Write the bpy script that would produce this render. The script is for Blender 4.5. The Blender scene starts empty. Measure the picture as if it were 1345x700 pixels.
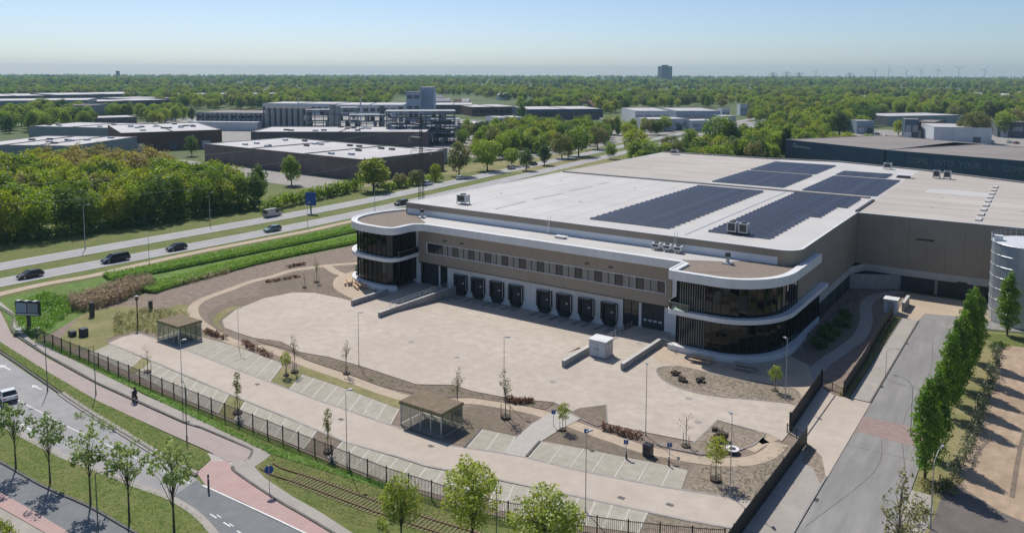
import bpy, math, random
import numpy as np
from mathutils import Vector, Matrix
random.seed(7); np.random.seed(7)
R = math.radians
S = bpy.context.scene
COL = S.collection

# ---------------------------------------------------------------- camera
# world: X along the dock front (to the right), Y away along the hall's side, ground z = 0
FPX, CYP, PITCH, ROLL, HEAD, HC = 1038.389, 192.902, R(5.33), R(0.149), R(34.769), 40.0
_cp, _sp, _cr, _sr = math.cos(PITCH), math.sin(PITCH), math.cos(ROLL), math.sin(ROLL)
_f = Vector((0, _cp, -_sp)); _r = Vector((_cr, _sr * _sp, _sr * _cp)) ; _u = Vector((0, _sp, _cp))
_r, _u = _cr * Vector((1, 0, 0)) + _sr * _u, -_sr * Vector((1, 0, 0)) + _cr * _u
_uu = Vector((math.cos(HEAD), -math.sin(HEAD), 0)); _vv = Vector((math.sin(HEAD), math.cos(HEAD), 0))
def _site(w): return Vector((w.dot(_uu), w.dot(_vv), w.z))
FW, RT, UP = _site(_f), _site(_r), _site(_u)
cam = bpy.data.cameras.new('camera'); camo = bpy.data.objects.new('camera', cam); COL.objects.link(camo)
M3 = Matrix((RT, UP, -FW)).transposed()
camo.matrix_world = Matrix.Translation((0, 0, HC)) @ M3.to_4x4()
cam.sensor_width = 36; cam.lens = FPX / 1345 * 36; cam.shift_y = -(350 - CYP) / 1345
cam.clip_start = 1; cam.clip_end = 60000
S.camera = camo
def G(px, py, z=0.0):
    """surveyed point: where the sight line through a photo pixel meets the level z"""
    r = FW + RT * ((px - 672.5) / FPX) - UP * ((py - CYP) / FPX)
    t = (z - HC) / r.z
    return Vector((r.x * t, r.y * t, z))
def GP(pts, z=0.0): return [G(x, y, z) for x, y in pts]

# ---------------------------------------------------------------- sky, sun, exposure
SUN_EL = R(52); SUN_AZ = math.atan2(-0.848, 0.530)       # compass angle from +Y towards +X
w = bpy.data.worlds.new('World'); S.world = w; w.use_nodes = True
nt = w.node_tree; nt.nodes.clear()
sky = nt.nodes.new('ShaderNodeTexSky'); sky.sky_type = 'NISHITA'; sky.sun_disc = False
sky.sun_elevation = SUN_EL; sky.sun_rotation = SUN_AZ; sky.altitude = 0; sky.air_density = 0.72; sky.dust_density = 0.7; sky.ozone_density = 4.4
bg = nt.nodes.new('ShaderNodeBackground'); bg.inputs[1].default_value = 0.122
wo = nt.nodes.new('ShaderNodeOutputWorld')
nt.links.new(sky.outputs[0], bg.inputs[0]); nt.links.new(bg.outputs[0], wo.inputs[0])
sl = bpy.data.lights.new('sun', 'SUN'); sl.energy = 4.65; sl.angle = R(0.53); sl.color = (1.0, 0.95, 0.87)
so = bpy.data.objects.new('sun', sl); COL.objects.link(so)
sd = Vector((math.sin(SUN_AZ) * math.cos(SUN_EL), math.cos(SUN_AZ) * math.cos(SUN_EL), math.sin(SUN_EL)))
so.rotation_euler = sd.to_track_quat('Z', 'Y').to_euler(); so.location = (0, 0, 300)
S.view_settings.view_transform = 'Standard'; S.view_settings.look = 'None'
S.view_settings.exposure = -0.1; S.view_settings.gamma = 1.0
S.cycles.max_bounces = 6; S.cycles.diffuse_bounces = 2; S.cycles.glossy_bounces = 3; S.cycles.transmission_bounces = 4
S.cycles.transparent_max_bounces = 8; S.cycles.volume_bounces = 1; S.cycles.caustics_reflective = False; S.cycles.caustics_refractive = False

# ---------------------------------------------------------------- materials
MATS = {}
def _new(name):
    m = bpy.data.materials.new(name); m.use_nodes = True; MATS[name] = m
    n = m.node_tree.nodes; b = n['Principled BSDF']
    return m, n, m.node_tree.links, b
def mat(name, c1, c2=None, scale=1.0, rough=0.8, metal=0.0, c3=None, scale3=0.05, amt3=0.6, bump=0.0, spec=0.3, stretch=None, detail=6, lo=0.35, hi=0.65, rot=0.0, lo3=0.42, hi3=0.68):
    """noise-mottled surface: c1/c2 fine mottling, c3 large stains"""
    m, n, L, b = _new(name)
    b.inputs['Roughness'].default_value = rough; b.inputs['Metallic'].default_value = metal
    b.inputs['Specular IOR Level'].default_value = spec
    if c2 is None and c3 is None:
        b.inputs['Base Color'].default_value = (*c1, 1); return m
    tc = n.new('ShaderNodeTexCoord'); vec = tc.outputs['Object']
    if stretch:
        mp = n.new('ShaderNodeMapping'); mp.inputs['Scale'].default_value = stretch; mp.inputs['Rotation'].default_value = (0, 0, rot)
        L.new(vec, mp.inputs[0]); vec = mp.outputs[0]
    nz = n.new('ShaderNodeTexNoise'); nz.inputs['Scale'].default_value = scale; nz.inputs['Detail'].default_value = detail; nz.inputs['Roughness'].default_value = 0.65
    L.new(vec, nz.inputs['Vector'])
    rp = n.new('ShaderNodeValToRGB'); rp.color_ramp.elements[0].position = lo; rp.color_ramp.elements[1].position = hi
    rp.color_ramp.elements[0].color = (*c1, 1); rp.color_ramp.elements[1].color = (*(c2 or c1), 1)
    L.new(nz.outputs['Fac'], rp.inputs[0]); out = rp.outputs[0]
    if c3 is not None:
        n3 = n.new('ShaderNodeTexNoise'); n3.inputs['Scale'].default_value = scale3; n3.inputs['Detail'].default_value = 5; n3.inputs['Roughness'].default_value = 0.6
        L.new(tc.outputs['Object'], n3.inputs['Vector'])
        r3 = n.new('ShaderNodeMapRange'); r3.inputs[1].default_value = lo3; r3.inputs[2].default_value = hi3; r3.inputs[3].default_value = 0; r3.inputs[4].default_value = amt3
        L.new(n3.outputs['Fac'], r3.inputs[0])
        mx = n.new('ShaderNodeMix'); mx.data_type = 'RGBA'
        L.new(r3.outputs[0], mx.inputs[0]); L.new(out, mx.inputs[6]); mx.inputs[7].default_value = (*c3, 1); out = mx.outputs[2]
    L.new(out, b.inputs['Base Color'])
    if bump:
        bp = n.new('ShaderNodeBump'); bp.inputs['Strength'].default_value = bump; bp.inputs['Distance'].default_value = 0.05
        L.new(nz.outputs['Fac'], bp.inputs['Height']); L.new(bp.outputs[0], b.inputs['Normal'])
    return m
def leafmat(name, c1, c2, c3=None, trans=0.5):
    """leaf: colour varies leaf clump by leaf clump (face attribute 'tint') and tree by tree"""
    m, n, L, b = _new(name); n.remove(b)
    at = n.new('ShaderNodeAttribute'); at.attribute_name = 'tint'
    oi = n.new('ShaderNodeObjectInfo')
    ad = n.new('ShaderNodeMath'); ad.operation = 'MULTIPLY_ADD'; L.new(oi.outputs['Random'], ad.inputs[0]); ad.inputs[1].default_value = 0.5; L.new(at.outputs['Fac'], ad.inputs[2])
    sb = n.new('ShaderNodeMath'); sb.operation = 'SUBTRACT'; L.new(ad.outputs[0], sb.inputs[0]); sb.inputs[1].default_value = 0.25
    rp = n.new('ShaderNodeValToRGB'); e = rp.color_ramp.elements
    e[0].position = 0.0; e[0].color = (*c1, 1); e[1].position = 1.0; e[1].color = (*c2, 1)
    if c3: x = e.new(0.5); x.color = (*c3, 1)
    L.new(sb.outputs[0], rp.inputs[0])
    d = n.new('ShaderNodeBsdfDiffuse'); t = n.new('ShaderNodeBsdfTranslucent'); g = n.new('ShaderNodeBsdfGlossy'); g.inputs['Roughness'].default_value = 0.5; g.inputs[0].default_value = (1, 1, 1, 1)
    L.new(rp.outputs[0], d.inputs[0]); 
    hs = n.new('ShaderNodeHueSaturation'); hs.inputs['Saturation'].default_value = 1.15; hs.inputs['Value'].default_value = 1.25; L.new(rp.outputs[0], hs.inputs['Color']); L.new(hs.outputs[0], t.inputs[0])
    m1 = n.new('ShaderNodeMixShader'); m1.inputs[0].default_value = trans; L.new(d.outputs[0], m1.inputs[1]); L.new(t.outputs[0], m1.inputs[2])
    m2 = n.new('ShaderNodeMixShader'); m2.inputs[0].default_value = 0.03; L.new(m1.outputs[0], m2.inputs[1]); L.new(g.outputs[0], m2.inputs[2])
    L.new(m2.outputs[0], n['Material Output'].inputs[0])
    return m
def glassmat(name, tint, through=0.5, rough=0.03):
    m, n, L, b = _new(name); n.remove(b)
    tr = n.new('ShaderNodeBsdfTransparent'); tr.inputs[0].default_value = (*tint, 1)
    gl = n.new('ShaderNodeBsdfGlossy'); gl.inputs['Roughness'].default_value = rough; gl.inputs[0].default_value = (0.9, 0.95, 1, 1)
    fr = n.new('ShaderNodeFresnel'); fr.inputs[0].default_value = 1.5
    mx = n.new('ShaderNodeMixShader'); L.new(fr.outputs[0], mx.inputs[0]); L.new(tr.outputs[0], mx.inputs[1]); L.new(gl.outputs[0], mx.inputs[2])
    L.new(mx.outputs[0], n['Material Output'].inputs[0])
    return m

# ---------------------------------------------------------------- mesh building helpers
class MB:
    def __init__(s): s.v = []; s.f = []; s.mi = []; s.cur = 0
    def face(s, pts):
        k = len(s.v); s.v += [tuple(p) for p in pts]; s.f.append(tuple(range(k, k + len(pts)))); s.mi.append(s.cur)
    def box(s, x0, y0, z0, x1, y1, z1):
        return s.obox(((x0 + x1) / 2, (y0 + y1) / 2, (z0 + z1) / 2), (abs(x1 - x0), abs(y1 - y0), abs(z1 - z0)))
    def obox(s, c, d, rz=0.0, top=1.0):
        k = len(s.v); cx, cy, cz = c; a, b, h = d[0] / 2, d[1] / 2, d[2] / 2; co, si = math.cos(rz), math.sin(rz)
        for z, q in ((-h, 1.0), (h, top)):
            for x, y in ((-a, -b), (a, -b), (a, b), (-a, b)):
                x *= q; y *= q; s.v.append((cx + x * co - y * si, cy + x * si + y * co, cz + z))
        for f in ((3, 2, 1, 0), (4, 5, 6, 7), (0, 1, 5, 4), (1, 2, 6, 5), (2, 3, 7, 6), (3, 0, 4, 7)):
            s.f.append(tuple(k + i for i in f)); s.mi.append(s.cur)
        return s
    def prism(s, poly, z0, z1):
        n = len(poly)
        ar = sum(poly[i][0] * poly[(i + 1) % n][1] - poly[(i + 1) % n][0] * poly[i][1] for i in range(n))
        if ar < 0: poly = poly[::-1]
        k = len(s.v)
        s.v += [(p[0], p[1], z0) for p in poly] + [(p[0], p[1], z1) for p in poly]
        s.f.append(tuple(k + n + i for i in range(n))); s.mi.append(s.cur)
        s.f.append(tuple(k + n - 1 - i for i in range(n))); s.mi.append(s.cur)
        for i in range(n):
            j = (i + 1) % n; s.f.append((k + i, k + j, k + n + j, k + n + i)); s.mi.append(s.cur)
        return s
    def tube(s, p0, p1, r0, r1=None, n=6, cap=True):
        r1 = r0 if r1 is None else r1; p0 = Vector(p0); p1 = Vector(p1); d = (p1 - p0)
        if d.length < 1e-6: return s
        q = d.to_track_quat('Z', 'Y'); k = len(s.v)
        for p, r in ((p0, r0), (p1, r1)):
            for i in range(n):
                a = 2 * math.pi * i / n; s.v.append(tuple(p + q @ Vector((r * math.cos(a), r * math.sin(a), 0))))
        for i in range(n):
            j = (i + 1) % n; s.f.append((k + i, k + j, k + n + j, k + n + i)); s.mi.append(s.cur)
        if cap:
            s.f.append(tuple(k + n - 1 - i for i in range(n))); s.mi.append(s.cur); s.f.append(tuple(k + n + i for i in range(n))); s.mi.append(s.cur)
        return s
    def path(s, pts, r, n=6):
        for a, b in zip(pts[:-1], pts[1:]): s.tube(a, b, r, r, n)
        return s
    def ribbon(s, pts, half, z0, z1):
        """strip of given half width along a plan polyline, z0..z1 thick"""
        pts = [Vector((p[0], p[1], 0)) for p in pts]; l, r = offset(pts, half), offset(pts, -half)
        for i in range(len(pts) - 1):
            a, b, c, d = r[i], r[i + 1], l[i + 1], l[i]
            s.prism([a, b, c, d], z0, z1)
        return s
    def build(s, name, mats, parent=None, world=True, smooth=False):
        me = bpy.data.meshes.new(name)
        v = s.v
        if parent is not None and world:
            o = root_loc(parent); v = [(a - o[0], b - o[1], c - o[2]) for a, b, c in v]
        me.from_pydata(v, [], s.f)
        if not isinstance(mats, (list, tuple)): mats = [mats]
        for m in mats: me.materials.append(MATS[m] if isinstance(m, str) else m)
        if len(mats) > 1: me.polygons.foreach_set('material_index', s.mi)
        if smooth: me.polygons.foreach_set('use_smooth', [True] * len(me.polygons))
        me.update()
        o = bpy.data.objects.new(name, me); COL.objects.link(o)
        if parent is not None: o.parent = parent
        return o
def root_loc(o):
    v = Vector(o.location)
    while o.parent is not None: o = o.parent; v += Vector(o.location)
    return v
def offset(pts, d):
    out = []
    for i, p in enumerate(pts):
        a = pts[max(i - 1, 0)]; b = pts[min(i + 1, len(pts) - 1)]; t = (b - a); t.z = 0
        if t.length < 1e-9: t = Vector((1, 0, 0))
        t.normalize(); out.append(Vector((p.x - t.y * d, p.y + t.x * d, p.z)))
    return out
def spline(pts, k=5, closed=False):
    """Catmull-Rom through plan points"""
    P = [Vector((p[0], p[1], 0)) for p in pts]; n = len(P); out = []
    rng = range(n) if closed else range(n - 1)
    for i in rng:
        if closed: a, b, c, d = P[(i - 1) % n], P[i], P[(i + 1) % n], P[(i + 2) % n]
        else: a, b, c, d = P[max(i - 1, 0)], P[i], P[i + 1], P[min(i + 2, n - 1)]
        for j in range(k):
            t = j / k
            out.append(0.5 * ((2 * b) + (c - a) * t + (2 * a - 5 * b + 4 * c - d) * t * t + (3 * b - a - 3 * c + d) * t ** 3))
    if not closed: out.append(P[-1])
    return out
def resample(pts, n):
    P = [Vector((p[0], p[1], 0)) for p in pts]; L = [0]
    for a, b in zip(P[:-1], P[1:]): L.append(L[-1] + (b - a).length)
    out = []
    for i in range(n + 1):
        t = L[-1] * i / n; j = 0
        while j < len(L) - 2 and L[j + 1] < t: j += 1
        q = (t - L[j]) / max(L[j + 1] - L[j], 1e-9); out.append(P[j].lerp(P[j + 1], q))
    return out
def tag(o, label=None, cat=None, group=None, kind=None):
    if label: o['label'] = label
    if cat: o['category'] = cat
    if group: o['group'] = group
    if kind: o['kind'] = kind
    return o
def empty(name, loc=(0, 0, 0), label=None, cat=None, group=None, rz=0.0):
    o = bpy.data.objects.new(name, None); COL.objects.link(o); o.location = loc; o.rotation_euler = (0, 0, rz)
    o.empty_display_size = 0.5
    return tag(o, label, cat, group)
def sheet(name, poly, z, m, thick=0.3, parent=None):
    o = MB().prism(poly, z - thick, z).build(name, m, parent); 
    return tag(o, kind='structure') if parent is None else o
KIDS = {}
def kids(o):
    return [c for c in o.children]
def copy_tree(o, loc=None, rz=None, scale=None, label=None, group=None, parent=None, _kids=None):
    c = o.copy(); COL.objects.link(c)
    if parent is not None: c.parent = parent
    for ch in kids(o): copy_tree(ch, parent=c)
    if loc is not None: c.location = loc
    if rz is not None: c.rotation_euler = (0, 0, rz)
    if scale is not None: c.scale = scale if isinstance(scale, (tuple, list)) else (scale,) * 3
    if label: c['label'] = label
    if group: c['group'] = group
    return c
def clone(o, name, loc, parent):
    """a further piece sharing the mesh of o"""
    c = bpy.data.objects.new(name, o.data); COL.objects.link(c); c.parent = parent; c.location = loc
    return c

# ---------------------------------------------------------------- the palette
mat('soil', (0.184, 0.140, 0.113), (0.281, 0.221, 0.178), 0.9, 0.95, c3=(0.20, 0.17, 0.12), scale3=0.06, amt3=0.6, bump=0.5)
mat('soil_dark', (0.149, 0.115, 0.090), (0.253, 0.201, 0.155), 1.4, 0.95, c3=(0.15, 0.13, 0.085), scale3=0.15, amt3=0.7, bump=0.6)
mat('mulch', (0.168, 0.134, 0.106), (0.358, 0.297, 0.235), 2.2, 0.95, c3=(0.16, 0.14, 0.09), scale3=0.2, amt3=0.5, bump=0.6)
mat('sand_path', (0.42, 0.335, 0.25), (0.52, 0.42, 0.32), 1.5, 0.95, c3=(0.36, 0.29, 0.21), scale3=0.15, amt3=0.5)
mat('field_sand', (0.34, 0.25, 0.175), (0.47, 0.355, 0.255), 0.8, 0.95, c3=(0.29, 0.21, 0.145), scale3=0.14, amt3=0.7, stretch=(1.3, 0.55, 1), bump=0.6, rot=0.1, detail=12)
mat('yard_paving', (0.43, 0.372, 0.31), (0.535, 0.47, 0.398), 0.7, 0.85, c3=(0.40, 0.338, 0.28), scale3=0.06, amt3=0.7, detail=12)
mat('aisle_paving', (0.445, 0.385, 0.325), (0.515, 0.45, 0.38), 0.6, 0.85, c3=(0.42, 0.335, 0.275), scale3=0.08, amt3=0.5, detail=10)
mat('walkway_paving', (0.40, 0.37, 0.335), (0.46, 0.425, 0.385), 0.9, 0.85)
mat('bay_paver', (0.345, 0.315, 0.262), (0.445, 0.405, 0.345), 1.1, 0.9, c3=(0.295, 0.28, 0.20), scale3=0.16, amt3=0.5, detail=10)
mat('bay_line', (0.53, 0.50, 0.44), (0.43, 0.41, 0.36), 1.5, 0.85)
mat('pale_tile', (0.33, 0.30, 0.27), (0.41, 0.375, 0.335), 0.8, 0.88, c3=(0.28, 0.25, 0.22), scale3=0.2, amt3=0.5)
mat('kerb', (0.27, 0.25, 0.235), (0.36, 0.34, 0.315), 1.0, 0.85)
mat('kerb_dark', (0.10, 0.095, 0.09), (0.16, 0.15, 0.14), 1.0, 0.85)
mat('asphalt_old', (0.225, 0.216, 0.208), (0.305, 0.294, 0.282), 0.9, 0.88, c3=(0.20, 0.195, 0.188), scale3=0.10, amt3=0.6, detail=10, stretch=(1.0, 0.12, 1))
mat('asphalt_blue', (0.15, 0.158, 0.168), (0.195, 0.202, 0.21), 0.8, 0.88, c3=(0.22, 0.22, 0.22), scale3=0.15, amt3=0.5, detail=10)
mat('asphalt_light', (0.29, 0.285, 0.285), (0.35, 0.345, 0.34), 0.7, 0.88, c3=(0.25, 0.24, 0.235), scale3=0.12, amt3=0.6, detail=10)
mat('asphalt_dark', (0.12, 0.105, 0.095), (0.17, 0.145, 0.13), 0.5, 0.9)
mat('motorway_asphalt', (0.33, 0.325, 0.33), (0.39, 0.38, 0.38), 0.4, 0.88, c3=(0.30, 0.29, 0.29), scale3=0.05, amt3=0.5)
mat('pink_asphalt', (0.345, 0.285, 0.262), (0.405, 0.338, 0.312), 0.8, 0.88, c3=(0.37, 0.31, 0.285), scale3=0.15, amt3=0.7, detail=10)
mat('red_asphalt', (0.41, 0.275, 0.255), (0.47, 0.325, 0.30), 0.8, 0.88, c3=(0.43, 0.31, 0.28), scale3=0.2, amt3=0.7, detail=10)
mat('brick_paving', (0.26, 0.185, 0.165), (0.33, 0.25, 0.23), 1.2, 0.9)
mat('grass', (0.072, 0.108, 0.024), (0.168, 0.192, 0.050), 1.3, 0.95, c3=(0.205, 0.185, 0.075), scale3=0.22, amt3=0.6, bump=0.8, detail=12, lo=.3, hi=.7)
mat('grass_lush', (0.078, 0.151, 0.029), (0.151, 0.241, 0.050), 0.55, 0.95, c3=(0.11, 0.145, 0.03), scale3=0.12, amt3=0.7, bump=0.8, detail=10)
mat('grass_dry', (0.20, 0.185, 0.075), (0.31, 0.265, 0.135), 1.2, 0.95, c3=(0.13, 0.15, 0.04), scale3=0.12, amt3=0.8, bump=0.6)
mat('meadow', (0.10, 0.125, 0.035), (0.17, 0.175, 0.06), 0.08, 0.95, c3=(0.19, 0.165, 0.08), scale3=0.012, amt3=0.7)
mat('far_ground', (0.06, 0.10, 0.03), (0.12, 0.15, 0.05), 0.01, 0.95, c3=(0.15, 0.155, 0.07), scale3=0.004, amt3=0.4)
mat('lot_paving', (0.26, 0.245, 0.225), (0.34, 0.32, 0.295), 0.15, 0.9)
mat('white_line', (0.72, 0.72, 0.70), (0.58, 0.58, 0.56), 2.5, 0.7)
mat('white_render', (0.74, 0.75, 0.76), (0.80, 0.80, 0.80), 0.3, 0.55)
mat('white_metal', (0.79, 0.79, 0.79), (0.68, 0.68, 0.675), 0.6, 0.45, c3=(0.66, 0.655, 0.64), scale3=0.35, amt3=0.5, stretch=(1, 1, 0.15))
mat('roof_white', (0.48, 0.462, 0.445), (0.56, 0.54, 0.52), 0.10, 0.7, c3=(0.455, 0.43, 0.40), scale3=0.035, amt3=0.55, detail=8)
mat('roof_tan', (0.42, 0.385, 0.345), (0.50, 0.46, 0.415), 0.12, 0.8, c3=(0.37, 0.33, 0.29), scale3=0.03, amt3=0.6, stretch=(0.35, 1.5, 1), detail=8)
mat('roof_sedum', (0.20, 0.16, 0.13), (0.28, 0.23, 0.19), 2.0, 0.95, c3=(0.22, 0.18, 0.15), scale3=0.3, amt3=0.5, bump=0.5)
mat('roof_felt', (0.30, 0.29, 0.27), (0.37, 0.355, 0.33), 0.3, 0.85)
mat('cladding', (0.30, 0.248, 0.195), (0.345, 0.287, 0.23), 0.15, 0.5, metal=0.1)
mat('concrete', (0.47, 0.455, 0.43), (0.57, 0.555, 0.53), 0.7, 0.8, c3=(0.40, 0.385, 0.36), scale3=0.25, amt3=0.5)
mat('dock_white', (0.66, 0.66, 0.65), (0.74, 0.74, 0.73), 0.5, 0.7, c3=(0.58, 0.575, 0.56), scale3=0.3, amt3=0.5)
mat('concrete_grey', (0.30, 0.29, 0.28), (0.38, 0.37, 0.355), 0.9, 0.85, c3=(0.24, 0.235, 0.225), scale3=0.3, amt3=0.6)
mat('black_rubber', (0.018, 0.018, 0.019), (0.028, 0.028, 0.028), 3, 0.7)
mat('dark_frame', (0.022, 0.024, 0.027), None, rough=0.4)
mat('door_dark', (0.03, 0.033, 0.036), (0.045, 0.047, 0.05), 1.0, 0.5)
mat('blind', (0.33, 0.30, 0.27), (0.24, 0.22, 0.20), 0.8, 0.6, stretch=(6, 1, 0.1))
mat('interior', (0.20, 0.20, 0.195), (0.28, 0.28, 0.27), 0.5, 0.8)
mat('interior_floor', (0.20, 0.195, 0.185), (0.15, 0.148, 0.14), 0.4, 0.6)
mat('plant_green', (0.05, 0.11, 0.03), (0.09, 0.16, 0.04), 2, 0.8)
glassmat('glass', (0.11, 0.13, 0.145)); glassmat('glass_clear', (0.75, 0.85, 0.82)); glassmat('car_glass', (0.06, 0.07, 0.08))
def frosted(name, k=0.35):
    m, n, L, b = _new(name); n.remove(b); t = n.new('ShaderNodeBsdfTransparent'); t.inputs[0].default_value = (.66, .68, .64, 1); d = n.new('ShaderNodeBsdfTranslucent'); d.inputs[0].default_value = (.8, .84, .84, 1); e = n.new('ShaderNodeBsdfDiffuse'); e.inputs[0].default_value = (.75, .78, .78, 1)
    a = n.new('ShaderNodeMixShader'); a.inputs[0].default_value = .5; L.new(d.outputs[0], a.inputs[1]); L.new(e.outputs[0], a.inputs[2]); x = n.new('ShaderNodeMixShader'); x.inputs[0].default_value = k; L.new(t.outputs[0], x.inputs[1]); L.new(a.outputs[0], x.inputs[2]); L.new(x.outputs[0], n['Material Output'].inputs[0])
frosted('glass_dusty', 0.10)
mat('window_dark', (0.02, 0.024, 0.028), None, rough=0.08, spec=0.6)
mat('galv', (0.42, 0.44, 0.46), (0.52, 0.54, 0.56), 1.5, 0.45, metal=0.6)
mat('tank_steel', (0.40, 0.46, 0.50), (0.52, 0.57, 0.60), 0.35, 0.38, metal=0.55, stretch=(1, 1, 0.08))
mat('steel_dark', (0.06, 0.062, 0.065), (0.09, 0.092, 0.095), 2, 0.5, metal=0.4)
mat('fence_paint', (0.022, 0.024, 0.026), (0.035, 0.036, 0.037), 2, 0.5)
mat('solar_cell', (0.028, 0.031, 0.044), (0.045, 0.049, 0.066), 0.9, 0.3, spec=0.35)
mat('solar_cell_b', (0.036, 0.040, 0.056), (0.058, 0.063, 0.083), 0.9, 0.22, spec=0.45)
mat('roof_moss', (0.165, 0.125, 0.085), (0.25, 0.195, 0.135), 2.0, 0.95, c3=(0.15, 0.135, 0.08), scale3=0.4, amt3=0.6, bump=0.5)
mat('solar_frame', (0.30, 0.32, 0.35), None, rough=0.4, metal=0.5)
mat('lamp_metal', (0.36, 0.37, 0.37), (0.44, 0.45, 0.45), 2, 0.45, metal=0.4)
mat('lamp_green', (0.10, 0.135, 0.125), (0.14, 0.17, 0.16), 2, 0.5)
mat('lens', (0.75, 0.75, 0.70), None, rough=0.25)
mat('sign_blue', (0.015, 0.085, 0.33), None, rough=0.4)
mat('sign_white', (0.80, 0.80, 0.80), None, rough=0.45)
mat('wood_pale', (0.50, 0.33, 0.20), (0.62, 0.43, 0.27), 2, 0.75, stretch=(1, 8, 8))
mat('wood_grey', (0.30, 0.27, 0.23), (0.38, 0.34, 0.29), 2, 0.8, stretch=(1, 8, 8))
mat('rust', (0.14, 0.075, 0.045), (0.20, 0.11, 0.07), 2, 0.8)
mat('sleeper', (0.14, 0.14, 0.06), (0.22, 0.20, 0.11), 2, 0.9)
mat('bark', (0.07, 0.056, 0.042), (0.115, 0.095, 0.073), 6, 0.95, stretch=(1, 1, 0.25), bump=0.5)
mat('bark_pale', (0.16, 0.14, 0.115), (0.23, 0.20, 0.17), 6, 0.95, stretch=(1, 1, 0.25), bump=0.5)
mat('brown_wall', (0.158, 0.117, 0.114), (0.203, 0.153, 0.147), 0.15, 0.7)
mat('brick_wall', (0.140, 0.077, 0.063), (0.196, 0.112, 0.091), 0.3, 0.85)
mat('grey_wall', (0.26, 0.275, 0.29), (0.33, 0.345, 0.36), 0.15, 0.65)
mat('dark_wall', (0.083, 0.090, 0.102), (0.128, 0.135, 0.147), 0.15, 0.65)
mat('pale_wall', (0.50, 0.525, 0.56), (0.58, 0.60, 0.63), 0.15, 0.6)
mat('teal_wall', (0.20, 0.235, 0.255), (0.24, 0.275, 0.295), 0.1, 0.6)
mat('navy_wall', (0.055, 0.088, 0.130), (0.066, 0.102, 0.150), 0.1, 0.5)
mat('blue_wall', (0.26, 0.33, 0.41), (0.32, 0.39, 0.47), 0.1, 0.55)
mat('letter_grey', (0.20, 0.255, 0.285), None, rough=0.6)
mat('roof_lilac', (0.44, 0.415, 0.42), (0.54, 0.515, 0.515), 0.08, 0.7, c3=(0.42, 0.41, 0.42), scale3=0.03, amt3=0.5)
mat('roof_grey', (0.215, 0.19, 0.174), (0.285, 0.252, 0.232), 0.08, 0.85, c3=(0.23, 0.21, 0.20), scale3=0.02, amt3=0.6, stretch=(0.4, 1.4, 1))
mat('tile_roof', (0.20, 0.11, 0.08), (0.27, 0.16, 0.12), 0.5, 0.85)
for nm, c in (('black', (0.012, 0.012, 0.014)), ('darkgrey', (0.05, 0.052, 0.056)), ('maroon', (0.07, 0.022, 0.024)), ('white', (0.72, 0.73, 0.74)), ('green', (0.11, 0.21, 0.18)), ('silver', (0.45, 0.46, 0.48)), ('blue', (0.03, 0.07, 0.20)), ('red', (0.30, 0.03, 0.03))):
    m_, n_, L_, b_ = _new('paint_' + nm); b_.inputs['Base Color'].default_value = (*c, 1); b_.inputs['Roughness'].default_value = 0.3; b_.inputs['Coat Weight'].default_value = 0.5; b_.inputs['Metallic'].default_value = 0.2 if nm in ('silver', 'green', 'darkgrey') else 0
mat('tyre', (0.02, 0.02, 0.02), None, rough=0.9); mat('rim', (0.45, 0.45, 0.46), None, rough=0.35, metal=0.8)
mat('light_red', (0.35, 0.02, 0.02), None, rough=0.25); mat('light_clear', (0.75, 0.76, 0.78), None, rough=0.15)
mat('skin', (0.45, 0.28, 0.20), None, rough=0.6); mat('cloth_dark', (0.025, 0.025, 0.03), (0.04, 0.04, 0.045), 8, 0.9); mat('cloth_purple', (0.10, 0.07, 0.095), (0.14, 0.10, 0.13), 8, 0.9)
leafmat('leaf_mid', (0.108, 0.182, 0.031), (0.381, 0.463, 0.076), (0.227, 0.317, 0.051))
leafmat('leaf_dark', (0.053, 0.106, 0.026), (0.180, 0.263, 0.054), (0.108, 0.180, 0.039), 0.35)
leafmat('leaf_lime', (0.189, 0.252, 0.032), (0.440, 0.460, 0.081), (0.309, 0.357, 0.054), 0.5)
leafmat('leaf_olive', (0.147, 0.163, 0.054), (0.327, 0.302, 0.116), (0.233, 0.233, 0.085))
leafmat('leaf_rust', (0.25, 0.215, 0.07), (0.42, 0.355, 0.14), (0.33, 0.285, 0.10), trans=0.5)
leafmat('leaf_hornbeam', (0.089, 0.179, 0.021), (0.244, 0.391, 0.046), (0.159, 0.285, 0.032), 0.4)
leafmat('leaf_plane', (0.151, 0.226, 0.061), (0.375, 0.439, 0.161), (0.248, 0.322, 0.103), 0.45)
leafmat('leaf_spring', (0.202, 0.265, 0.043), (0.499, 0.541, 0.116), (0.340, 0.394, 0.074), 0.5)
leafmat('leaf_red', (0.130, 0.052, 0.033), (0.260, 0.130, 0.078), (0.182, 0.091, 0.052), 0.3)
leafmat('leaf_grey', (0.13, 0.15, 0.085), (0.25, 0.265, 0.17), (0.18, 0.20, 0.12), 0.3)
leafmat('reed_blade', (0.33, 0.255, 0.165), (0.52, 0.42, 0.285), (0.42, 0.335, 0.22), 0.35)
leafmat('grass_blade', (0.115, 0.233, 0.035), (0.329, 0.488, 0.086), (0.203, 0.352, 0.053), 0.4)
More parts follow.
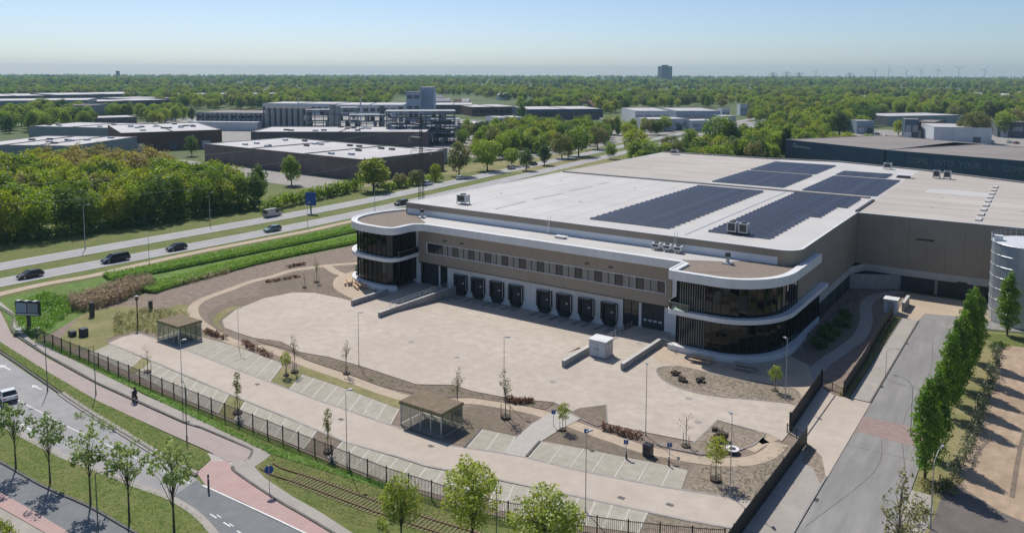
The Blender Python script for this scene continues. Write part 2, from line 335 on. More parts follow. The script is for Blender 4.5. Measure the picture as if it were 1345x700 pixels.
# ---------------------------------------------------------------- the ground and its roads
PX0, PX1, PY0, PY1 = -90.0, -53.9, 95.0, 112.0            # sunken dock yard
def ground():
    m = MB(); B = 8200.0; a, b, c, d = -93, -50, 94, 117; z = -0.12
    for x0, y0, x1, y1 in ((-B, -B, B, c), (-B, d, B, B), (-B, c, a, d), (b, c, B, d)):
        m.face([(x0, y0, z), (x1, y0, z), (x1, y1, z), (x0, y1, z)])
    tag(m.build('ground', 'far_ground'), kind='structure')
ground()
def S1(name, px, z, m, k=0, closed=True, thick=0.3):
    pts = GP(px, 0)
    if k: pts = spline(pts, k, True)
    return sheet(name, pts, z, m, thick)
# the grass and paved land around the site
W2 = lambda pts: [Vector((x, y, 0)) for x, y in pts]
sheet('meadow', W2([(-215, 20), (-108, 20), (-108, 300), (-222, 470)]), -0.085, 'grass', 0.1)
sheet('verge_ground', W2([(-200, 4), (30, 4), (30, 56), (-124, 53.4), (-132, 70), (-200, 70)]), -0.08, 'grass', 0.1)
# motorway: two carriageways, running nearly along the hall's left side
def mwline(px, ext0=60, ext1=400):
    p = GP(px); d0 = (p[0] - p[1]).normalized(); d1 = (p[-1] - p[-2]).normalized()
    return [p[0] + d0 * ext0] + p + [p[-1] + d1 * ext1]
near_c = mwline([(0, 371), (450, 285)]); far_c = mwline([(0, 350), (450, 270), (700, 213.5)])
near_c = [Vector((-163.9, 0, 0)), Vector((-164.4, 65, 0)), Vector((-162.8, 152, 0)), Vector((-172, 262, 0)), Vector((-182, 372, 0)), Vector((-200, 560, 0)), Vector((-215, 760, 0))]
far_c = [Vector((-176, 0, 0)), Vector((-178, 71, 0)), Vector((-177, 165, 0)), Vector((-186, 262, 0)), Vector((-196, 372, 0)), Vector((-214, 560, 0)), Vector((-229, 760, 0))]
near_s, far_s = spline(near_c, 8), spline(far_c, 8)
def road_strip(name, line, half, z, m): return tag(MB().ribbon(line, half, z - 0.2, z).build(name, m), kind='structure')
road_strip('motorway', near_s, 3.4, -0.03, 'motorway_asphalt'); road_strip('motorway', far_s, 3.6, -0.026, 'motorway_asphalt')
def dashes(name, line, half, z, dash, gap, m='white_line', limit=999):
    b = MB(); L = [0]
    for p, q in zip(line[:-1], line[1:]): L.append(L[-1] + (q - p).length)
    n = int(min(L[-1], limit) / (dash + gap)); fine = resample(line, max(8, int(L[-1] / 1.5)))
    step = L[-1] / (len(fine) - 1)
    for i in range(n):
        a, e = i * (dash + gap), i * (dash + gap) + dash
        ia, ie = int(a / step), max(int(e / step), int(a / step) + 1)
        if ie < len(fine): b.ribbon([fine[ia], fine[ie]], half, z - 0.02, z)
    if b.f: tag(b.build(name, m), kind='structure')
dashes('lane_marking', near_s, 0.09, -0.022, 3, 9, limit=420); dashes('lane_marking', far_s, 0.09, -0.018, 3, 9, limit=420)
for l in (near_s, far_s):
    for d in (3.0, -3.0):
        q = offset(l, d)[:30]; b = MB().ribbon(q, 0.09, -0.05, -0.022 if l is near_s else -0.018); tag(b.build('edge_marking', 'white_line'), kind='structure')
# cycle track beside the motorway
track = spline(GP([(-60, 402), (0, 386), (60, 372.5), (120, 362), (190, 346), (280, 327), (403, 303.5), (450, 293), (500, 283)]), 5)
road_strip('cycle_track', track, 1.3, -0.02, 'sand_path')
# rough grass strips
S1('grass_strip', [(0, 392), (60, 380), (190, 352), (330, 324), (470, 298), (560, 285), (560, 300), (467, 326), (391, 340), (340, 350), (300, 361), (260, 369), (220, 377), (188, 388), (156, 396), (126, 404), (100, 420), (60, 440), (28, 446), (15, 430), (0, 404)], -0.05, 'grass_lush')
# street in the lower left corner, its verges, cycle paths and pavements
street_lo = [(-60, 535), (0, 557), (73, 595), (123, 615), (180, 638), (217, 651), (243, 665), (263, 680), (281, 700), (300, 725)]
street_hi = [(-60, 432), (0, 465), (60, 506), (110, 540), (160, 570), (206, 598), (258, 628), (268, 638), (320, 663), (394, 698), (450, 725)]
S1('street', street_hi + street_lo[::-1], -0.05, 'asphalt_light')
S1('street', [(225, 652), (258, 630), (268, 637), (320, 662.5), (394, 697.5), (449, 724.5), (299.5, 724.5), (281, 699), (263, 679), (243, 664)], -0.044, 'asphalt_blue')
median_hi = street_lo; median_lo = [(-60, 578), (0, 606), (57, 638), (114, 663), (155, 686), (200, 712), (230, 728)]
S1('median_grass', median_hi + median_lo[::-1], 0.05, 'grass')
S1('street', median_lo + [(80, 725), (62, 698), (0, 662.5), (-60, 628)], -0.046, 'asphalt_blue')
S1('cycle_lane', [(-60, 612), (0, 645), (52.5, 675), (91, 698), (120, 716), (40, 716), (0, 668), (-60, 640)][:4] + [(130, 722), (100, 722), (62, 700), (0, 665), (-60, 632)], -0.036, 'red_asphalt')
S1('pavement', [(-60, 634), (0, 667), (62, 702), (90, 722), (-60, 740)], 0.04, 'pale_tile')
MB_k = MB().ribbon(spline(GP(median_lo), 4), 0.12, -0.1, 0.075); tag(MB_k.build('kerb_stone', 'kerb_dark'), kind='structure')
tag(MB().ribbon(spline(GP(median_hi), 4), 0.35, -0.1, 0.07).build('kerb_stone', 'pale_tile'), kind='structure')
verge_hi = [(-60, 412), (0, 449), (62, 488), (129, 527), (180, 551), (240, 579), (272, 595), (277, 603)]
verge_lo = [(258, 620), (230, 606), (206, 594), (160, 566), (110, 535), (60, 500), (0, 459), (-60, 426)]
S1('verge_grass', verge_hi + verge_lo, 0.05, 'grass')
tag(MB().ribbon(spline(GP([(-60, 429), (0, 462), (60, 503), (110, 537.5), (160, 568), (206, 596), (258, 624)]), 4), 0.13, -0.1, 0.065).build('kerb_stone', 'kerb_dark'), kind='structure')
tag(MB().ribbon(spline(GP([(80, 516), (110, 536.5), (160, 567), (206, 595), (256, 622)]), 4), 0.42, -0.1, 0.058).build('kerb_stone', 'pale_tile'), kind='structure')
S1('cycle_path', [(-60, 370), (0, 408), (8, 424), (15, 439), (62, 470), (129, 506), (240, 556), (264, 563), (328, 590), (331, 597), (320, 606), (300, 606), (274, 592), (242, 578), (180, 550), (129, 526.6), (62, 488), (0, 452), (-60, 415)], 0.012, 'pink_asphalt')
tag(MB().ribbon(spline(GP([(0, 405), (17, 416), (15, 432), (30, 446), (62, 466), (129, 503), (240, 553), (264, 561), (322, 586), (331, 593), (326, 603)]), 5), 0.12, -0.1, 0.06).build('kerb_stone', 'kerb_dark'), kind='structure')
S1('pavement', [(-20, 390), (19, 413), (17, 430), (32, 445), (62, 465), (129, 502), (240, 552), (330, 589), (322, 606), (345, 606), (358, 595), (300, 568), (250, 545), (190, 519), (110, 478), (62, 455), (40, 446), (28, 431), (24, 416), (0, 396)], 0.035, 'pale_tile')
S1('cycle_crossing', [(258, 620), (277, 603), (272, 594), (320, 606), (322, 613), (302, 613), (274, 642)], -0.02, 'walkway_paving')
S1('cycle_path', [(258, 620), (277, 605), (300, 605), (308, 619), (362, 656), (400, 678), (438, 700), (476, 724), (452, 724), (394, 697), (320, 659), (274, 640)], -0.012, 'red_asphalt')
S1('pavement', [(305, 606), (345, 606), (334, 613), (348, 628), (384, 652), (420, 672), (460, 698), (500, 722), (478, 722), (437, 698), (400, 676), (362, 654), (309, 618)], 0.045, 'pale_tile')
tag(MB().ribbon(spline(GP([(305, 612), (310, 620), (362, 655), (400, 677), (437, 699), (476, 723)]), 4), 0.11, -0.1, 0.075).build('kerb_stone', 'kerb_dark'), kind='structure')
S1('railway_grass', [(331, 609), (357, 594), (440, 620), (510, 641), (560, 652), (700, 690), (800, 720), (520, 735), (460, 699), (420, 673), (384, 653), (348, 628)], 0.03, 'grass')
# street paint
dashes('lane_marking', resample(GP([(276, 674), (318, 700), (345, 722)]), 12), 0.07, -0.036, 1.1, 1.3)
dashes('lane_marking', resample(GP([(285, 675), (305, 689), (330, 706)]), 8), 0.05, -0.035, 0.9, 1.5)
tag(MB().ribbon(GP([(266, 636.5), (320, 661), (365, 682), (394, 696), (450, 722)]), 0.09, -0.06, -0.008).build('edge_marking', 'white_line'), kind='structure')
def arrow(px, py, rz, s=1.0):
    b = MB(); c = G(px, py); co, si = math.cos(rz), math.sin(rz)
    T = lambda x, y: (c.x + s * (x * co - y * si), c.y + s * (x * si + y * co))
    b.prism([T(-1.6, -0.12), T(0.4, -0.12), T(0.4, 0.12), T(-1.6, 0.12)], -0.07, -0.034)
    b.prism([T(0.4, -0.45), T(1.6, 0), T(0.4, 0.45)], -0.07, -0.034)
    tag(b.build('road_arrow', 'white_line'), kind='structure')
arrow(33, 560, R(180), 1.0); arrow(7, 482, R(180)); arrow(48, 508, R(180), 0.8)
tag(MB().ribbon(GP([(15, 520), (90, 560), (190, 606), (250, 634)]), 0.06, -0.06, -0.041).build('lane_marking', 'white_line'), kind='structure')

# ---------------------------------------------------------------- the site
soil_edge = [(100, 418), (126, 402), (156, 394), (188, 386), (220, 374), (260, 366), (300, 358), (340, 347.4), (391, 337), (467, 322), (520, 312)]
fence_line = W2([(-21.0, 62.2), (-24.1, 60.8), (-28.3, 58.9), (-32.6, 57.2), (-41, 54.6), (-52, 53.6), (-86, 53.7), (-123.4, 54.0)])
soil = GP(soil_edge) + W2([(-112, 132), (-104, 112), (PX0, 112), (PX0, PY0), (PX1, PY0), (PX1, 112), (-31, 112), (-31, 158.5), (-20.9, 158.5), (-20.9, 66)]) + fence_line
sheet('site_soil', soil, 0.0, 'soil')
S1('dry_grass', [(92, 430), (110, 412), (140, 405), (172, 402), (200, 408), (240, 400), (262, 410), (262, 432), (232, 446), (200, 437), (183, 434), (140, 446), (150, 457), (125, 462), (80, 452)], 0.018, 'grass_dry', 4)
yard_px_lo = [(311, 437), (333, 444), (370, 449), (393, 462.6), (431, 469), (477, 482), (546, 505), (596, 506), (620, 514), (670, 523.5), (728, 528.6), (752, 541), (797, 532), (799, 557), (842, 567), (912.6, 580.6), (942, 552), (1008.6, 570), (1027, 580)]
yard = GP(yard_px_lo) + W2([(-23.0, 87.8), (-23.4, 104), (-31, 106), (-31, 112), (PX1, 112), (PX1, PY0), (PX0, PY0), (PX0, 112), (-103, 112), (-102, 104)]) + GP([(478, 396), (463, 396), (443, 391), (412, 385), (386, 384.5), (347, 392), (310, 407), (292, 421), (295, 431)])
sheet('yard', yard, 0.075, 'yard_paving', 0.35)
pit = MB(); pit.face([(PX0, PY0, 0.075), (PX1, PY0, 0.075), (PX1, 112, -0.95), (PX0, 112, -0.95)])
tag(pit.build('dock_yard', 'yard_paving'), kind='structure')
# faint strips of other paving across the yard
for nm, a, b, h in (('drainage_strip', (330, 440), (502, 383), 0.6), ('drainage_strip', (640, 512), (760, 455), 0.35)):
    p = GP([a, b]); tag(MB().ribbon(p, h, 0.05, 0.079).build(nm, 'aisle_paving'), kind='structure')
for px, py in ((726, 502), (917, 555), (905, 524), (600, 470), (540, 450), (865, 469), (840, 452)):
    c = G(px, py); tag(MB().prism([(c.x + 0.45 * math.cos(t), c.y + 0.45 * math.sin(t)) for t in np.linspace(0, 6.2, 13)[:-1]], 0.05, 0.083).build('manhole_cover', 'kerb'), kind='structure')
UE = [(142, 451), (160, 443), (180, 438), (186, 439), (229.5, 454), (302, 482), (352, 501), (420, 526.5), (523, 562), (593, 585.5), (643, 592.5), (691, 600.7), (747, 615), (813, 628.5), (868, 639), (996, 659)]
LE = [(142, 451), (171, 462), (256.6, 498.5), (306.5, 520), (369, 545), (454, 581), (523, 600), (560, 612), (655, 630), (742, 648.7), (840, 670), (900, 683), (960, 693.5), (972, 699)]
sheet('parking_aisle', GP(UE[1:]) + GP(LE[::-1]), 0.045, 'aisle_paving')
tag(MB().ribbon(GP(UE[2:]), 0.13, -0.1, 0.062).build('kerb_stone', 'kerb'), kind='structure'); tag(MB().ribbon(GP(LE), 0.13, -0.1, 0.062).build('kerb_stone', 'kerb'), kind='structure')
bay_root = empty('parking_bays', (-70, 62, 0)); tag(bay_root, kind='structure')
def bays(near, far, n, lines=True):
    """n paved bays between the aisle edge and the far edge, split by pale strips"""
    a, b = resample(GP(near), n), resample(GP(far), n)
    for i in range(n):
        q = [a[i].lerp(a[i + 1], 0.05), a[i].lerp(a[i + 1], 0.95), b[i].lerp(b[i + 1], 0.95), b[i].lerp(b[i + 1], 0.05)]
        MB().prism(q, -0.1, 0.040 + 0.002 * random.random()).build('parking_bay', 'bay_paver', bay_root)
    if lines:
        for i in range(n + 1):
            MB().ribbon([a[i], b[i]], 0.10, -0.1, 0.047).build('bay_line', 'bay_line', bay_root)
bays([(232, 455), (302, 482.5), (354, 501.5)], [(265, 443), (310, 455), (372, 478)], 8)
bays([(380, 511.5), (420, 527), (512, 559)], [(398, 492), (438, 505), (524, 537)], 8)
bays([(613, 588.5), (664, 596)], [(634, 564), (677, 573)], 2)
bays([(694, 601.5), (747, 615.5), (813, 629), (868, 639.5)], [(712, 580), (770, 590), (823, 600.7), (882, 612)], 6)
bays([(868, 639.5), (896, 644)], [(882, 612), (905, 618)], 1, False)
bays([(146, 452.5), (171, 463), (186, 470)], [(118, 464), (150, 480), (166, 487)], 3)
bays([(200, 475.5), (256.6, 500), (300, 518)], [(178, 492), (240, 523), (286, 543)], 8)
bays([(322, 527.5), (369, 546.5), (416, 565.5)], [(308, 552), (352, 571), (398, 590)], 5)
bays([(450, 580.5), (523, 602), (560, 614), (650, 631)], [(430, 603), (500, 629), (540, 640), (628, 664)], 10)
bays([(655, 632), (742, 650), (850, 673)], [(640, 667), (720, 684), (838, 700)], 9)
# walkway from the parking to the dock yard
S1('walkway', [(664, 596), (691, 600.7), (712, 579), (738, 563), (765, 549), (752, 541), (728, 540), (700, 556), (678, 575)], 0.068, 'walkway_paving')
tag(MB().ribbon(GP([(691.5, 600), (709, 580)]), 0.12, 0, 0.16).build('kerb_stone', 'kerb_dark'), kind='structure')
tag(MB().ribbon(GP([(610, 588), (632, 563)]), 0.12, 0, 0.12).build('kerb_stone', 'kerb_dark'), kind='structure')
# sandy footpaths
def trail(px, half, z=0.03, m='sand_path', k=6): return tag(MB().ribbon(spline(GP(px), k), half, z - 0.15, z).build('footpath', m), kind='structure')
trail([(478, 344), (467, 346), (429, 349), (408, 352), (383, 355.5), (357, 363.5), (330, 370), (300, 381), (268, 393), (254, 404), (257, 418), (272, 431), (296, 445), (326, 455), (351, 457.5), (397, 476), (454, 496), (500, 513), (537, 523.5), (575, 527), (622, 527), (670, 534), (704, 541), (728, 550)], 0.85)
trail([(429, 349), (440, 357), (452, 362), (462, 369), (482, 384)], 0.9, 0.034)
S1('footpath', [(440, 366), (452, 360), (470, 356), (475, 362), (480, 372), (492, 381), (484, 391), (466, 393), (450, 386), (438, 377)], 0.038, 'sand_path', 4)
trail([(742, 553), (759, 560), (807, 577), (845, 590), (880, 597), (920, 604), (960, 607), (990, 604), (1010, 596), (1024, 582)], 0.9, 0.032)
trail([(975, 588), (1000, 574), (1015, 580)], 1.5, 0.036)
trail([(1184, 383), (1165, 386), (1146, 391), (1137, 403), (1138, 420), (1130, 441), (1108, 459), (1082, 477), (1062, 498), (1052, 512)], 0.95, 0.03, 'pale_tile')
# planting beds: brown mulch with low kerbs
def bed(px, m='mulch', z=0.105, k=5):
    p = spline(GP(px), k, True); sheet('planting_bed', p, z, m); tag(MB().ribbon(p + [p[0]], 0.07, -0.1, z + 0.015).build('kerb_stone', 'kerb'), kind='structure')
S1('footpath', [(872, 455), (892, 460), (930, 470), (965, 476), (1000, 474), (1030, 464), (1062, 480), (1068, 500), (1062, 530), (1044, 534), (1048, 512), (1008, 503), (951, 494), (894, 481), (866, 476), (856, 466)], 0.09, 'sand_path')
bed([(862, 487), (869, 482.5), (894, 482), (925, 489), (951, 495), (1008, 504), (1043, 511), (1054, 524), (1046, 531), (1030, 529.5), (997, 526), (940, 521), (894, 511), (869, 498)])
bed([(749, 542.5), (760, 537), (796, 532.5), (798, 556), (785, 560), (768, 553)], 'soil_dark', 0.1, 1)
bed([(862, 584), (912, 581.5), (941, 553.5), (1006, 571), (990, 585), (955, 597), (920, 597), (885, 590)], 'mulch', 0.09, 1)
S1('planting_bed', [(715, 577), (740, 564), (760, 566), (806, 583), (850, 598), (905, 610), (902, 617), (881, 611), (823, 600), (770, 589)], 0.02, 'soil_dark')
S1('planting_bed', [(905, 645), (896, 644), (905, 618), (925, 611), (960, 612), (995, 609), (1018, 598), (1030, 583), (1044, 588), (1056, 592), (1030, 626), (998, 657)], 0.022, 'mulch')
S1('planting_bed', [(393, 464), (431, 470), (477, 483), (546, 506), (596, 507), (620, 515), (670, 524.5), (728, 530), (716, 538), (670, 530), (622, 523), (560, 521), (500, 507), (454, 490), (400, 472)], 0.06, 'soil_dark')
S1('planting_bed', [(293, 431), (290, 422), (308, 408), (345, 394), (386, 386), (345, 388), (312, 392), (285, 402), (272, 413), (276, 425), (290, 438)], 0.02, 'soil_dark')
S1('planting_bed', [(295, 436), (285, 424), (300, 410), (320, 402), (300, 404), (284, 413), (280, 424)], 0.026, 'grass_dry')
S1('planting_bed', [(343, 372), (380, 362), (420, 357), (446, 358), (450, 366), (436, 374), (442, 384), (462, 391), (478, 391), (458, 394), (440, 390), (412, 384), (386, 383), (347, 390), (338, 384)], 0.016, 'soil_dark')
S1('planting_bed', [(348, 369), (383, 359), (425, 352.5), (440, 357), (420, 361), (382, 367), (352, 374)], 0.02, 'soil_dark')
S1('planting_bed', [(450, 351), (470, 347.5), (474, 350), (458, 354)], 0.02, 'soil_dark')
S1('planting_bed', [(336, 447), (352, 446), (372, 450), (390, 461), (392, 466), (372, 457), (350, 452)], 0.085, 'soil_dark')
S1('planting_bed', [(356, 501), (381, 510), (396, 492), (374, 480)], 0.02, 'grass_dry')
S1('planting_bed', [(418, 566), (448, 580), (430, 600), (400, 590)], 0.02, 'soil_dark')
S1('planting_bed', [(302, 519), (320, 527), (306, 551), (286, 542)], 0.02, 'grass_dry')
S1('planting_bed', [(187, 470), (199, 475), (178, 491), (167, 486)], 0.02, 'grass_dry')
S1('planting_bed', [(386, 485), (400, 480), (440, 494), (490, 512), (530, 527), (524, 536), (484, 522), (438, 504), (397, 491)], 0.02, 'grass_dry')
S1('planting_bed', [(600, 536), (640, 532), (670, 538), (700, 546), (690, 556), (677, 572), (632, 562), (610, 586), (594, 584), (598, 560)], 0.02, 'soil_dark')
S1('planting_bed', [(846, 672), (903, 684), (955, 694), (968, 700), (840, 702)], 0.022, 'mulch')
S1('grass_edge', [(48, 449), (150, 499), (250, 546), (356, 596), (440, 623), (500, 642), (512, 637), (440, 614), (340, 581), (240, 533), (140, 486), (60, 447)], 0.07, 'grass_lush')
# dark garden in the shade of the hall
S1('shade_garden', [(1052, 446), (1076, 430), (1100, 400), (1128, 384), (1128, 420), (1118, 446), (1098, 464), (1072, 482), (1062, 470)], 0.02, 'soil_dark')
# road on the right
RX0, RX1 = -17.1, -9.9
road = W2([(RX0, 40), (RX0, 143), (-17.3, 146), (-20.9, 148.2), (-20.9, 150.4), (-14, 151), (-8, 152), (20, 152), (60, 152), (60, 145.5), (-2, 144.5), (-7.5, 143), (-9.4, 139), (RX1, 130), (RX1, 40)])
sheet('road', road, -0.04, 'asphalt_old')
sheet('sand_apron', W2([(-20.9, 142), (-17.2, 141), (-16.9, 146), (-12, 147.5), (-5, 148.5), (20, 149), (20, 158), (-20.9, 158.4)]), -0.015, 'sand_path')
sheet('road', W2([(RX0, 97.2), (RX1, 97.6), (RX1, 92.2), (RX0, 92.6)]), -0.034, 'brick_paving')
sheet('pavement', W2([(-19.6, 101.8), (-17.3, 101.8), (-17.3, 141), (-19.6, 141)]), 0.05, 'pale_tile')
sheet('pavement', W2([(-21.4, 60), (-18.2, 60), (-17.3, 66), (-17.3, 78), (-18.8, 81), (-20.0, 81.5), (-20.4, 84), (-21, 84)]), 0.045, 'pale_tile')
sheet('verge_ground', W2([(-20.9, 101.8), (-19.65, 101.8), (-19.65, 141), (-20.9, 141)]), 0.03, 'grass_dry')
for x in (-17.2, -19.6): tag(MB().ribbon(W2([(x, 101.8), (x, 141)]), 0.08, -0.1, 0.07).build('kerb_stone', 'kerb_dark'), kind='structure')
tag(MB().ribbon(W2([(-17.25, 58), (-17.25, 80)]), 0.09, -0.1, 0.07).build('kerb_stone', 'kerb'), kind='structure')
sheet('driveway', W2([(-23.2, 87.6), (-20.9, 86.6), (-18.6, 84), (RX0 - 0.02, 79.5), (RX0 - 0.02, 101.6), (-21.5, 101.6), (-23.4, 103.6)]), 0.02, 'aisle_paving')
tag(MB().ribbon(W2([(-21.2, 84.5), (-21.2, 101.5)]), 0.08, -0.1, 0.03).build('gate_rail', 'steel_dark'), kind='structure')
# sandy works field on the far right
sheet('field', W2([(-7.6, 86), (-6.4, 100), (-6.0, 120), (-6.2, 134), (-3, 136), (40, 130), (60, 80), (30, 60), (2, 77), (-4, 83)]), 0.01, 'field_sand')
sheet('verge_ground', W2([(RX1 + 0.1, 40), (-7.3, 40), (-6.8, 86), (-5.6, 100), (-5.2, 120), (-5.4, 134), (-2, 137), (6, 138), (6, 142), (-4, 142.5), (-8, 141), (RX1 + 0.1, 130)]), 0.016, 'grass_dry')
sheet('grass_island', W2([(-6.8, 136), (12, 136), (12, 141.5), (-3, 142.2), (-7, 140.6), (-8, 138)]), 0.03, 'grass')
sheet('lot', W2([(-8.4, 40), (40, 40), (40, 74), (6, 79), (-2.5, 82.5), (-7.2, 86.5)]), 0.025, 'asphalt_dark')
for dx in (1.2, 6.4):
    tag(MB().ribbon(spline(W2([(-3 + dx, 86), (-2.8 + dx, 98), (-2.0 + dx, 112), (-1.5 + dx, 128)]), 4), 0.22, -0.05, 0.022).build('wheel_track', 'soil_dark'), kind='structure')
tag(MB().ribbon(spline(W2([(-5.4, 90), (-5.2, 95), (-4.4, 99)]), 4), 0.2, -0.05, 0.024).build('wheel_track', 'soil_dark'), kind='structure')
sheet('pavement', W2([(RX1 + 0.05, 60), (-8.3, 60), (-7.6, 79), (-8.2, 82), (RX1 + 0.05, 82)]), 0.04, 'pale_tile')
# land behind the hall and the works area
sheet('lot', W2([(-200, 262), (-140, 262), (-150, 330), (-205, 330)]), -0.06, 'grass_dry', 0.05)
sheet('lot', W2([(-330, 188), (-205, 183), (-198, 206), (-330, 210)]), -0.058, 'lot_paving', 0.05)
sheet('lot', W2([(-215, 196), (-203, 190), (-190, 300), (-210, 300)]), -0.055, 'grass_dry', 0.05)
sheet('lot', W2([(-560, 262), (-200, 300), (-215, 520), (-700, 560)]), -0.07, 'lot_paving', 0.04)
sheet('lot', W2([(-110, 420), (60, 420), (60, 620), (-120, 620)]), -0.075, 'lot_paving', 0.04)
sheet('lot', W2([(-290, 540), (-190, 560), (-180, 660), (-300, 640)]), -0.066, 'lot_paving', 0.04)

sheet('rough_soil', W2([(-20.9, 58), (RX0 - .05, 58), (RX0 - .05, 101.5), (-20.95, 101.5)]), -0.03, 'mulch', 0.06)

# worn tracks, tar seams and gullies on the paving
rgt = np.random.RandomState(5)
for pts in ([(-16.6, 70), (-13.5, 84), (-14.2, 92)], [(-10.6, 84), (-13.0, 99), (-12.6, 118), (-14.1, 132)], [(-17, 88.5), (-10, 88.9)], [(-16.9, 110.2), (-10, 110.6)]):
    tag(MB().ribbon(spline(W2(pts), 5), .035, -.06, -.035).build('tar_seam', 'asphalt_dark'), kind='structure')
for x, y in ((-17.0, 75), (-17.0, 108), (-17.0, 128), (-10.1, 80), (-10.1, 100)): tag(MB().box(x - .25, y - .35, -.06, x + .25, y + .35, -.033).build('gully_grate', 'steel_dark'), kind='structure')
for px, py in ((566, 586), (816, 654), (448, 551), (338, 505), (880, 663)): c = G(px, py); tag(MB().box(c.x - .35, c.y - .25, .02, c.x + .35, c.y + .25, .050).build('gully_grate', 'kerb_dark'), kind='structure')
# ---------------------------------------------------------------- the warehouse
WH = empty('warehouse', (-70, 118, 0), 'long brown and white warehouse with curved glazed corner offices and a row of dock doors', 'warehouse')
HX0, HX1, HY0, WY, HZ = -108.6, -30.7, 118.6, 159.8, 13.7
arcE = lambda cx, cy, rx, ry, a0, a1, n: [Vector((cx + rx * math.cos(R(a0 + (a1 - a0) * i / n)), cy + ry * math.sin(R(a0 + (a1 - a0) * i / n)), 0)) for i in range(n + 1)]
def wall_run(name, pts, t, z0, z1, m, step, gap=0.02, parent=None, inward=1):
    """wall panels side by side along a plan polyline, thin open joints between them"""
    L = sum((b - a).length for a, b in zip(pts[:-1], pts[1:])); n = max(1, round(L / step)); q = resample(pts, n)
    for a, b in zip(q[:-1], q[1:]):
        d = (b - a).normalized(); nrm = Vector((-d.y, d.x, 0)) * t * inward; a2, b2 = a + d * gap / 2, b - d * gap / 2
        MB().prism([a2, b2, b2 + nrm, a2 + nrm], z0, z1).build(name, m, parent or WH)
V = lambda x, y: Vector((x, y, 0))
# walls
corner = arcE(HX1 - 3, HY0 + 3, 3, 3, -90, 0, 6)
wall_run('cladding_panel', [V(HX0, HY0), V(HX1 - 3, HY0)], 0.25, 12.62, HZ - 0.03, 'cladding', 6)
for a, b in zip(corner[:-1], corner[1:]):
    MB().prism([a, b, b + Vector((-.2, .2, 0)), a + Vector((-.2, .2, 0))], 4.1, HZ - 0.03).build('cladding_panel', 'cladding', WH)
wall_run('wall_panel', [V(HX0, HY0 + .06), V(HX1 - 3, HY0 + .06)], 0.2, 11.0, 12.6, 'white_render', 6)
wall_run('cladding_panel', [V(HX1, HY0 + 3), V(HX1, WY)], 0.25, 4.12, HZ - 0.03, 'cladding', 3.0)
wall_run('cladding_panel', [V(HX1 + .02, WY), V(50, WY)], 0.25, 4.02, HZ - 0.03, 'cladding', 3.0)
wall_run('cladding_panel', [V(HX0, 246), V(HX0, HY0)], 0.25, 0, HZ - 0.03, 'cladding', 6.0)
wall_run('plinth_beam', [V(HX1 + .05, 131), V(HX1 + .05, WY - .05), V(50, WY - .05)], 0.3, 2.75, 4.05, 'concrete', 6.0)
wall_run('plinth_panel', [V(HX1, 131), V(HX1, WY), V(50, WY)], 0.3, 0, 2.73, 'door_dark', 6.0, 0.5)
wall_run('plinth_panel', [V(HX1 - .05, 131), V(HX1 - .05, WY + .05), V(50, WY + .05)], 0.3, 0, 2.72, 'concrete_grey', 12.0)
d_ = MB().box(-13.6, WY - .12, 0, -12.0, WY, 3.0).build('door', 'door_dark', WH); MB().box(-12.3, WY - .2, 1.0, -12.15, WY - .12, 1.1).build('handle', 'galv', d_)
MB().box(-20.5, WY - .1, 9.7, -17.6, WY - .01, 10.0).build('wall_vent', 'steel_dark', WH)
# roofs
MB().prism([V(HX0 + .3, HY0 + .3), V(HX1 - 3, HY0 + .3)] + arcE(HX1 - 3, HY0 + 3, 2.7, 2.7, -90, 0, 6) + [V(HX1 - .3, 180.2), V(HX0 + .3, 180.2)], HZ - 1.0, HZ).build('roof', 'roof_white', WH)
MB().prism([V(-69.8, 180.21), V(HX1 - .3, 180.21), V(HX1 - .3, 240.5), V(-54, 248.7), V(-69.8, 246.2)], HZ - 1.0, HZ - .01).build('roof', 'roof_white', WH)
MB().prism([V(HX0 + .3, 180.21), V(-69.81, 180.21), V(-69.81, 246.2), V(-75.7, 245.2), V(HX0 + .3, 245)], HZ - 1.0, HZ - .005).build('roof', 'roof_tan', WH)
MB().prism([V(HX1 - .29, WY + .3), V(50, WY + .3), V(50, 199), V(-6, 227), V(HX1 - .29, 240.5)], HZ - 1.0, HZ - .008).build('roof', 'roof_tan', WH)
cap = MB()
cap.ribbon([V(HX0 + .2, 245), V(HX0 + .2, HY0 + .2), V(HX1 - 3, HY0 + .2)] + arcE(HX1 - 3, HY0 + 3, 2.8, 2.8, -90, 0, 6) + [V(HX1 - .2, WY + .2), V(50, WY + .2)], 0.2, HZ - .04, HZ + .05)
cap.build('roof_edge_trim', 'white_metal', WH)
bt = MB(); bt.ribbon([V(HX0, 244.9), V(-75.7, 245), V(-54, 248.6), V(HX1, 240.4), V(-6, 227), V(50, 199)], 0.3, HZ - .5, HZ + .35); bt.build('back_parapet', 'concrete_grey', WH)
MB().box(HX0 + .5, 179.4, HZ - .1, HX1 - 1.6, 180.6, HZ + .3).build('roof_ridge', 'concrete_grey', WH)
MB().box(HX1 - .6, WY + .5, HZ - .1, HX1 - .15, 177, HZ + .32).build('roof_ridge', 'steel_dark', WH)
MB().box(-49.6, 121, HZ, -49.3, 178, HZ + .06).build('cable_tray', 'galv', WH)
for a, b in (((650, 275), (690, 265)), ((700, 262), (740, 254)), ((748, 251.5), (777, 245)), ((786, 242.5), (798, 240))):
    MB().ribbon(GP([a, b], 0), 0.3, 0, 0) if 0 else MB().ribbon([G(*a, HZ), G(*b, HZ)], 0.32, HZ, HZ + .02).build('roof_mat', 'roof_felt', WH)
for i in range(9):
    t = i / 8; y = 165 + 50 * t; MB().obox((-11.2 - .4 * t, y, HZ + .12), (1.0, 3.4, .25)).build('roof_mat', 'roof_white', WH)
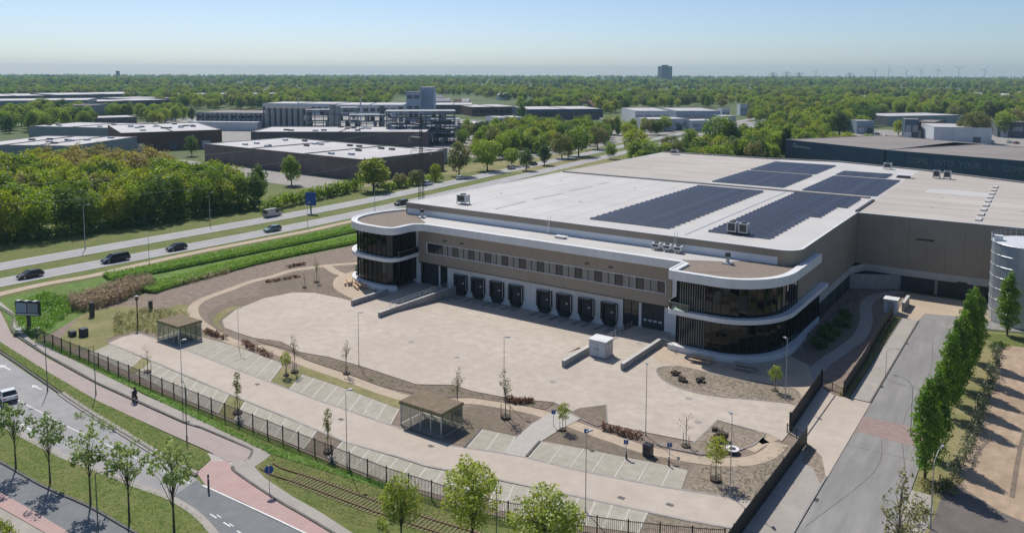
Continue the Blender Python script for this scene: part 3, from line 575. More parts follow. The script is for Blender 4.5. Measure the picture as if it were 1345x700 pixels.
MB().box(-24, 196, HZ, -12, 204, HZ + .015).build('roof_mat', 'roof_white', WH)
for i in range(1, 13):
    x = HX0 + 6.0 * i
    if x < -70: MB().box(x - .07, HY0 + .8, HZ, x + .07, 179.2, HZ + .012).build('roof_seam', 'roof_tan', WH)
for i in range(1, 7): MB().box(HX0 + .8, 180.9 + 9.2 * i, HZ - .004, -70.2, 181.02 + 9.2 * i, HZ + .010).build('roof_seam', 'roof_felt', WH)
for i in range(1, 9): MB().box(HX1 + .4, WY + 7.5 * i, HZ, 40 - 6.2 * i, WY + 7.5 * i + .12, HZ + .009).build('roof_seam', 'roof_felt', WH)
for x, y in ((-100, 140), (-80, 140), (-100, 165), (-80, 165), (-20, 175), (-20, 190), (-95, 205), (-80, 225), (-5, 180)): MB().tube((x, y, HZ), (x, y, HZ + .03), .45, .45, 10).build('roof_drain', 'roof_felt', WH)
# dock front: brown office band with a long window strip over a concrete dock wall
FY, GY = 111.0, 112.0
wx0, wx1 = -96.5, -48.3
wall_run('cladding_panel', [V(-98.6, FY), V(-47.3, FY)], 0.3, 4.4, 6.32, 'cladding', 6.4)
wall_run('cladding_panel', [V(-98.6, FY), V(-47.3, FY)], 0.3, 8.28, 10.5, 'cladding', 6.4)
MB().box(-98.6, FY, 6.33, wx0, FY + .3, 8.27).build('cladding_panel', 'cladding', WH); MB().box(wx1, FY, 6.33, -47.3, FY + .3, 8.27).build('cladding_panel', 'cladding', WH)
MB().box(-98.6, FY + .02, 4.25, -47.3, HY0, 4.39).build('soffit', 'dark_frame', WH)
fr = MB(); fr.box(wx0 - .02, FY - .06, 6.26, wx1 + .02, FY + .1, 6.36); fr.box(wx0 - .02, FY - .06, 8.22, wx1 + .02, FY + .1, 8.32); fr.box(wx0 - .06, FY - .055, 6.36, wx0 + .06, FY + .1, 8.22); fr.box(wx1 - .06, FY - .055, 6.36, wx1 + .06, FY + .1, 8.22)
FRO = fr.build('window_frame', 'white_metal', WH)
n = 39; s = (wx1 - wx0 - .12) / n
for i in range(n):
    x = wx0 + .06 + s * i; dark = (i % 3 == 2) or i < 2
    MB().box(x + .03, FY + .1, 6.36, x + s - .03, FY + .14, 8.22).build('pane', 'window_dark' if dark else 'blind', FRO)
    MB().box(x + s - .035, FY + .02, 6.362, x + s + .035, FY + .15, 8.218).build('mullion', 'dark_frame', FRO)
for x in (-92.5, -88.5, -62.5, -58.2): MB().box(x, FY - .08, 9.0, x + .8, FY - .002, 9.25).build('wall_vent', 'steel_dark', WH)
# dock wall in concrete panels
DX = [-89.0, -85.0, -80.8, -76.7, -70.8, -66.85, -62.6, -58.35]
edges = [-92.0] + [(-92.0 + -87) / 2][:0] + [-87.0, -82.9, -78.75, -73.8, -68.8, -64.7, -60.5, -56.3]
for a, b in zip(edges[:-1], edges[1:]): MB().box(a + .015, GY, -1.3, b - .015, GY + .3, 4.24).build('wall_panel', 'dock_white', WH)
MB().box(-92.3, GY - .03, -1.3, -92.0, GY + .3, 4.24).build('pilaster', 'dock_white', WH); MB().box(-56.3, GY - .03, -1.3, -56.0, GY + .3, 4.24).build('pilaster', 'dock_white', WH)
def dock(x):
    sh = MB(); y = GY - .55
    sh.box(x - 1.45, y, 2.45, x + 1.45, GY, 3.05); sh.box(x - 1.45, y + .01, .25, x - 1.0, GY, 2.45); sh.box(x + 1.0, y + .01, .25, x + 1.45, GY, 2.45)
    o = sh.build('dock_shelter', 'black_rubber', WH)
    MB().box(x - 1.0, GY - .1, .2, x + 1.0, GY - .02, 2.45).build('dock_door', 'door_dark', o)
    MB().box(x + .25, GY - .13, 1.35, x + .65, GY - .1, 1.6).build('door_window', 'pale_wall', o)
    MB().box(x - .95, GY - .45, -.75, x + .95, GY - .02, .2).build('leveller', 'black_rubber', o)
    for s_ in (-1, 1):
        MB().box(x + s_ * 1.18 - .12, GY - .3, -.35, x + s_ * 1.18 + .12, GY - .02, .2).build('bumper', 'black_rubber', o)
        MB().box(x + s_ * 1.46 - .035, y - .03, .25, x + s_ * 1.46 + .035, y + .06, 3.08).build('edge_strip', 'galv', o)
    MB().box(x - 1.1, y - .03, 3.051, x + .9, y + .1, 3.1).build('edge_strip', 'galv', o)
    for s_ in (-1, 1): MB().tube((x + s_ * .95, GY - .8, -.78), (x + s_ * .95, GY - 3.6, -.62), .09, .09, 6).build('wheel_guide', 'galv', o)
for x in DX: dock(x)
def gate(x0, x1, z1):
    k = 5; h = z1 / k; o = MB().box(x0 - .12, GY + .02, z1, x1 + .12, GY + .25, z1 + .05).build('gate_frame', 'dark_frame', WH)
    for i in range(k): MB().box(x0, GY + .1, i * h + .012, x1, GY + .2, (i + 1) * h - .012).build('gate_panel', 'door_dark', o)
    return o
gate(-98.1, -94.5, 4.15); gr_ = gate(-52.7, -48.9, 4.15)
for i in range(4): MB().box(-52.4 + i * .85, GY + .07, 1.15, -51.85 + i * .85, GY + .1, 1.45).build('gate_window', 'pale_wall', gr_)
MB().box(-94.45, GY, -.2, -94.1, GY + .3, 4.24).build('pilaster', 'dock_white', WH); MB().box(-53.2, GY - .02, -.2, -52.75, GY + .3, 4.24).build('pilaster', 'dock_white', WH)
def glazed(x0, x1):
    o = MB().box(x0, GY + .2, 0, x1, GY + .3, 4.22).build('entrance', 'window_dark', WH)
    for x in (x0, (x0 + x1) / 2, x1): MB().box(x - .05, GY + .1, 0, x + .05, GY + .2, 4.22).build('mullion', 'dark_frame', o)
    for z in (.05, 2.3, 4.1): MB().box(x0 + .05, GY + .11, z - .04, x1 - .05, GY + .19, z + .04).build('transom', 'dark_frame', o)
    return o
glazed(-94.1, -92.35); glazed(-56.0, -53.25)
# white side walls between docks and corner offices
MB().box(-103.2, 111.35, 0, -98.62, 111.75, 10.5).build('side_wall', 'white_render', WH); dd = MB().box(-101.4, 111.27, 0, -100.2, 111.35, 2.5).build('door', 'door_dark', WH); MB().box(-100.45, 111.2, 1.0, -100.35, 111.27, 1.15).build('handle', 'galv', dd)
MB().box(-48.85, GY - .02, -.2, -47.28, GY + .3, 4.24).build('side_wall', 'white_render', WH); MB().box(-47.28, 111.1, 0, -43.4, 111.5, 10.5).build('side_wall', 'white_render', WH)
# curved corner offices
LO = spline([(-108.65, 124), (-111.5, 121.8), (-113.6, 117), (-114, 112), (-113, 108.3), (-110.6, 105.4), (-107.5, 103.9), (-104, 103.5), (-101, 103.5), (-99.2, 104.0), (-98.4, 105.3), (-98.3, 107.3)], 5)
fil = spline([(-98.3, 107.3), (-98.15, 109.0), (-97.2, 110.1), (-95.5, 110.4)], 4)
RO = [V(-45.5, 110.4), V(-45.45, 105.6), V(-45.2, 104.85), V(-44.6, 104.6)] + [V(-42, 104.5)] + arcE(-38.3, 114.6, 8.6, 10.1, -90, 0, 14)
RO_top = RO + [V(-29.62, 121), V(-29.6, 128.2)]; RO_mid = RO + [V(-29.65, 121), V(-29.6, 133.2)]; RO_low = RO[2:] + [V(-29.75, 121.2)]
TOP = LO + fil[1:] + [V(-94, 110.4), V(-46, 110.4)] + RO_top
def band(name, line, w, z0, z1, m='white_metal'):
    inner = offset([Vector(p) for p in line], w); b = MB()
    for i in range(len(line) - 1):
        b.prism([line[i], line[i + 1], inner[i + 1], inner[i]], z0, z1)
    return b.build(name, m, WH)
band('roof_fascia', TOP, 1.15, 10.5, 11.75)
band('roof_fascia_lip', TOP, .35, 11.75, 11.83)
LO_mid = LO[6:] + [V(-98.4, 109.5), V(-98.5, 111.3)]
band('balcony_band', LO_mid, 1.15, 5.45, 6.1); band('balcony_band', RO_mid, 1.15, 5.45, 6.1)
band('plinth_band', LO[8:-6] , 1.3, 0.0, 0.9); band('plinth_band', RO_low, 1.3, 0.0, 0.9)
Lin, Rin = offset(LO, 1.1), offset(RO_top, 1.1)
MB().prism([p for p in Lin] + [V(-98.6, 118.4), V(-108.4, 118.4)], 10.45, 11.42).build('roof', 'roof_sedum', WH)
MB().prism([p for p in Rin[1:-1]] + [V(HX1 - .1, HY0 + 3), V(HX1 - 3, HY0 - .02), V(-46.6, HY0 - .02), V(-46.6, 111)], 10.45, 11.42).build('roof', 'roof_sedum', WH)
MB().prism([V(-98.6, 111.4), V(-46.6, 111.4), V(-46.6, HY0 - .02), V(-98.6, HY0 - .02)], 10.5, 11.45).build('roof', 'roof_white', WH)
MB().prism([V(-46.6, 113.2), V(-41, 115.8), V(-38, HY0 - .03), V(-46.6, HY0 - .03)], 11.3, 11.455).build('roof', 'roof_white', WH)
MB().prism([V(-98.6, 113.2), V(-102, 115.6), V(-104, HY0 - .03), V(-98.6, HY0 - .03)], 11.3, 11.455).build('roof', 'roof_white', WH)
# floors and back walls seen through the glass
for line, xa, xb in ((LO, -112.6, -99.6), (RO, -43.4, -31.2)):
    q = [p for p in offset(line, 1.3) if p.y < 112.5]
    q = q + [V(xb, 112.4), V(xa, 112.4)] if line is RO else q + [V(-99.6, 112.4), V(-112.6, 112.4)]
    MB().prism(q, 5.5, 6.05).build('floor_slab', 'interior_floor', WH); MB().prism(q, .1, .3).build('floor_slab', 'interior_floor', WH)
MB().box(-112.2, 113.2, .1, -99.6, 113.4, 10.44).build('core_wall', 'interior', WH); MB().box(-43.3, 112.6, .1, -31.6, 112.8, 10.44).build('core_wall', 'interior', WH)
for x, y in ((-109.5, 107.8), (-102, 107), (-41, 108.2), (-34.2, 110.4)):
    MB().tube((x, y, .3), (x, y, 10.44), .2, .2, 8).build('column', 'interior', WH)
for x0, x1, y, z0, z1 in ((-42.6, -38.8, 107.2, 6.1, 9.3), (-38.2, -36.2, 107.6, 6.1, 9.0), (-42.2, -39.5, 107.6, .4, 3.9), (-38.6, -35.6, 108.4, .4, 3.0)):
    MB().box(x0, y, z0, x1, y + .08, z1).build('screen', 'blind', WH)
for c in ((-35.2, 107.9, 6.1), (-34.4, 108.6, 6.1), (-35.9, 107.8, 6.1), (-111, 107.5, .4)):
    b = MB()
    for _ in range(30):
        p = Vector(c) + Vector((random.gauss(0, .3), random.gauss(0, .3), random.uniform(.4, 2.4))); b.obox(p, (.35, .25, .2), random.random() * 3)
    b.build('indoor_plant', 'plant_green', WH)
def curtain(line, z0, z1, step=1.25, name='curtain_wall'):
    L = sum((b - a).length for a, b in zip(line[:-1], line[1:])); n = max(2, round(L / step)); q = resample(line, n)
    o = band(name, q, .12, z1 - .12, z1, 'dark_frame'); band_low = None
    for a, b in zip(q[:-1], q[1:]):
        d = (b - a).normalized(); nr = Vector((-d.y, d.x, 0))
        MB().prism([a + d * .04 + nr * .04, b - d * .04 + nr * .04, b - d * .04 + nr * .07, a + d * .04 + nr * .07], z0, z1 - .12).build('pane', 'glass', o)
    for a in q: MB().obox((a.x, a.y, (z0 + z1 - .12) / 2), (.08, .12, z1 - .12 - z0), 0).build('mullion', 'dark_frame', o)
    return o
gl = [p for p in offset(LO, 1.05)][4:]; gl = [p for p in gl if p.y < 121] + [V(-99.45, 109.5), V(-99.5, 111.3)]
gr = [V(-44.0, 111.0)] + [p for p in offset(RO, 1.05)][2:]
curtain(gl, 6.1, 10.48); curtain(gl, .9, 5.44)
curtain(gr + [V(-30.62, 118.4)], 6.1, 10.48); curtain(gr + [V(-30.55, 118.4), V(-30.45, 131)], .9, 5.44)
MB().box(-30.6, 121.3, 0, -30.3, 131, .88).build('plinth_band', 'white_render', WH)
for z0, z1 in ((6.15, 9.9), (.95, 5.0)):
    for i in range(11):
        x = -43.6 + .36 * i; MB().box(x, 105.42, z0, x + .05, 105.5, z1 + .2).build('reflection_fin', 'concrete_grey', WH)  # added pale strips standing in for light reflected on the mullions
    for i in range(3):
        x = -111.2 + .5 * i; MB().box(x, 107.6 - .35 * i, z0, x + .12, 107.7 - .35 * i, z1).build('vertical_louvre', 'pale_wall', WH)
# balcony railings of clear glass
for line in (RO[:5], LO_mid[-9:]):
    b = MB(); q = offset(line, .15)
    for a, c in zip(q[:-1], q[1:]): 
        d = (c - a).normalized() * .02; b.prism([a, c, c + Vector((-d.y, d.x, 0)), a + Vector((-d.y, d.x, 0))], 6.1, 7.15)
    o = b.build('balcony_railing', 'glass_clear', WH); r_ = MB(); r_.path([Vector((p.x, p.y, 7.17)) for p in q], .03, 6); r_.build('handrail', 'galv', o)
# ---- things standing on the roofs
def roof_unit(x, y, z, d, label, name='rooftop_unit', m='galv', fan=True):
    t = empty(name, (x, y, z), label, 'rooftop unit')
    b = MB(); a = d[0] / 2, d[1] / 2
    for sx in (-1, 1):
        for sy in (-1, 1): b.box(x + sx * a[0] - .06 * sx - .05, y + sy * a[1] - .06 * sy - .05, z, x + sx * a[0] - .06 * sx + .05, y + sy * a[1] - .06 * sy + .05, z + .4)
    b.build('leg', 'steel_dark', t); MB().box(x - a[0], y - a[1], z + .4, x + a[0], y + a[1], z + d[2]).build('casing', m, t)
    MB().box(x - a[0] * .75, y - a[1] - .04, z + .6, x + a[0] * .75, y - a[1], z + d[2] - .2).build('louvre', 'steel_dark', t)
    if fan: MB().tube((x, y, z + d[2]), (x, y, z + d[2] + .18), min(a) * .8, min(a) * .75, 12).build('fan', 'steel_dark', t)
    return t
roof_unit(-98.0, 124.0, HZ, (2.2, 1.6, 1.9), 'grey air handling unit alone on the white roof near its far left corner')
roof_unit(-43.4, 126.4, HZ, (1.5, 1.3, 2.0), 'left of the two grey fan units in front of the solar panels'); roof_unit(-41.5, 126.4, HZ, (1.5, 1.3, 2.0), 'right of the two grey fan units in front of the solar panels')
roof_unit(-38.6, 238.5, HZ, (2.0, 1.6, 1.7), 'grey fan unit at the back roof edge behind the solar panels')
roof_unit(-33.0, 236.5, HZ, (2.0, 1.6, 1.7), 'grey fan unit right of the panels at the back roof edge') if 0 else None
roof_unit(-25.0, 225.0, HZ, (1.6, 1.5, 2.0), 'left of the two pale fan units on the tan roof by the navy warehouse'); roof_unit(-22.6, 225.0, HZ, (1.6, 1.5, 2.0), 'right of the two pale fan units on the tan roof by the navy warehouse')
roof_unit(-102.5, 240.5, HZ, (2.4, 1.6, 1.5), 'small grey unit at the far back edge of the tan roof')
roof_unit(-52.8, 117.3, 11.45, (1.3, 1.0, 1.15), 'leftmost of three white cooling units on the lower roof', m='white_metal'); roof_unit(-50.9, 117.3, 11.45, (1.3, 1.0, 1.15), 'middle one of three white cooling units on the lower roof', m='white_metal'); roof_unit(-49.0, 117.2, 11.45, (1.3, 1.0, 1.15), 'rightmost of three white cooling units on the lower roof', m='white_metal')
def vent(x, y, z, label):
    t = empty('roof_vent', (x, y, z), label, 'roof vent')
    MB().tube((x, y, z), (x, y, z + 1.1), .28, .28, 10).build('pipe', 'galv', t); MB().tube((x, y, z + 1.1), (x, y, z + 1.7), .42, .42, 10).build('cowl', 'steel_dark', t); MB().box(x - .7, y - .7, z, x + .7, y + .7, z + .2).build('curb', 'galv', t)
vent(-40.1, 115.0, 11.42, 'short dark vent pipe on the brown roof over the right corner office'); vent(-102.9, 117.0, 11.42, 'short dark vent pipe on the brown roof over the left corner office')
t = empty('roof_hatch', (-70.3, 116.2, 11.45), 'pale flat hatch lid lying open on the lower white roof', 'roof hatch')
MB().box(-71.2, 115.6, 11.45, -69.4, 116.6, 11.7).build('curb', 'galv', t); MB().obox((-70.2, 116.15, 11.78), (2.1, 1.2, .1)).build('lid', 'white_metal', t)
def ladder(x, label):
    t = empty('ladder', (x, 118.2, 11.45), label, 'ladder'); b = MB()
    for s_ in (-.25, .25): b.tube((x + s_, 117.6, 11.45), (x + s_, 118.4, 14.6), .03, .03, 5)
    b.build('stile', 'galv', t); b = MB()
    for i in range(9): b.tube((x - .25, 117.68 + .08 * i, 11.8 + .3 * i), (x + .25, 117.68 + .08 * i, 11.8 + .3 * i), .02, .02, 5)
    b.build('rung', 'galv', t)
ladder(-74.0, 'thin metal ladder leaning from the lower roof against the hall, left one'); ladder(-49.9, 'thin metal ladder against the hall behind the three cooling units')
t = empty('skylight', (-32.0, 221, HZ), 'open white skylight near the back edge of the roof', 'skylight')
MB().box(-33.5, 220, HZ, -30.5, 222, HZ + .4).build('curb', 'steel_dark', t); MB().obox((-31.6, 221, HZ + .75), (3.6, 2.0, .12)).build('lid', 'white_metal', t)
for px in ((1265, 238), (1082, 205), (1055, 207)):
    pass
# ---- solar arrays, row by row
def solar(x0, x1, y0, y1, label, steps=None):
    t = empty('solar_array', ((x0 + x1) / 2, (y0 + y1) / 2, HZ), label, 'solar panels', 'solar panel fields on the roof')
    pitch = 1.16; n = int((y1 - y0) / pitch); cache = {}
    for i in range(n):
        y = y0 + pitch * (i + .5); xr = x1
        if steps:
            for ya, yb, xx in steps:
                if ya <= y < yb: xr = xx
        k = int((xr - x0) / 1.72); key = (k, i % 3)
        if key not in cache:
            b = MB(); b.cur = 0
            for j in range(k):
                xa, xb = j * 1.72 + .02, j * 1.72 + 1.70; d = .475
                z0, z1 = (.10, .27) if True else (0, 0)
                P = [(xa, -d, z0), (xb, -d, z0), (xb, d, z1), (xa, d, z1)]; Q = [(p[0], p[1], p[2] - .04) for p in P]
                b.cur = 2 if (j * 7 + i * 3) % 5 < 2 else 0; b.face(P)
                b.cur = 1
                for e in range(4): f = (e + 1) % 4; b.face([P[f], P[e], Q[e], Q[f]])
                b.cur = 0
            b.cur = 1
            for j in range(0, k, 4): b.box(j * 1.72 + .8, -.4, 0, j * 1.72 + .86, .45, .12)
            o = b.build('solar_panel_row', ['solar_cell', 'solar_frame', 'solar_cell_b'], t, world=False); cache[key] = o; first = True
        else:
            o = clone(cache[key], 'solar_panel_row', (0, 0, 0), t)
        o.location = (x0 - (x0 + x1) / 2 + (.22 if i % 2 else 0), y - (y0 + y1) / 2, .02)
    return t
solar(-69.0, -52.0, 123.8, 176.0, 'large dark blue panel field nearest the front left of the roof aisle')
solar(-47.3, -31.9, 125.2, 177.5, 'dark blue panel field with a stepped right edge by the hall corner', [(120, 139, -36.6), (139, 150, -35.4), (150, 163, -34.6)])
solar(-69.0, -51.0, 184.5, 211.5, 'panel field behind the low grey ridge, left of the white aisle'); solar(-69.2, -51.2, 214.0, 238.0, 'rearmost panel field left of the white aisle')
solar(-47.2, -31.2, 183.0, 214.0, 'panel field behind the ridge, right of the white aisle'); solar(-47.4, -34.2, 216.2, 226.5, 'small rear panel field right of the white aisle')
# ---------------------------------------------------------------- yard walls, cabinet, tank
def yard_wall(x, y0, y1, z0a, z0b, top, label, rail=False):
    t = empty('retaining_wall', (x, (y0 + y1) / 2, 0), label, 'wall')
    n = max(2, round((y1 - y0) / 3)); st = (y1 - y0) / n
    for i in range(n): MB().box(x - .22, y0 + st * i + .008, z0a, x + .22, y0 + st * (i + 1) - .008, top).build('wall_panel', 'concrete_grey', t)
    MB().box(x - .26, y0 - .02, top, x + .26, y1, top + .07).build('coping', 'concrete', t)
    return t
def railing(pts, z, label, h=1.0):
    c = sum((Vector(p) for p in pts), Vector()) / len(pts); t = empty('guard_rail', (c.x, c.y, z), label, 'railing'); Pz = [Vector((p[0], p[1], 0)) for p in pts]
    L = sum((b - a).length for a, b in zip(Pz[:-1], Pz[1:])); n = max(2, round(L / 1.5)); q = resample(Pz, n)
    for p in q: MB().tube((p.x, p.y, z - .2), (p.x, p.y, z + h), .035, .035, 6).build('post', 'galv', t)
    for hh in (h, h * .55): MB().path([Vector((p.x, p.y, z + hh)) for p in q], .03, 6).build('rail', 'galv', t)
    return t
yard_wall(-98.5, 93.6, 102.5, -.3, -.3, .95, 'short grey wall at the far left of the loading yard'); yard_wall(-90.0, 91.5, 111.4, -1.2, -1.2, .85, 'long grey wall along the left side of the sunken docks')
yard_wall(-53.9, 90.0, 99.2, -1.2, -1.2, .95, 'grey wall in front of the white cabinet in the yard'); yard_wall(-46.8, 93.6, 105.8, -.3, -.3, .95, 'grey wall nearest the right corner office')
railing(W2([(-90.35, 94.5), (-90.35, 110.8)]), .9, 'zigzag steel railing on top of the long dock wall, left side', .9); railing(W2([(-53.9, 101.2), (-53.9, 111)]), .0, 'white steel railing between the docks and the right gate'); railing(W2([(-46.4, 106), (-44.8, 105.2), (-43.6, 103.9)]), .1, 'short white railing from the wall to the right corner office')
t = empty('transformer_cabinet', (-51.7, 97.2, .08), 'white square utility cabinet standing alone in the yard', 'cabinet')
MB().box(-53.3, 95.7, .0, -50.4, 98.3, .18).build('base', 'concrete_grey', t); MB().box(-53.15, 95.85, .18, -50.55, 98.15, 2.45).build('housing', 'concrete', t)
MB().box(-53.3, 95.7, 2.45, -50.4, 98.3, 2.6).build('roof', 'white_metal', t)
for i in range(2): d = MB().box(-53.05 + 1.28 * i, 95.8, .25, -51.87 + 1.28 * i, 95.85, 2.35).build('door', 'pale_wall', t); MB().box(-52.2 + .5 * i, 95.75, 1.2, -52.1 + .5 * i, 95.8, 1.45).build('handle', 'steel_dark', d)
for i in range(3): MB().box(-50.55, 96.1 + .7 * i, 1.5, -50.5, 96.6 + .7 * i, 2.2).build('louvre', 'galv', t)
def tank(cx, cy, r, h):
    t = empty('storage_tank', (cx, cy, 0), 'big ribbed steel water tank beside the brown wing wall', 'tank')
    N = 40; b = MB(); zr = np.linspace(0, h, 8)
    ring = lambda z, rr: [(cx + rr * math.cos(2 * math.pi * i / N), cy + rr * math.sin(2 * math.pi * i / N), z) for i in range(N)]
    for k in range(7):
        c = MB(); A, B_ = ring(zr[k] + .015, r), ring(zr[k + 1] - .015, r)
        for i in range(N): j = (i + 1) % N; c.face([A[i], A[j], B_[j], B_[i]])
        c.build('shell_ring', 'tank_steel', t)
        MB().path([Vector(p) for p in ring(zr[k + 1], r + .02)] + [Vector(ring(zr[k + 1], r + .02)[0])], .05, 4).build('hoop', 'galv', t)
    c = MB(); A = ring(h, r + .12)
    for i in range(N): c.face([A[i], A[(i + 1) % N], (cx, cy, h + .35)])
    c.build('lid', 'pale_wall', t)
    b = MB()
    for i in range(12, 24): p = A[i]; b.tube((p[0], p[1], h), (p[0], p[1], h + 1.1), .03, .03, 4)
    for zz in (.6, 1.1): b.path([Vector((A[i][0], A[i][1], h + zz)) for i in range(12, 24)], .025, 4)
    b.build('railing', 'galv', t); MB().box(cx - r + .4, cy - 1.6, h + .1, cx - r + 1.6, cy - .5, h + .9).build('hatch', 'white_metal', t)
    b = MB()
    for s_ in (-.22, .22): b.tube((cx - r * .86 - .1, cy - r * .55 + s_, 0), (cx - r * .86 - .1, cy - r * .55 + s_, h + 1.1), .03, .03, 4)
    for i in range(int(h / .35)): b.tube((cx - r * .86 - .1, cy - r * .55 - .22, .3 + .35 * i), (cx - r * .86 - .1, cy - r * .55 + .22, .3 + .35 * i), .02, .02, 4)
    b.build('ladder', 'galv', t)
tank(-2.3, 151.2, 5.9, 12.9)
# ---------------------------------------------------------------- plants
def leaf_mesh(name, centers, radii, per, size, m, flat=0.5, seed=0, drop=0.0):
    """leaf clumps: many small quads round every clump centre; 'tint' per clump"""
    rg = np.random.RandomState(seed); n = len(centers)
    c = np.repeat(np.asarray(centers, float), per, 0); rr = np.repeat(np.asarray(radii, float), per, 0)
    d = rg.normal(size=(n * per, 3)); d /= np.linalg.norm(d, axis=1)[:, None] + 1e-9
    p = c + d * (rr * rg.uniform(0.35, 1.0, (n * per, 1)) ** 0.6 if rr.ndim == 2 else (rr[:, None] * rg.uniform(0.35, 1.0, (n * per, 1)) ** 0.6))
    nr = d * 0.9 + rg.normal(size=d.shape) * 0.7 + np.array([0, 0, 0.35]); nr /= np.linalg.norm(nr, axis=1)[:, None]
    a = np.cross(nr, rg.normal(size=d.shape)); a /= np.linalg.norm(a, axis=1)[:, None] + 1e-9; b = np.cross(nr, a)
    s = size * rg.uniform(0.6, 1.3, (n * per, 1)); w_ = s * flat
    quad = np.stack([p - a * s, p + b * w_ - a * s * .1, p + a * s, p - b * w_ + a * s * .1], 1)
    N = n * per; me = bpy.data.meshes.new(name); me.vertices.add(N * 4); me.vertices.foreach_set('co', quad.reshape(-1).astype('f'))
    me.loops.add(N * 4); me.loops.foreach_set('vertex_index', np.arange(N * 4, dtype='i'))
    me.polygons.add(N); me.polygons.foreach_set('loop_start', np.arange(0, N * 4, 4, dtype='i'))
    me.update(calc_edges=True); t = np.repeat(rg.uniform(0, 1, n), per) * 0.6 + rg.uniform(0, 0.4, N)
    at = me.attributes.new('tint', 'FLOAT', 'FACE'); at.data.foreach_set('value', t.astype('f'))
    me.materials.append(MATS[m]); return me
def crown_clumps(n, rx, rz, zc, seed, shape='round', shell=0.55):
    rg = np.random.RandomState(seed); out = []
    while len(out) < n:
        p = rg.uniform(-1, 1, 3); q = np.linalg.norm(p)
        if q > 1 or q < shell * rg.uniform(0, 1): continue
        z = p[2]
        k = 1.0
        if shape == 'cone': k = 1.0 - 0.72 * (z + 1) / 2 if z > -0.55 else 0.7 + 0.4 * (z + 1)
        elif shape == 'spire': k = 1.12 - 0.78 * ((z + 1) / 2) ** 1.3
        elif shape == 'egg': k = 1.05 - 0.35 * (z + 1) / 2
        elif shape == 'flat': k = 1.0
        out.append((p[0] * rx * k, p[1] * rx * k, zc + z * rz))
    return np.array(out)
def limbs(b, h, r, crown, k, rg, lean=0.0):
    """tapered bent trunk and limbs reaching into the crown"""
    pts = [Vector((lean * i * i * .1, lean * .3 * i, h * f)) for i, f in enumerate((0, .3, .6, .9))]; rad = [r * 1.25, r * .85, r * .6, r * .25]
    for i in range(3): b.tube(pts[i], pts[i + 1], rad[i], rad[i + 1], 7, cap=(i == 2))
    tgt = [crown[j] for j in rg.choice(len(crown), min(k, len(crown)), replace=False)]
    for t in tgt:
        t = Vector(t); f = rg.uniform(.3, .8); s = Vector((0, 0, h * f)) if h * f < t.z else Vector((0, 0, max(t.z - .8, h * .25)))
        mid = s.lerp(t, .55) + Vector((0, 0, .12 * (t - s).length)); rr = r * .38
        b.tube(s, mid, rr, rr * .6, 5, cap=False); b.tube(mid, t, rr * .6, rr * .15, 4)
def tree_proto(name, h, rx, rz, zc, clumps, per, size, m, bark='bark', shape='round', cr=None, r=.16, k=7, seed=1, shell=.55, single=False, flat=.55, lean=0.0):
    c = crown_clumps(clumps, rx, rz, zc, seed, shape, shell); rg = np.random.RandomState(seed + 99)
    rad = np.full(len(c), cr or rx * .32) * rg.uniform(.7, 1.25, len(c))
    cm = leaf_mesh('crown', c, rad, per, size, m, flat, seed)
    b = MB(); limbs(b, zc + rz * .5, r, c, k, rg, lean)
    root = empty(name, (0, 0, 0)); b.build('trunk', bark, root, world=False)
    o = bpy.data.objects.new('crown', cm); COL.objects.link(o); o.parent = root
    return root
USED = {}
def place(proto, loc, label, cat='tree', group=None, s=1.0, rz=None, name=None):
    """first use moves the prototype itself, later uses copy it with its parts"""
    rz = random.uniform(0, 6.28) if rz is None else rz
    sc = s if isinstance(s, (tuple, list)) else (s, s, s)
    if proto.name not in USED: o = proto; USED[proto.name] = 1
    else: o = copy_tree(proto)
    o.location = loc; o.rotation_euler = (0, 0, rz); o.scale = sc
    for key in ('label', 'group', 'category'):
        if key in o: del o[key]
    return tag(o, label, cat, group)
# --- right road: clipped hornbeams, a sparse shrub tree
HB = [tree_proto('hornbeam_tree', 10, 1.85, 4.9, 5.9, 170, 44, .15, 'leaf_hornbeam', shape='spire', cr=.55, r=.13, seed=31 + i, shell=.5) for i in range(3)]
ords = ['nearest', 'second', 'third', 'fourth', 'fifth', 'sixth', 'seventh', 'eighth']
for i, (x, y, s) in enumerate([(-9.1, 85.2, 1.0), (-8.8, 90.5, .98), (-8.9, 102.5, 1.0), (-8.7, 107.5, 1.0), (-8.6, 113, 1.0), (-8.4, 118.5, 1.02), (-8.2, 125, 1.02)]):
    place(HB[i % 3], (x, y, .02), f'{ords[i]} dense green upright tree in the row along the right road, counted from the camera', group='upright trees along the right road', s=(.9 * s * [1.0, .9, .97, .86, 1.02, .93, 1.0][i], .9 * s * [1.0, .93, .9, 1.0, .88, .97, 1.0][i], s * [.97, .9, .95, 1.0, .93, 1.03, .98][i]))
place(HB[0], (-4.9, 141, .03), 'dense green upright tree on the grass island in front of the tank', s=.93)
spt = tree_proto('sparse_tree', 8, 1.5, 3.6, 4.4, 40, 12, .16, 'leaf_olive', bark='bark_pale', shape='egg', cr=.5, r=.10, k=24, seed=5)
place(spt, (-9.0, 68.6, .02), 'sparse half bare tree with olive leaves at the right road, lower right corner')
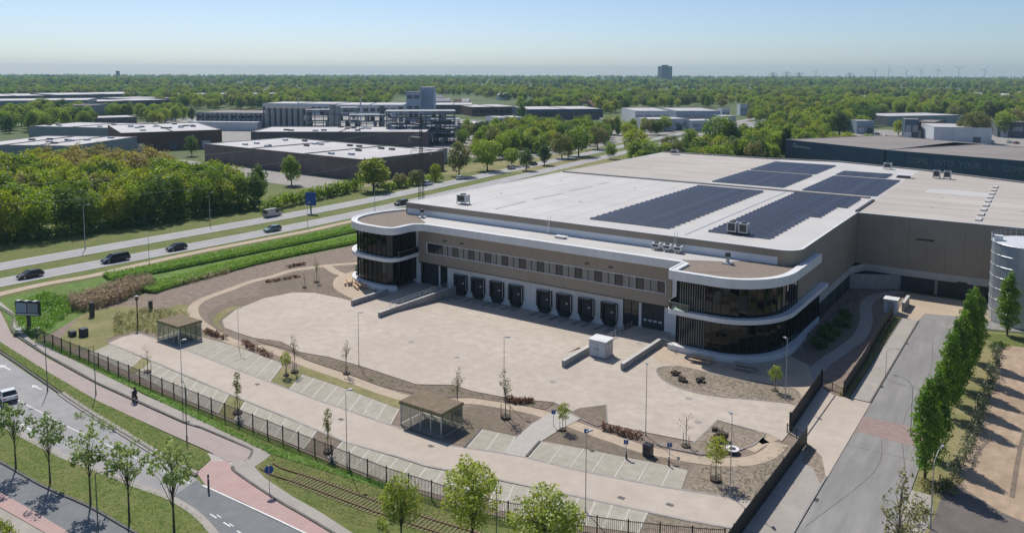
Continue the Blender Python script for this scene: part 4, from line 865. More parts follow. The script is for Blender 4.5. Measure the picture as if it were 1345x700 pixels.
def bush(name, label, pts, half, h, m, cl=60, per=14, size=.14, seed=3, cat='shrub', group=None, kind=None, w=.7):
    """a low hedge or shrub bed following a plan line"""
    rg = np.random.RandomState(seed); P = resample([Vector((p[0], p[1], 0)) for p in pts], 40); c = []
    for _ in range(cl):
        p = P[rg.randint(len(P))]; c.append((p.x + rg.uniform(-half, half), p.y + rg.uniform(-half, half), h * rg.uniform(.25, .8)))
    o0 = P[len(P) // 2]; c = np.array(c) - np.array([o0.x, o0.y, 0]); rad = np.stack([np.full(cl, w * half), np.full(cl, w * half), np.full(cl, h * .4)], 1) * rg.uniform(.7, 1.2, (cl, 1))
    me = leaf_mesh(name, c, rad, per, size, m, .6, seed)
    root = empty(name, (o0.x, o0.y, 0), label, cat, group); o = bpy.data.objects.new('foliage', me); COL.objects.link(o); o.parent = root
    b = MB()
    for i in range(0, cl, 3): b.tube((c[i][0], c[i][1], 0), (c[i][0], c[i][1], c[i][2]), .03, .015, 4)
    tag(b.build('stems', 'bark', root, world=False), kind='stuff')
    return root
bush('hedge', 'grey green scrubby hedge between the upright trees and the sandy field', W2([(-6.9, 87), (-6.2, 96), (-5.8, 106), (-5.5, 118), (-5.6, 131)]), .55, 1.4, 'leaf_grey', 200, 15, .13, 11, 'hedge')
bush('shrub', 'yellow green weeds round the foot of the nearest upright tree', W2([(-9.2, 83.0), (-7.2, 83.4), (-6.8, 86)]), .7, .8, 'leaf_olive', 50, 16, .12, 12)
bush('shrub', 'pale dry bush beside the sparse tree at the lower right', W2([(-9.0, 72), (-8.8, 76), (-8.6, 79)]), .7, 1.0, 'leaf_olive', 50, 12, .13, 13)
bush('shrub', 'dark weeds at the foot of the grass island by the right road', W2([(-6.6, 133), (-4.6, 135)]), .6, .7, 'leaf_dark', 40, 12, .13, 14)
# --- street trees on the grass median, lower left
PT = [tree_proto('plane_tree', 7.2, 1.9, 1.9, 6.0, 40, 20, .16, 'leaf_plane', cr=.5, r=.09, k=22, seed=60 + i, shell=.3, flat=.7, shape='flat') for i in range(3)]
for i, (px, py, h) in enumerate([(21, 616, .92), (66, 635, .95), (119, 663, 1.0), (170, 685, 1.0), (229, 705, 1.16)]):
    p = G(px, py); place(PT[i % 3], (p.x, p.y, .05), f'{["first", "second", "third", "fourth", "fifth and largest"][i]} young thin street tree from the left on the grass median', group='young street trees on the median', s=h * .95, rz=i * 2.1)
bush('shrub', 'yellow green bush at the lower left corner of the picture', GP([(-20, 690), (4, 694), (14, 706)]), .5, .7, 'leaf_lime', 40, 20, .10, 15)
bush('shrub', 'low scrub on the paved edge beside the lower street', GP([(96, 546), (112, 548), (130, 556), (150, 565)]), .35, .5, 'leaf_plane', 36, 10, .10, 16)
# --- spring trees on the railway grass
ST = [tree_proto('spring_tree', 9, 2.6, 2.8, 6.2, 115, 34, .15, 'leaf_spring', cr=.55, r=.12, k=26, seed=80 + i, shell=.35, flat=.45, shape='egg') for i in range(2)]
place(ST[0], (-43.4, 46.4, .03), 'small bright green tree on the railway grass, left of three', s=.74)
place(ST[1], (-37.6, 48.6, .03), 'large airy spring tree on the railway grass, in the middle of three', s=(1.06, 1.06, .98))
place(ST[0], (-31.0, 49.2, .03), 'wide bright tree at the bottom edge in front of the bar fence, right of three', s=(1.25, 1.25, .9), rz=1.0)
bush('shrub', 'small sapling bush at the bottom edge below the rails', GP([(500, 690), (506, 700)]), .3, .9, 'leaf_spring', 16, 10, .10, 17)
# --- staked saplings on the site
def stakes(root, n=2, h=1.4):
    for i in range(n):
        a = 2 * math.pi * i / n + .4; MB().tube((.45 * math.cos(a), .45 * math.sin(a), -.05), (.45 * math.cos(a), .45 * math.sin(a), h), .045, .045, 5).build('stake', 'wood_pale', root, world=False)
    MB().prism([(.5 * math.cos(t), .5 * math.sin(t)) for t in np.linspace(0, 6.28, 11)[:-1]], 0, .22).build('root_ball_ring', 'bark', root, world=False)
def sap(m, rx, rz, zc, clumps, per, seed, shape='egg', cr=.28, size=.09, k=9):
    r = tree_proto('sapling', zc + rz, rx, rz, zc, clumps, per, size, m, bark='bark_pale', shape=shape, cr=cr, r=.05, k=k, seed=seed); stakes(r); return r
SP_col = sap('leaf_olive', .38, 1.5, 3.0, 34, 16, 101); SP_thin = sap('leaf_olive', .75, 1.5, 3.3, 30, 7, 102, k=16); SP_round = sap('leaf_lime', .95, 1.15, 2.9, 40, 26, 103, 'round', .36, .10); SP_bare = sap('leaf_olive', .9, 1.3, 3.0, 12, 4, 104, k=24)
saps = [(SP_bare, 194, 489, 'nearly bare staked sapling behind the left end of the fence', .95), (SP_col, 312, 543, 'narrow columnar staked sapling in the parking strip near the shelter side', 1.1), (SP_col, 431, 594, 'narrow columnar staked sapling nearest the long fence', 1.05),
    (SP_thin, 387, 489, 'left sapling of the pair between the bays and the yard', 1.05), (SP_round, 376, 493, 'small leafy sapling with hoops in the island between bays', .8), (SP_thin, 455, 491, 'thin sapling in the soil strip along the yard edge', .95), (SP_thin, 601, 543, 'tall thin sapling behind the near shelter', 1.15), (SP_thin, 664, 549, 'thin sapling beside the reddish hedge', 1.2),
    (SP_round, 739, 565, 'small green sapling at the walkway', .78), (SP_bare, 901, 587, 'brown leafless sapling by the yard corner bed', 1.0), (SP_round, 940, 631, 'leafy round sapling in the right mulch bed', 1.15), (SP_round, 1018, 514, 'little bright sapling in the bed at the right corner office', .85),
    (SP_thin, 416, 371, 'thin sapling in the brown bed far left of the yard', 1.0), (SP_bare, 400, 378, 'bare young sapling in the brown bed far left of the yard', .8)]
for p, px, py, lab, s in saps:
    g = G(px, py); place(p, (g.x, g.y, .03), lab, 'sapling', 'staked saplings on the site', s=s)
def knoll(px, py, s, lab):
    g = G(px, py); t = empty('planting_hole', (g.x, g.y, .1), lab, 'dug plant', 'dark root balls waiting on the beds'); b = MB(); rg = np.random.RandomState(px)
    for _ in range(9): b.obox((g.x + rg.normal() * .3 * s, g.y + rg.normal() * .3 * s, .1 + rg.uniform(.1, .45) * s), (.4 * s, .35 * s, .3 * s), rg.uniform(0, 3))
    b.build('root_ball', 'bark', t); b = MB()
    for _ in range(7): b.tube((g.x, g.y, .3), (g.x + rg.normal() * .3, g.y + rg.normal() * .3, .3 + s * rg.uniform(.5, 1.1)), .02, .01, 4)
    b.build('twigs', 'bark', t)
for i, (px, py, s) in enumerate([(886, 493, .9), (896, 501, 1.0), (921, 502, .9), (947, 577, 1.5)]):
    knoll(px, py, s, ['dark root ball on the oval bed, leftmost', 'dark root ball on the oval bed, second from the left', 'dark root ball on the oval bed, right of two others', 'big dark root ball in the yard corner bed'][i])
hedges = [([(664, 527), (680, 529), (697, 529)], 'leaf_red', 'low reddish hedge beside the thin sapling at the yard edge', .75), ([(791, 563), (815, 570), (841, 575)], 'leaf_red', 'long low reddish hedge at the yard corner by the path', .8), ([(268, 436), (282, 441), (297, 446)], 'leaf_red', 'dark low hedge right of the far shelter', .8), ([(320, 452), (336, 461), (354, 468)], 'leaf_red', 'dark low hedge between the far bays and the yard', .8),
    ([(378, 352), (390, 349), (404, 347)], 'leaf_red', 'dark red hedge strip far left behind the footpath', .6), ([(350, 371), (370, 368), (392, 364)], 'leaf_red', 'dark hedge strip along the bed far left of the yard', .5)]
for i, (px, m, lab, h) in enumerate(hedges): bush('hedge', lab, GP(px), .42, h, m, 60, 14, .11, 200 + i, 'hedge')
rg = np.random.RandomState(44)
bs = []
for _ in range(60):
    px, py = rg.uniform(1066, 1112), rg.uniform(405, 462)
    if abs((px - 1062) - (462 - py) * 1.15) < 14: bs.append((px, py))
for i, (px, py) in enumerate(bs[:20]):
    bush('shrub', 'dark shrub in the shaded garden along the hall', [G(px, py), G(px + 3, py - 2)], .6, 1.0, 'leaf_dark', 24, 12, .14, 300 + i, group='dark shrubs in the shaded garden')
# --- tall grass banks, reeds, grass tufts (uncountable)
def blades(name, poly, n, h, size, m, seed, zb=0.0):
    """upright blades over a plan polygon"""
    rg = np.random.RandomState(seed); P = np.array([(p[0], p[1]) for p in poly]); lo, hi = P.min(0), P.max(0); pts = []
    def inside(q):
        x, y = q; c = False; j = len(P) - 1
        for i in range(len(P)):
            if (P[i][1] > y) != (P[j][1] > y) and x < (P[j][0] - P[i][0]) * (y - P[i][1]) / (P[j][1] - P[i][1]) + P[i][0]: c = not c
            j = i
        return c
    while len(pts) < n:
        q = rg.uniform(lo, hi)
        if inside(q): pts.append(q)
    c = np.array([(q[0], q[1], zb + h * .5) for q in pts]); rad = np.stack([np.full(n, size * 2.2), np.full(n, size * 2.2), np.full(n, h * .55)], 1)
    me = leaf_mesh(name, c, rad, 7, size * 1.25, m, .26, seed); o = bpy.data.objects.new(name, me); COL.objects.link(o); return tag(o, None, None, None, 'stuff')
def bank(px_c, half, h, label_m, seed, n):
    L = spline(GP(px_c), 5); b = MB()
    for hw, z in ((half, h * .45), (half * .6, h * .8)): b.ribbon(L, hw, -.1, z)
    o = b.build('grass_bank', 'grass_lush'); tag(o, kind='structure'); l, r = offset(L, half), offset(L, -half)
    blades('tall_grass', l + r[::-1], int(n * 1.8), h * 1.3, .17, 'grass_blade', seed)
bank([(140, 366), (200, 356), (300, 336), (400, 316), (470, 301), (520, 291)], 2.6, .8, '', 1, 3000)
bank([(190, 384), (230, 372), (300, 353), (370, 336), (467, 317), (500, 311)], 2.4, .8, '', 2, 2800)
bank([(60, 398), (110, 392), (160, 378), (200, 368)], 2.0, .6, '', 3, 900)
blades('reeds', GP([(92, 398), (130, 386), (170, 373), (198, 370), (202, 378), (180, 388), (150, 400), (115, 409), (95, 408)]), 1500, 2.0, .22, 'reed_blade', 4)
blades('reeds', GP([(220, 372), (300, 353), (305, 358), (230, 378)]), 220, .9, .2, 'reed_blade', 5)
blades('dry_tufts', GP([(150, 440), (150, 415), (200, 405), (245, 412), (258, 428), (210, 440), (185, 436)]), 420, .7, .16, 'leaf_olive', 6)
blades('grass_tufts', GP([(20, 400), (60, 386), (100, 395), (92, 412), (60, 436), (30, 440), (20, 420)]), 800, .8, .2, 'grass_blade', 7)
blades('grass_tufts', GP([(50, 450), (250, 547), (356, 597), (440, 623), (500, 641), (510, 636), (440, 613), (240, 532), (60, 446)]), 1500, .2, .07, 'grass_blade', 8, .06)
blades('grass_tufts', GP(verge_hi + verge_lo), 2600, .05, .045, 'grass_blade', 10, .05)
blades('grass_tufts', GP(median_hi + median_lo[::-1]), 2600, .05, .045, 'grass_blade', 18, .05)
blades('grass_tufts', GP([(336, 612), (357, 598), (500, 642), (700, 690), (560, 700), (460, 690), (384, 650)]), 1800, .07, .05, 'leaf_olive', 9, .03)
blades('weeds', W2([(-20.9, 101.8), (-19.65, 101.8), (-19.65, 141), (-20.9, 141)]), 260, .4, .11, 'leaf_olive', 19, .03)
blades('ground_cover', GP([(905, 644), (925, 612), (995, 610), (1030, 586), (1054, 592), (1000, 655)]), 240, .10, .06, 'leaf_grey', 20, .02)
blades('ground_cover', GP([(862, 487), (869, 482.5), (894, 482), (951, 495), (1043, 511), (1046, 530), (997, 526), (894, 511)]), 200, .10, .06, 'leaf_grey', 21, .1)
blades('ground_cover', GP([(393, 466), (477, 484), (546, 507), (620, 516), (728, 531), (716, 537), (622, 522), (500, 506), (400, 471)]), 260, .10, .06, 'leaf_olive', 22, .05)
# --- woods
def proto(name, h, rx, m, seed, shape='round', clumps=85, per=34, size=.30, **k):
    rz = (h - h * .18) / 2
    return tree_proto(name, h, rx, rz, h * .18 + rz, clumps, per, size, m, shape=shape, cr=rx * .33, r=h * .018, seed=seed, shell=.6, flat=.7, k=6, **k)
WP = {'mid': [proto('broadleaf_tree', 12, 4.3, 'leaf_mid', 401), proto('broadleaf_tree', 12, 3.8, 'leaf_mid', 402, 'egg')], 'dark': [proto('broadleaf_tree', 12, 4.0, 'leaf_dark', 403), proto('broadleaf_tree', 11.5, 3.6, 'leaf_dark', 404, 'egg')],
      'lime': [proto('broadleaf_tree', 12, 4.2, 'leaf_lime', 405), proto('broadleaf_tree', 12, 3.6, 'leaf_lime', 406, 'egg')], 'rust': [proto('broadleaf_tree', 12, 3.9, 'leaf_rust', 407)], 'olive': [proto('broadleaf_tree', 12, 4.1, 'leaf_olive', 408)], 'pine': [proto('conifer_tree', 12, 3.0, 'leaf_dark', 409, 'cone')]}
KW = {'mid': 'mid green', 'dark': 'dark green', 'lime': 'bright lime green', 'rust': 'orange brown', 'olive': 'olive', 'pine': 'dark conical'}
def inpoly(P, x, y):
    c = False; j = len(P) - 1
    for i in range(len(P)):
        if (P[i][1] > y) != (P[j][1] > y) and x < (P[j][0] - P[i][0]) * (y - P[i][1]) / (P[j][1] - P[i][1]) + P[i][0]: c = not c
        j = i
    return c
def topix(x, y, z):
    wv = Vector((x, y, z - HC)); zc = wv.dot(FW); return (672.5 + FPX * wv.dot(RT) / zc, CYP - FPX * wv.dot(UP) / zc, zc)
front = [(-209, 62), (-200, 84), (-197, 100), (-195.5, 118), (-194, 135), (-193.5, 148)]
back = [tuple(G(x, y, 12.5)[:2]) for x, y in ((250, 205), (215, 196), (140, 189), (60, 191), (-40, 198))]
woods = front + [(-206, 158)] + [tuple(G(300, 229, 9)[:2])] + back + [(-330, 80)]
rg = np.random.RandomState(12); wt = []
for i, t in enumerate(np.linspace(0, 1, 16)):
    p = resample(W2(front), 15)[i]; wt.append((p.x - 2.5 + rg.uniform(-1, 1), p.y + rg.uniform(-1.5, 1.5), 'front'))
gx_, gy_ = np.meshgrid(np.arange(-420, -196, 7.2), np.arange(40, 260, 7.2))
for x, y in zip(gx_.ravel(), gy_.ravel()):
    x += rg.uniform(-2.6, 2.6); y += rg.uniform(-2.6, 2.6)
    if inpoly(woods, x, y) and all((x - a) ** 2 + (y - b) ** 2 > 24 for a, b, _ in wt[:16]):
        q = topix(x, y, 8)
        if -90 < q[0] < 420: wt.append((x, y, 'in'))
fo = ['1st', '2nd', '3rd', '4th', '5th', '6th', '7th', '8th', '9th', '10th', '11th', '12th', '13th', '14th', '15th', '16th']
DEP = {}
ordn = lambda k: f"{k}{'th' if 10 < k % 100 < 14 else {1: 'st', 2: 'nd', 3: 'rd'}.get(k % 10, 'th')}"
wt = wt[:16] + sorted(wt[16:], key=lambda t: -t[0])
for i, (x, y, w_) in enumerate(wt):
    q = topix(x, y, 12)
    far = q[1] < 207 and 45 < q[0] < 232
    if w_ == 'front': kd = ['dark', 'mid', 'mid', 'dark', 'lime', 'mid', 'dark', 'mid', 'lime', 'mid', 'dark', 'mid', 'mid', 'lime', 'mid', 'dark'][i]
    elif far and rg.rand() < .8: kd = 'rust'
    else: kd = rg.choice(['mid', 'dark', 'lime', 'olive'], p=[.38, .14, .38, .10])
    pr = WP[kd][rg.randint(len(WP[kd]))]; s = rg.uniform(.84, 1.14) * (.92 if w_ == 'front' else 1.0)
    if w_ == 'front' and i == 15: s = .85
    fi = min(range(16), key=lambda k: abs(wt[k][1] - y)); DEP[fi] = DEP.get(fi, 0) + 1; nm = {'rust': 'tan', 'lime': 'lime green'}.get(kd, KW[kd])
    lab = f'{KW[kd]} tree, front row of the motorway wood, {fo[15 - i]} from its right end' if w_ == 'front' else f'{nm} tree in the motorway wood, {ordn(DEP[fi])} behind the {fo[15 - fi]} front tree from the right'
    place(pr, (x, y, -.05), lab, group='front row of the wood' if w_ == 'front' else f'{KW[kd]} trees ' + ('at the back of the wood' if far else 'inside the wood'), s=(s * rg.uniform(.9, 1.15), s * rg.uniform(.9, 1.15), s))
blades('undergrowth', [Vector((x + 1.5, y, 0)) for x, y in front] + [Vector((x - 7, y, 0)) for x, y in front[::-1]], 900, 2.2, .5, 'leaf_dark', 23)
singles = [('lime', 491, 251, 11.5, 1.6, 'bright rounded tree beside the motorway right of the brown warehouse wall'), ('mid', 383, 243, 10.5, 1.05, 'dense oval tree standing alone in front of the brown warehouse'), ('olive', 603, 231, 13.5, 1.0, 'pale olive tree left of a darker one by the lattice mast'), ('mid', 640, 224, 13, 1.2, 'broad green tree right of the pale olive one beyond the motorway'), ('lime', 572, 238, 6.5, .9, 'small bright bush tree under the grey warehouse roof edge'),
    ('olive', 548, 243, 5.5, 1.5, 'low grey green bush beside the lattice mast'), ('olive', 525, 246, 5, 1.4, 'low bush between the bright tree and the lattice mast'),
    ('dark', 691, 224, 9, 1.2, 'dark bush tree beyond the motorway behind the white roof'), ('dark', 715, 217, 9, 1.2, 'second dark bush tree beyond the motorway, right of the first'), ('mid', 672, 218, 8, 1.2, 'green bush behind the dark ones beyond the motorway'), ('olive', 738, 208, 12, 1.2, 'olive tree in the clump beyond the motorway'), ('mid', 760, 205, 15, 1.25, 'tallest green tree in the clump beyond the motorway'), ('lime', 746, 209, 8, .9, 'small bright tree at the foot of the tallest clump tree'),
    ('olive', 785, 196, 12, 1.3, 'olive tree right of the clump beyond the motorway'), ('mid', 802, 209, 8, .95, 'small compact tree at the left roof edge of the hall'), ('lime', 834, 206, 13.5, 1.25, 'big round bright tree behind the left roof edge of the hall'), ('mid', 790, 186, 12, 1.2, 'green tree behind the olive one beyond the motorway'), ('dark', 627, 184, 11, .8, 'dark narrow tree standing before the works yard'), ('dark', 685, 164, 17, .8, 'dark pointed tree left of the long dark roof'),
    ('olive', 880, 201, 9, 1.4, 'low olive tree behind the back roof edge, left'), ('mid', 905, 204, 13, 1.1, 'green tree behind the back roof edge, left of the tall one'), ('mid', 944, 206, 20, 1.0, 'tallest dark crowned tree behind the back roof edge'), ('dark', 962, 206, 17, .9, 'dark tree right behind the tallest one at the back roof edge'), ('lime', 988, 208, 13, 1.2, 'bright tree behind the back roof edge, mid way'), ('mid', 1003, 208, 14, 1.0, 'green tree behind the back roof edge, next to the dark fir'),
    ('olive', 1270, 187, 17, 1.0, 'thin pale tree in front of the white hall, left one'), ('olive', 1287, 188, 18, .9, 'thin pale tree in front of the white hall, right one'), ('lime', 1180, 178, 10, 1.0, 'small bright tree in the car park behind the navy warehouse'), ('olive', 1210, 177, 8, 1.0, 'small olive tree by the car park'), ('mid', 1320, 180, 16, 1.2, 'green tree right of the white hall'), ('olive', 1340, 178, 17, 1.2, 'pale tree at the right picture edge behind the navy warehouse'),
    ('dark', 252, 205, 10, .9, 'dark tree at the left corner of the brown warehouse'), ('mid', 150, 158, 14, 1.2, 'round green tree before the long grey sheds'), ('dark', 168, 157, 14, 1.0, 'dark tree among round ones before the long grey sheds'), ('mid', 185, 156, 13, 1.2, 'right tree of the clump before the long grey sheds'), ('dark', 232, 153, 15, 1.2, 'dark tree left of the grey plant'), ('mid', 218, 155, 13, 1.0, 'green tree left of the grey plant')]
for kd, px, py, h, fat, lab in singles:
    p = G(px, py); pr = WP[kd][0 if kd in ('rust', 'olive', 'pine') else (px % 2)]; s = h / 12
    place(pr, (p.x, p.y, -.06), lab, s=(s * fat, s * fat, s))
def hedge_row(px, half, h, m, lab, seed, cl=300):
    o = bush('hedge', lab, GP(px), half, h, m, cl, 16, .38, seed, 'hedge', w=.8)
hedge_row([(352, 279), (372, 272), (405, 264), (440, 257), (470, 249)], 1.5, 4.0, 'leaf_mid', 'long clipped green hedge along the motorway below the brown warehouse', 501)
hedge_row([(500, 251), (540, 243), (580, 234)], 1.5, 2.4, 'leaf_mid', 'low hedge along the motorway right of the bright rounded tree', 502, 120)
# hedgerow of bushes further along the motorway, then woods to the left of the works
def grove(px_poly, spacing, kinds, probs, hlo, hhi, lab, grp, seed, cap=80, z=0):
    P = [tuple(G(x, y, z)[:2]) for x, y in px_poly]; rg = np.random.RandomState(seed); lo = np.min(P, 0); hi = np.max(P, 0); c = 0
    for x in np.arange(lo[0], hi[0], spacing):
        for y in np.arange(lo[1], hi[1], spacing):
            a, b = x + rg.uniform(-.4, .4) * spacing, y + rg.uniform(-.4, .4) * spacing
            if c >= cap or not inpoly(P, a, b): continue
            kd = rg.choice(kinds, p=probs); pr = WP[kd][rg.randint(len(WP[kd]))]; s = rg.uniform(hlo, hhi) / 12
            place(pr, (a, b, -.06), f'{KW[kd]} tree {lab}', group=f'{KW[kd]} trees {lab}', s=(s * rg.uniform(1, 1.3), s * rg.uniform(1, 1.3), s)); c += 1
grove([(0, 178), (0, 166), (60, 160), (115, 160), (130, 168), (60, 172)], 13, ['mid', 'dark'], [.5, .5], 11, 15, 'in the dark clump before the left grey sheds', '', 601, 40)
grove([(640, 204), (660, 185), (740, 178), (850, 172), (900, 172), (860, 185), (800, 192), (720, 205)], 12, ['mid', 'dark', 'olive', 'lime'], [.35, .2, .25, .2], 6, 11, 'on the slope between the works and the motorway', '', 602, 60)
grove([(1000, 185), (1010, 168), (1100, 160), (1150, 165), (1110, 180), (1060, 184)], 14, ['mid', 'dark', 'lime'], [.45, .25, .3], 10, 16, 'in the wood behind the navy warehouse', '', 603, 60)

grove([(300, 207), (315, 203), (330, 207), (316, 212)], 12, ['mid', 'lime'], [.6, .4], 5, 8, 'by the low shed before the brown warehouse', '', 604, 6)
grove([(596, 200), (604, 176), (660, 166), (690, 166), (690, 178), (640, 192)], 15, ['mid', 'dark', 'olive'], [.5, .3, .2], 6, 10, 'on the lawns right of the works', '', 605, 22)
grove([(188, 160), (200, 152), (240, 149), (258, 160), (250, 170), (205, 172)], 15, ['mid', 'dark', 'lime'], [.5, .3, .2], 8, 13, 'between the pale sheds left of the works', '', 606, 22)
# ---------------------------------------------------------------- fences
def bar_panel(L, h, pitch=.12, t=.012, rails=(.12, .95), name='fence_panel', mesh=False):
    b = MB(); n = int(L / pitch)
    for i in range(n + 1): x = -L / 2 + L * i / n; b.box(x - t, -t, .06, x + t, t, h)
    for f in rails: b.box(-L / 2, -.022, h * f - .025, L / 2, .022, h * f + .025)
    if mesh:
        for k in range(1, 9): b.box(-L / 2, -.010, h * k / 9 - .010, L / 2, .010, h * k / 9 + .010)
    return b.build(name, 'fence_paint', None)
def fence(pts, h, step, label, pitch=.12, t=.012, mesh=False, z=0.0, post_r=.05):
    P = W2(pts); L = sum((b - a).length for a, b in zip(P[:-1], P[1:])); n = max(1, round(L / step)); q = resample(P, n); m = q[len(q) // 2]
    root = empty('fence', (m.x, m.y, z), label, 'fence'); pm = None; po = None
    for a, b in zip(q[:-1], q[1:]):
        if pm is None:
            pm = bar_panel((q[1] - q[0]).length - .06, h, pitch, t, mesh=mesh); o = pm; o.parent = root
        else: o = bpy.data.objects.new('fence_panel', pm.data); COL.objects.link(o); o.parent = root
        c = (a + b) / 2; o.location = (c.x - m.x, c.y - m.y, 0); o.rotation_euler = (0, 0, math.atan2(b.y - a.y, b.x - a.x)); o.scale = ((b - a).length / ((q[1] - q[0]).length), 1, 1)
    for p in q:
        if po is None: bb = MB(); bb.obox((0, 0, (h + .1) / 2), (post_r * 2, post_r * 2, h + .1)); po = bb.build('post', 'fence_paint', None); o = po; o.parent = root
        else: o = bpy.data.objects.new('post', po.data); COL.objects.link(o); o.parent = root
        o.location = (p.x - m.x, p.y - m.y, 0)
    return root
fence([(-124.0, 54.0), (-86, 53.7), (-52, 53.6)], 1.85, 2.55, 'long dark mesh fence between the cycle path and the parking bays', pitch=.17, mesh=True)
fence([(-52, 53.6), (-41, 54.6), (-32.6, 57.2), (-28.3, 58.9), (-24.1, 60.8), (-21.3, 62.3)], 1.85, 2.6, 'dark bar fence at the bottom edge behind the spring trees', pitch=.16, t=.018)
fence([(-20.9, 60.5), (-20.9, 66.3), (-20.8, 75), (-20.7, 86.0)], 1.85, 2.9, 'dark upright bar fence along the right road pavement', pitch=.085, t=.028)
fence([(-20.3, 101.9), (-20.4, 115), (-20.9, 128), (-21.0, 141)], 1.9, 2.9, 'dark bar fence from the gate to the small white cabin', pitch=.085, t=.028)
def sliding_gate(a, b, h, label):
    A, B_ = V(*a), V(*b); c = (A + B_) / 2; rz = math.atan2(B_.y - A.y, B_.x - A.x); L = (B_ - A).length
    t = empty('sliding_gate', (c.x, c.y, .05), label, 'gate'); t.rotation_euler = (0, 0, rz)
    for k in range(3):
        l = L / 3; o = bar_panel(l - .05, 1.9, .085, .028, (.06, .96), 'gate_panel'); o.parent = t; o.location = (-L / 2 + l * (k + .5), 0, .1)
    MB().box(-L / 2, -.09, .0, L / 2, .09, .2).build('bottom_beam', 'fence_paint', t, world=False)
    for x in (-L / 2 - .1, L / 2 + .1): MB().box(x - .09, -.14, -.1, x + .09, .14, 2.2).build('post', 'fence_paint', t, world=False)
    return t
sliding_gate((-23.0, 88.2), (-23.4, 103.6), 1.9, 'dark sliding gate standing closed across the driveway to the right road')
fence([(-23.2, 87.6), (-20.8, 86.2)], 1.0, 1.3, 'short low fence piece beside the near end of the sliding gate', pitch=.2)
fence([(-23.4, 103.9), (-20.4, 102.0)], 1.0, 1.6, 'short low fence piece beside the far end of the sliding gate', pitch=.2)
t = empty('cabin', (-21.6, 143.5, 0), 'small white cabin at the far end of the bar fence', 'cabin')
MB().box(-22.7, 142.6, 0, -20.7, 144.6, 2.3).build('housing', 'pale_wall', t); MB().box(-22.85, 142.45, 2.3, -20.55, 144.75, 2.42).build('roof', 'white_metal', t); MB().box(-22.1, 142.55, .1, -21.2, 142.6, 2.0).build('door', 'grey_wall', t)
t = empty('retaining_wall', (-19.6, 147, 0), 'short dark wall behind the small white cabin', 'wall'); MB().box(-20.3, 145, -.2, -19.9, 150.5, 1.5).build('wall_panel', 'concrete_grey', t); MB().box(-20.35, 145, 1.5, -19.85, 150.5, 1.58).build('coping', 'concrete', t)
# ---------------------------------------------------------------- lamps, signs, bollards
def lamp_proto(name, h, arm, m='lamp_metal', head=(.55, .28, .12), r=.075, two=False, curve=False):
    t = empty(name, (0, 0, 0)); b = MB(); b.tube((0, 0, 0), (0, 0, h * .5), r, r * .85, 8); b.tube((0, 0, h * .5), (0, 0, h), r * .85, r * .6, 8); b.build('pole', m, t, world=False)
    MB().tube((0, 0, 0), (0, 0, .5), r * 1.5, r * 1.5, 8).build('base_sleeve', m, t, world=False)
    for s_ in ((1, -1) if two else (1,)):
        a = MB()
        if curve: a.path([Vector((0, 0, h)), Vector((s_ * arm * .25, 0, h + .6)), Vector((s_ * arm * .6, 0, h + .95)), Vector((s_ * arm, 0, h + 1.0))], r * .55, 6)
        else: a.tube((0, 0, h), (s_ * arm, 0, h + .06), r * .6, r * .5, 6)
        o = a.build('arm', m, t, world=False); zz = h + (1.0 if curve else .06); x = s_ * (arm + head[0] / 2 - .05)
        hd = MB().obox((x, 0, zz), head, 0, .85).build('lamp_head', m, t, world=False); MB().box(x - head[0] * .4, -head[1] * .38, zz - head[2] / 2 - .02, x + head[0] * .4, head[1] * .38, zz - head[2] / 2).build('lens', 'lens', hd, world=False)
    return t
LY = lamp_proto('yard_lamp', 8.0, .25, r=.05); LS = lamp_proto('street_lamp', 7.2, 1.1, 'lamp_green', (.6, .24, .13), .07, curve=False); LM = lamp_proto('motorway_lamp', 9.5, .8, 'lamp_metal', (.7, .26, .12), .09)
LC = lamp_proto('curved_lamp', 6.6, 2.2, 'lamp_metal', (.6, .25, .12), .07, curve=True)
for px, py, lab, s, rz in [(313.8, 458, 'slim yard lamp by the dark low hedge at the far left bays', .75, 1.0), (471.4, 480, 'slim yard lamp on the soil strip left of the yard', .93, .5), (662, 526, 'slim yard lamp standing behind the thin sapling at the reddish hedge', 1.0, .3), (848, 571.5, 'slim yard lamp on the yard corner bed near the bin', 1.0, 2.0), (1031.5, 526, 'bright yard lamp in front of the shaded right corner office', .97, 2.5), (958.6, 652, 'yard lamp in the right mulch bed by the round sapling', 1.0, 2.2), (769, 672, 'yard lamp at the bottom among the near bays', .95, 1.2), (239.8, 529, 'yard lamp behind the long mesh fence, left part', .97, 1.2), (455.8, 613, 'yard lamp behind the long mesh fence, right part', 1.0, 1.2)]:
    p = G(px, py); place(LY, (p.x, p.y, 0), lab, 'lamp post', 'slim lamps of the yard and parking', s=s, rz=rz)
for px, py, lab, rz, s in [(62.5, 514, 'green street lamp on the grass verge left, near the white car', -1.9, 1.0), (126, 518, 'green street lamp at the edge of the pink cycle path before the fence', -1.9, 1.0), (245.5, 577, 'green street lamp beside the cycle path near the crossing', 2.8, 1.0), (129.5, 712, 'green street lamp at the lower edge between the two streets', 1.0, 1.0), (652, 712, 'green lamp behind the spring trees at the bottom edge', 2.6, .8)]:
    p = G(px, py); place(LS, (p.x, p.y, .03), lab, 'lamp post', 'green street lamps', s=s * .85, rz=rz)
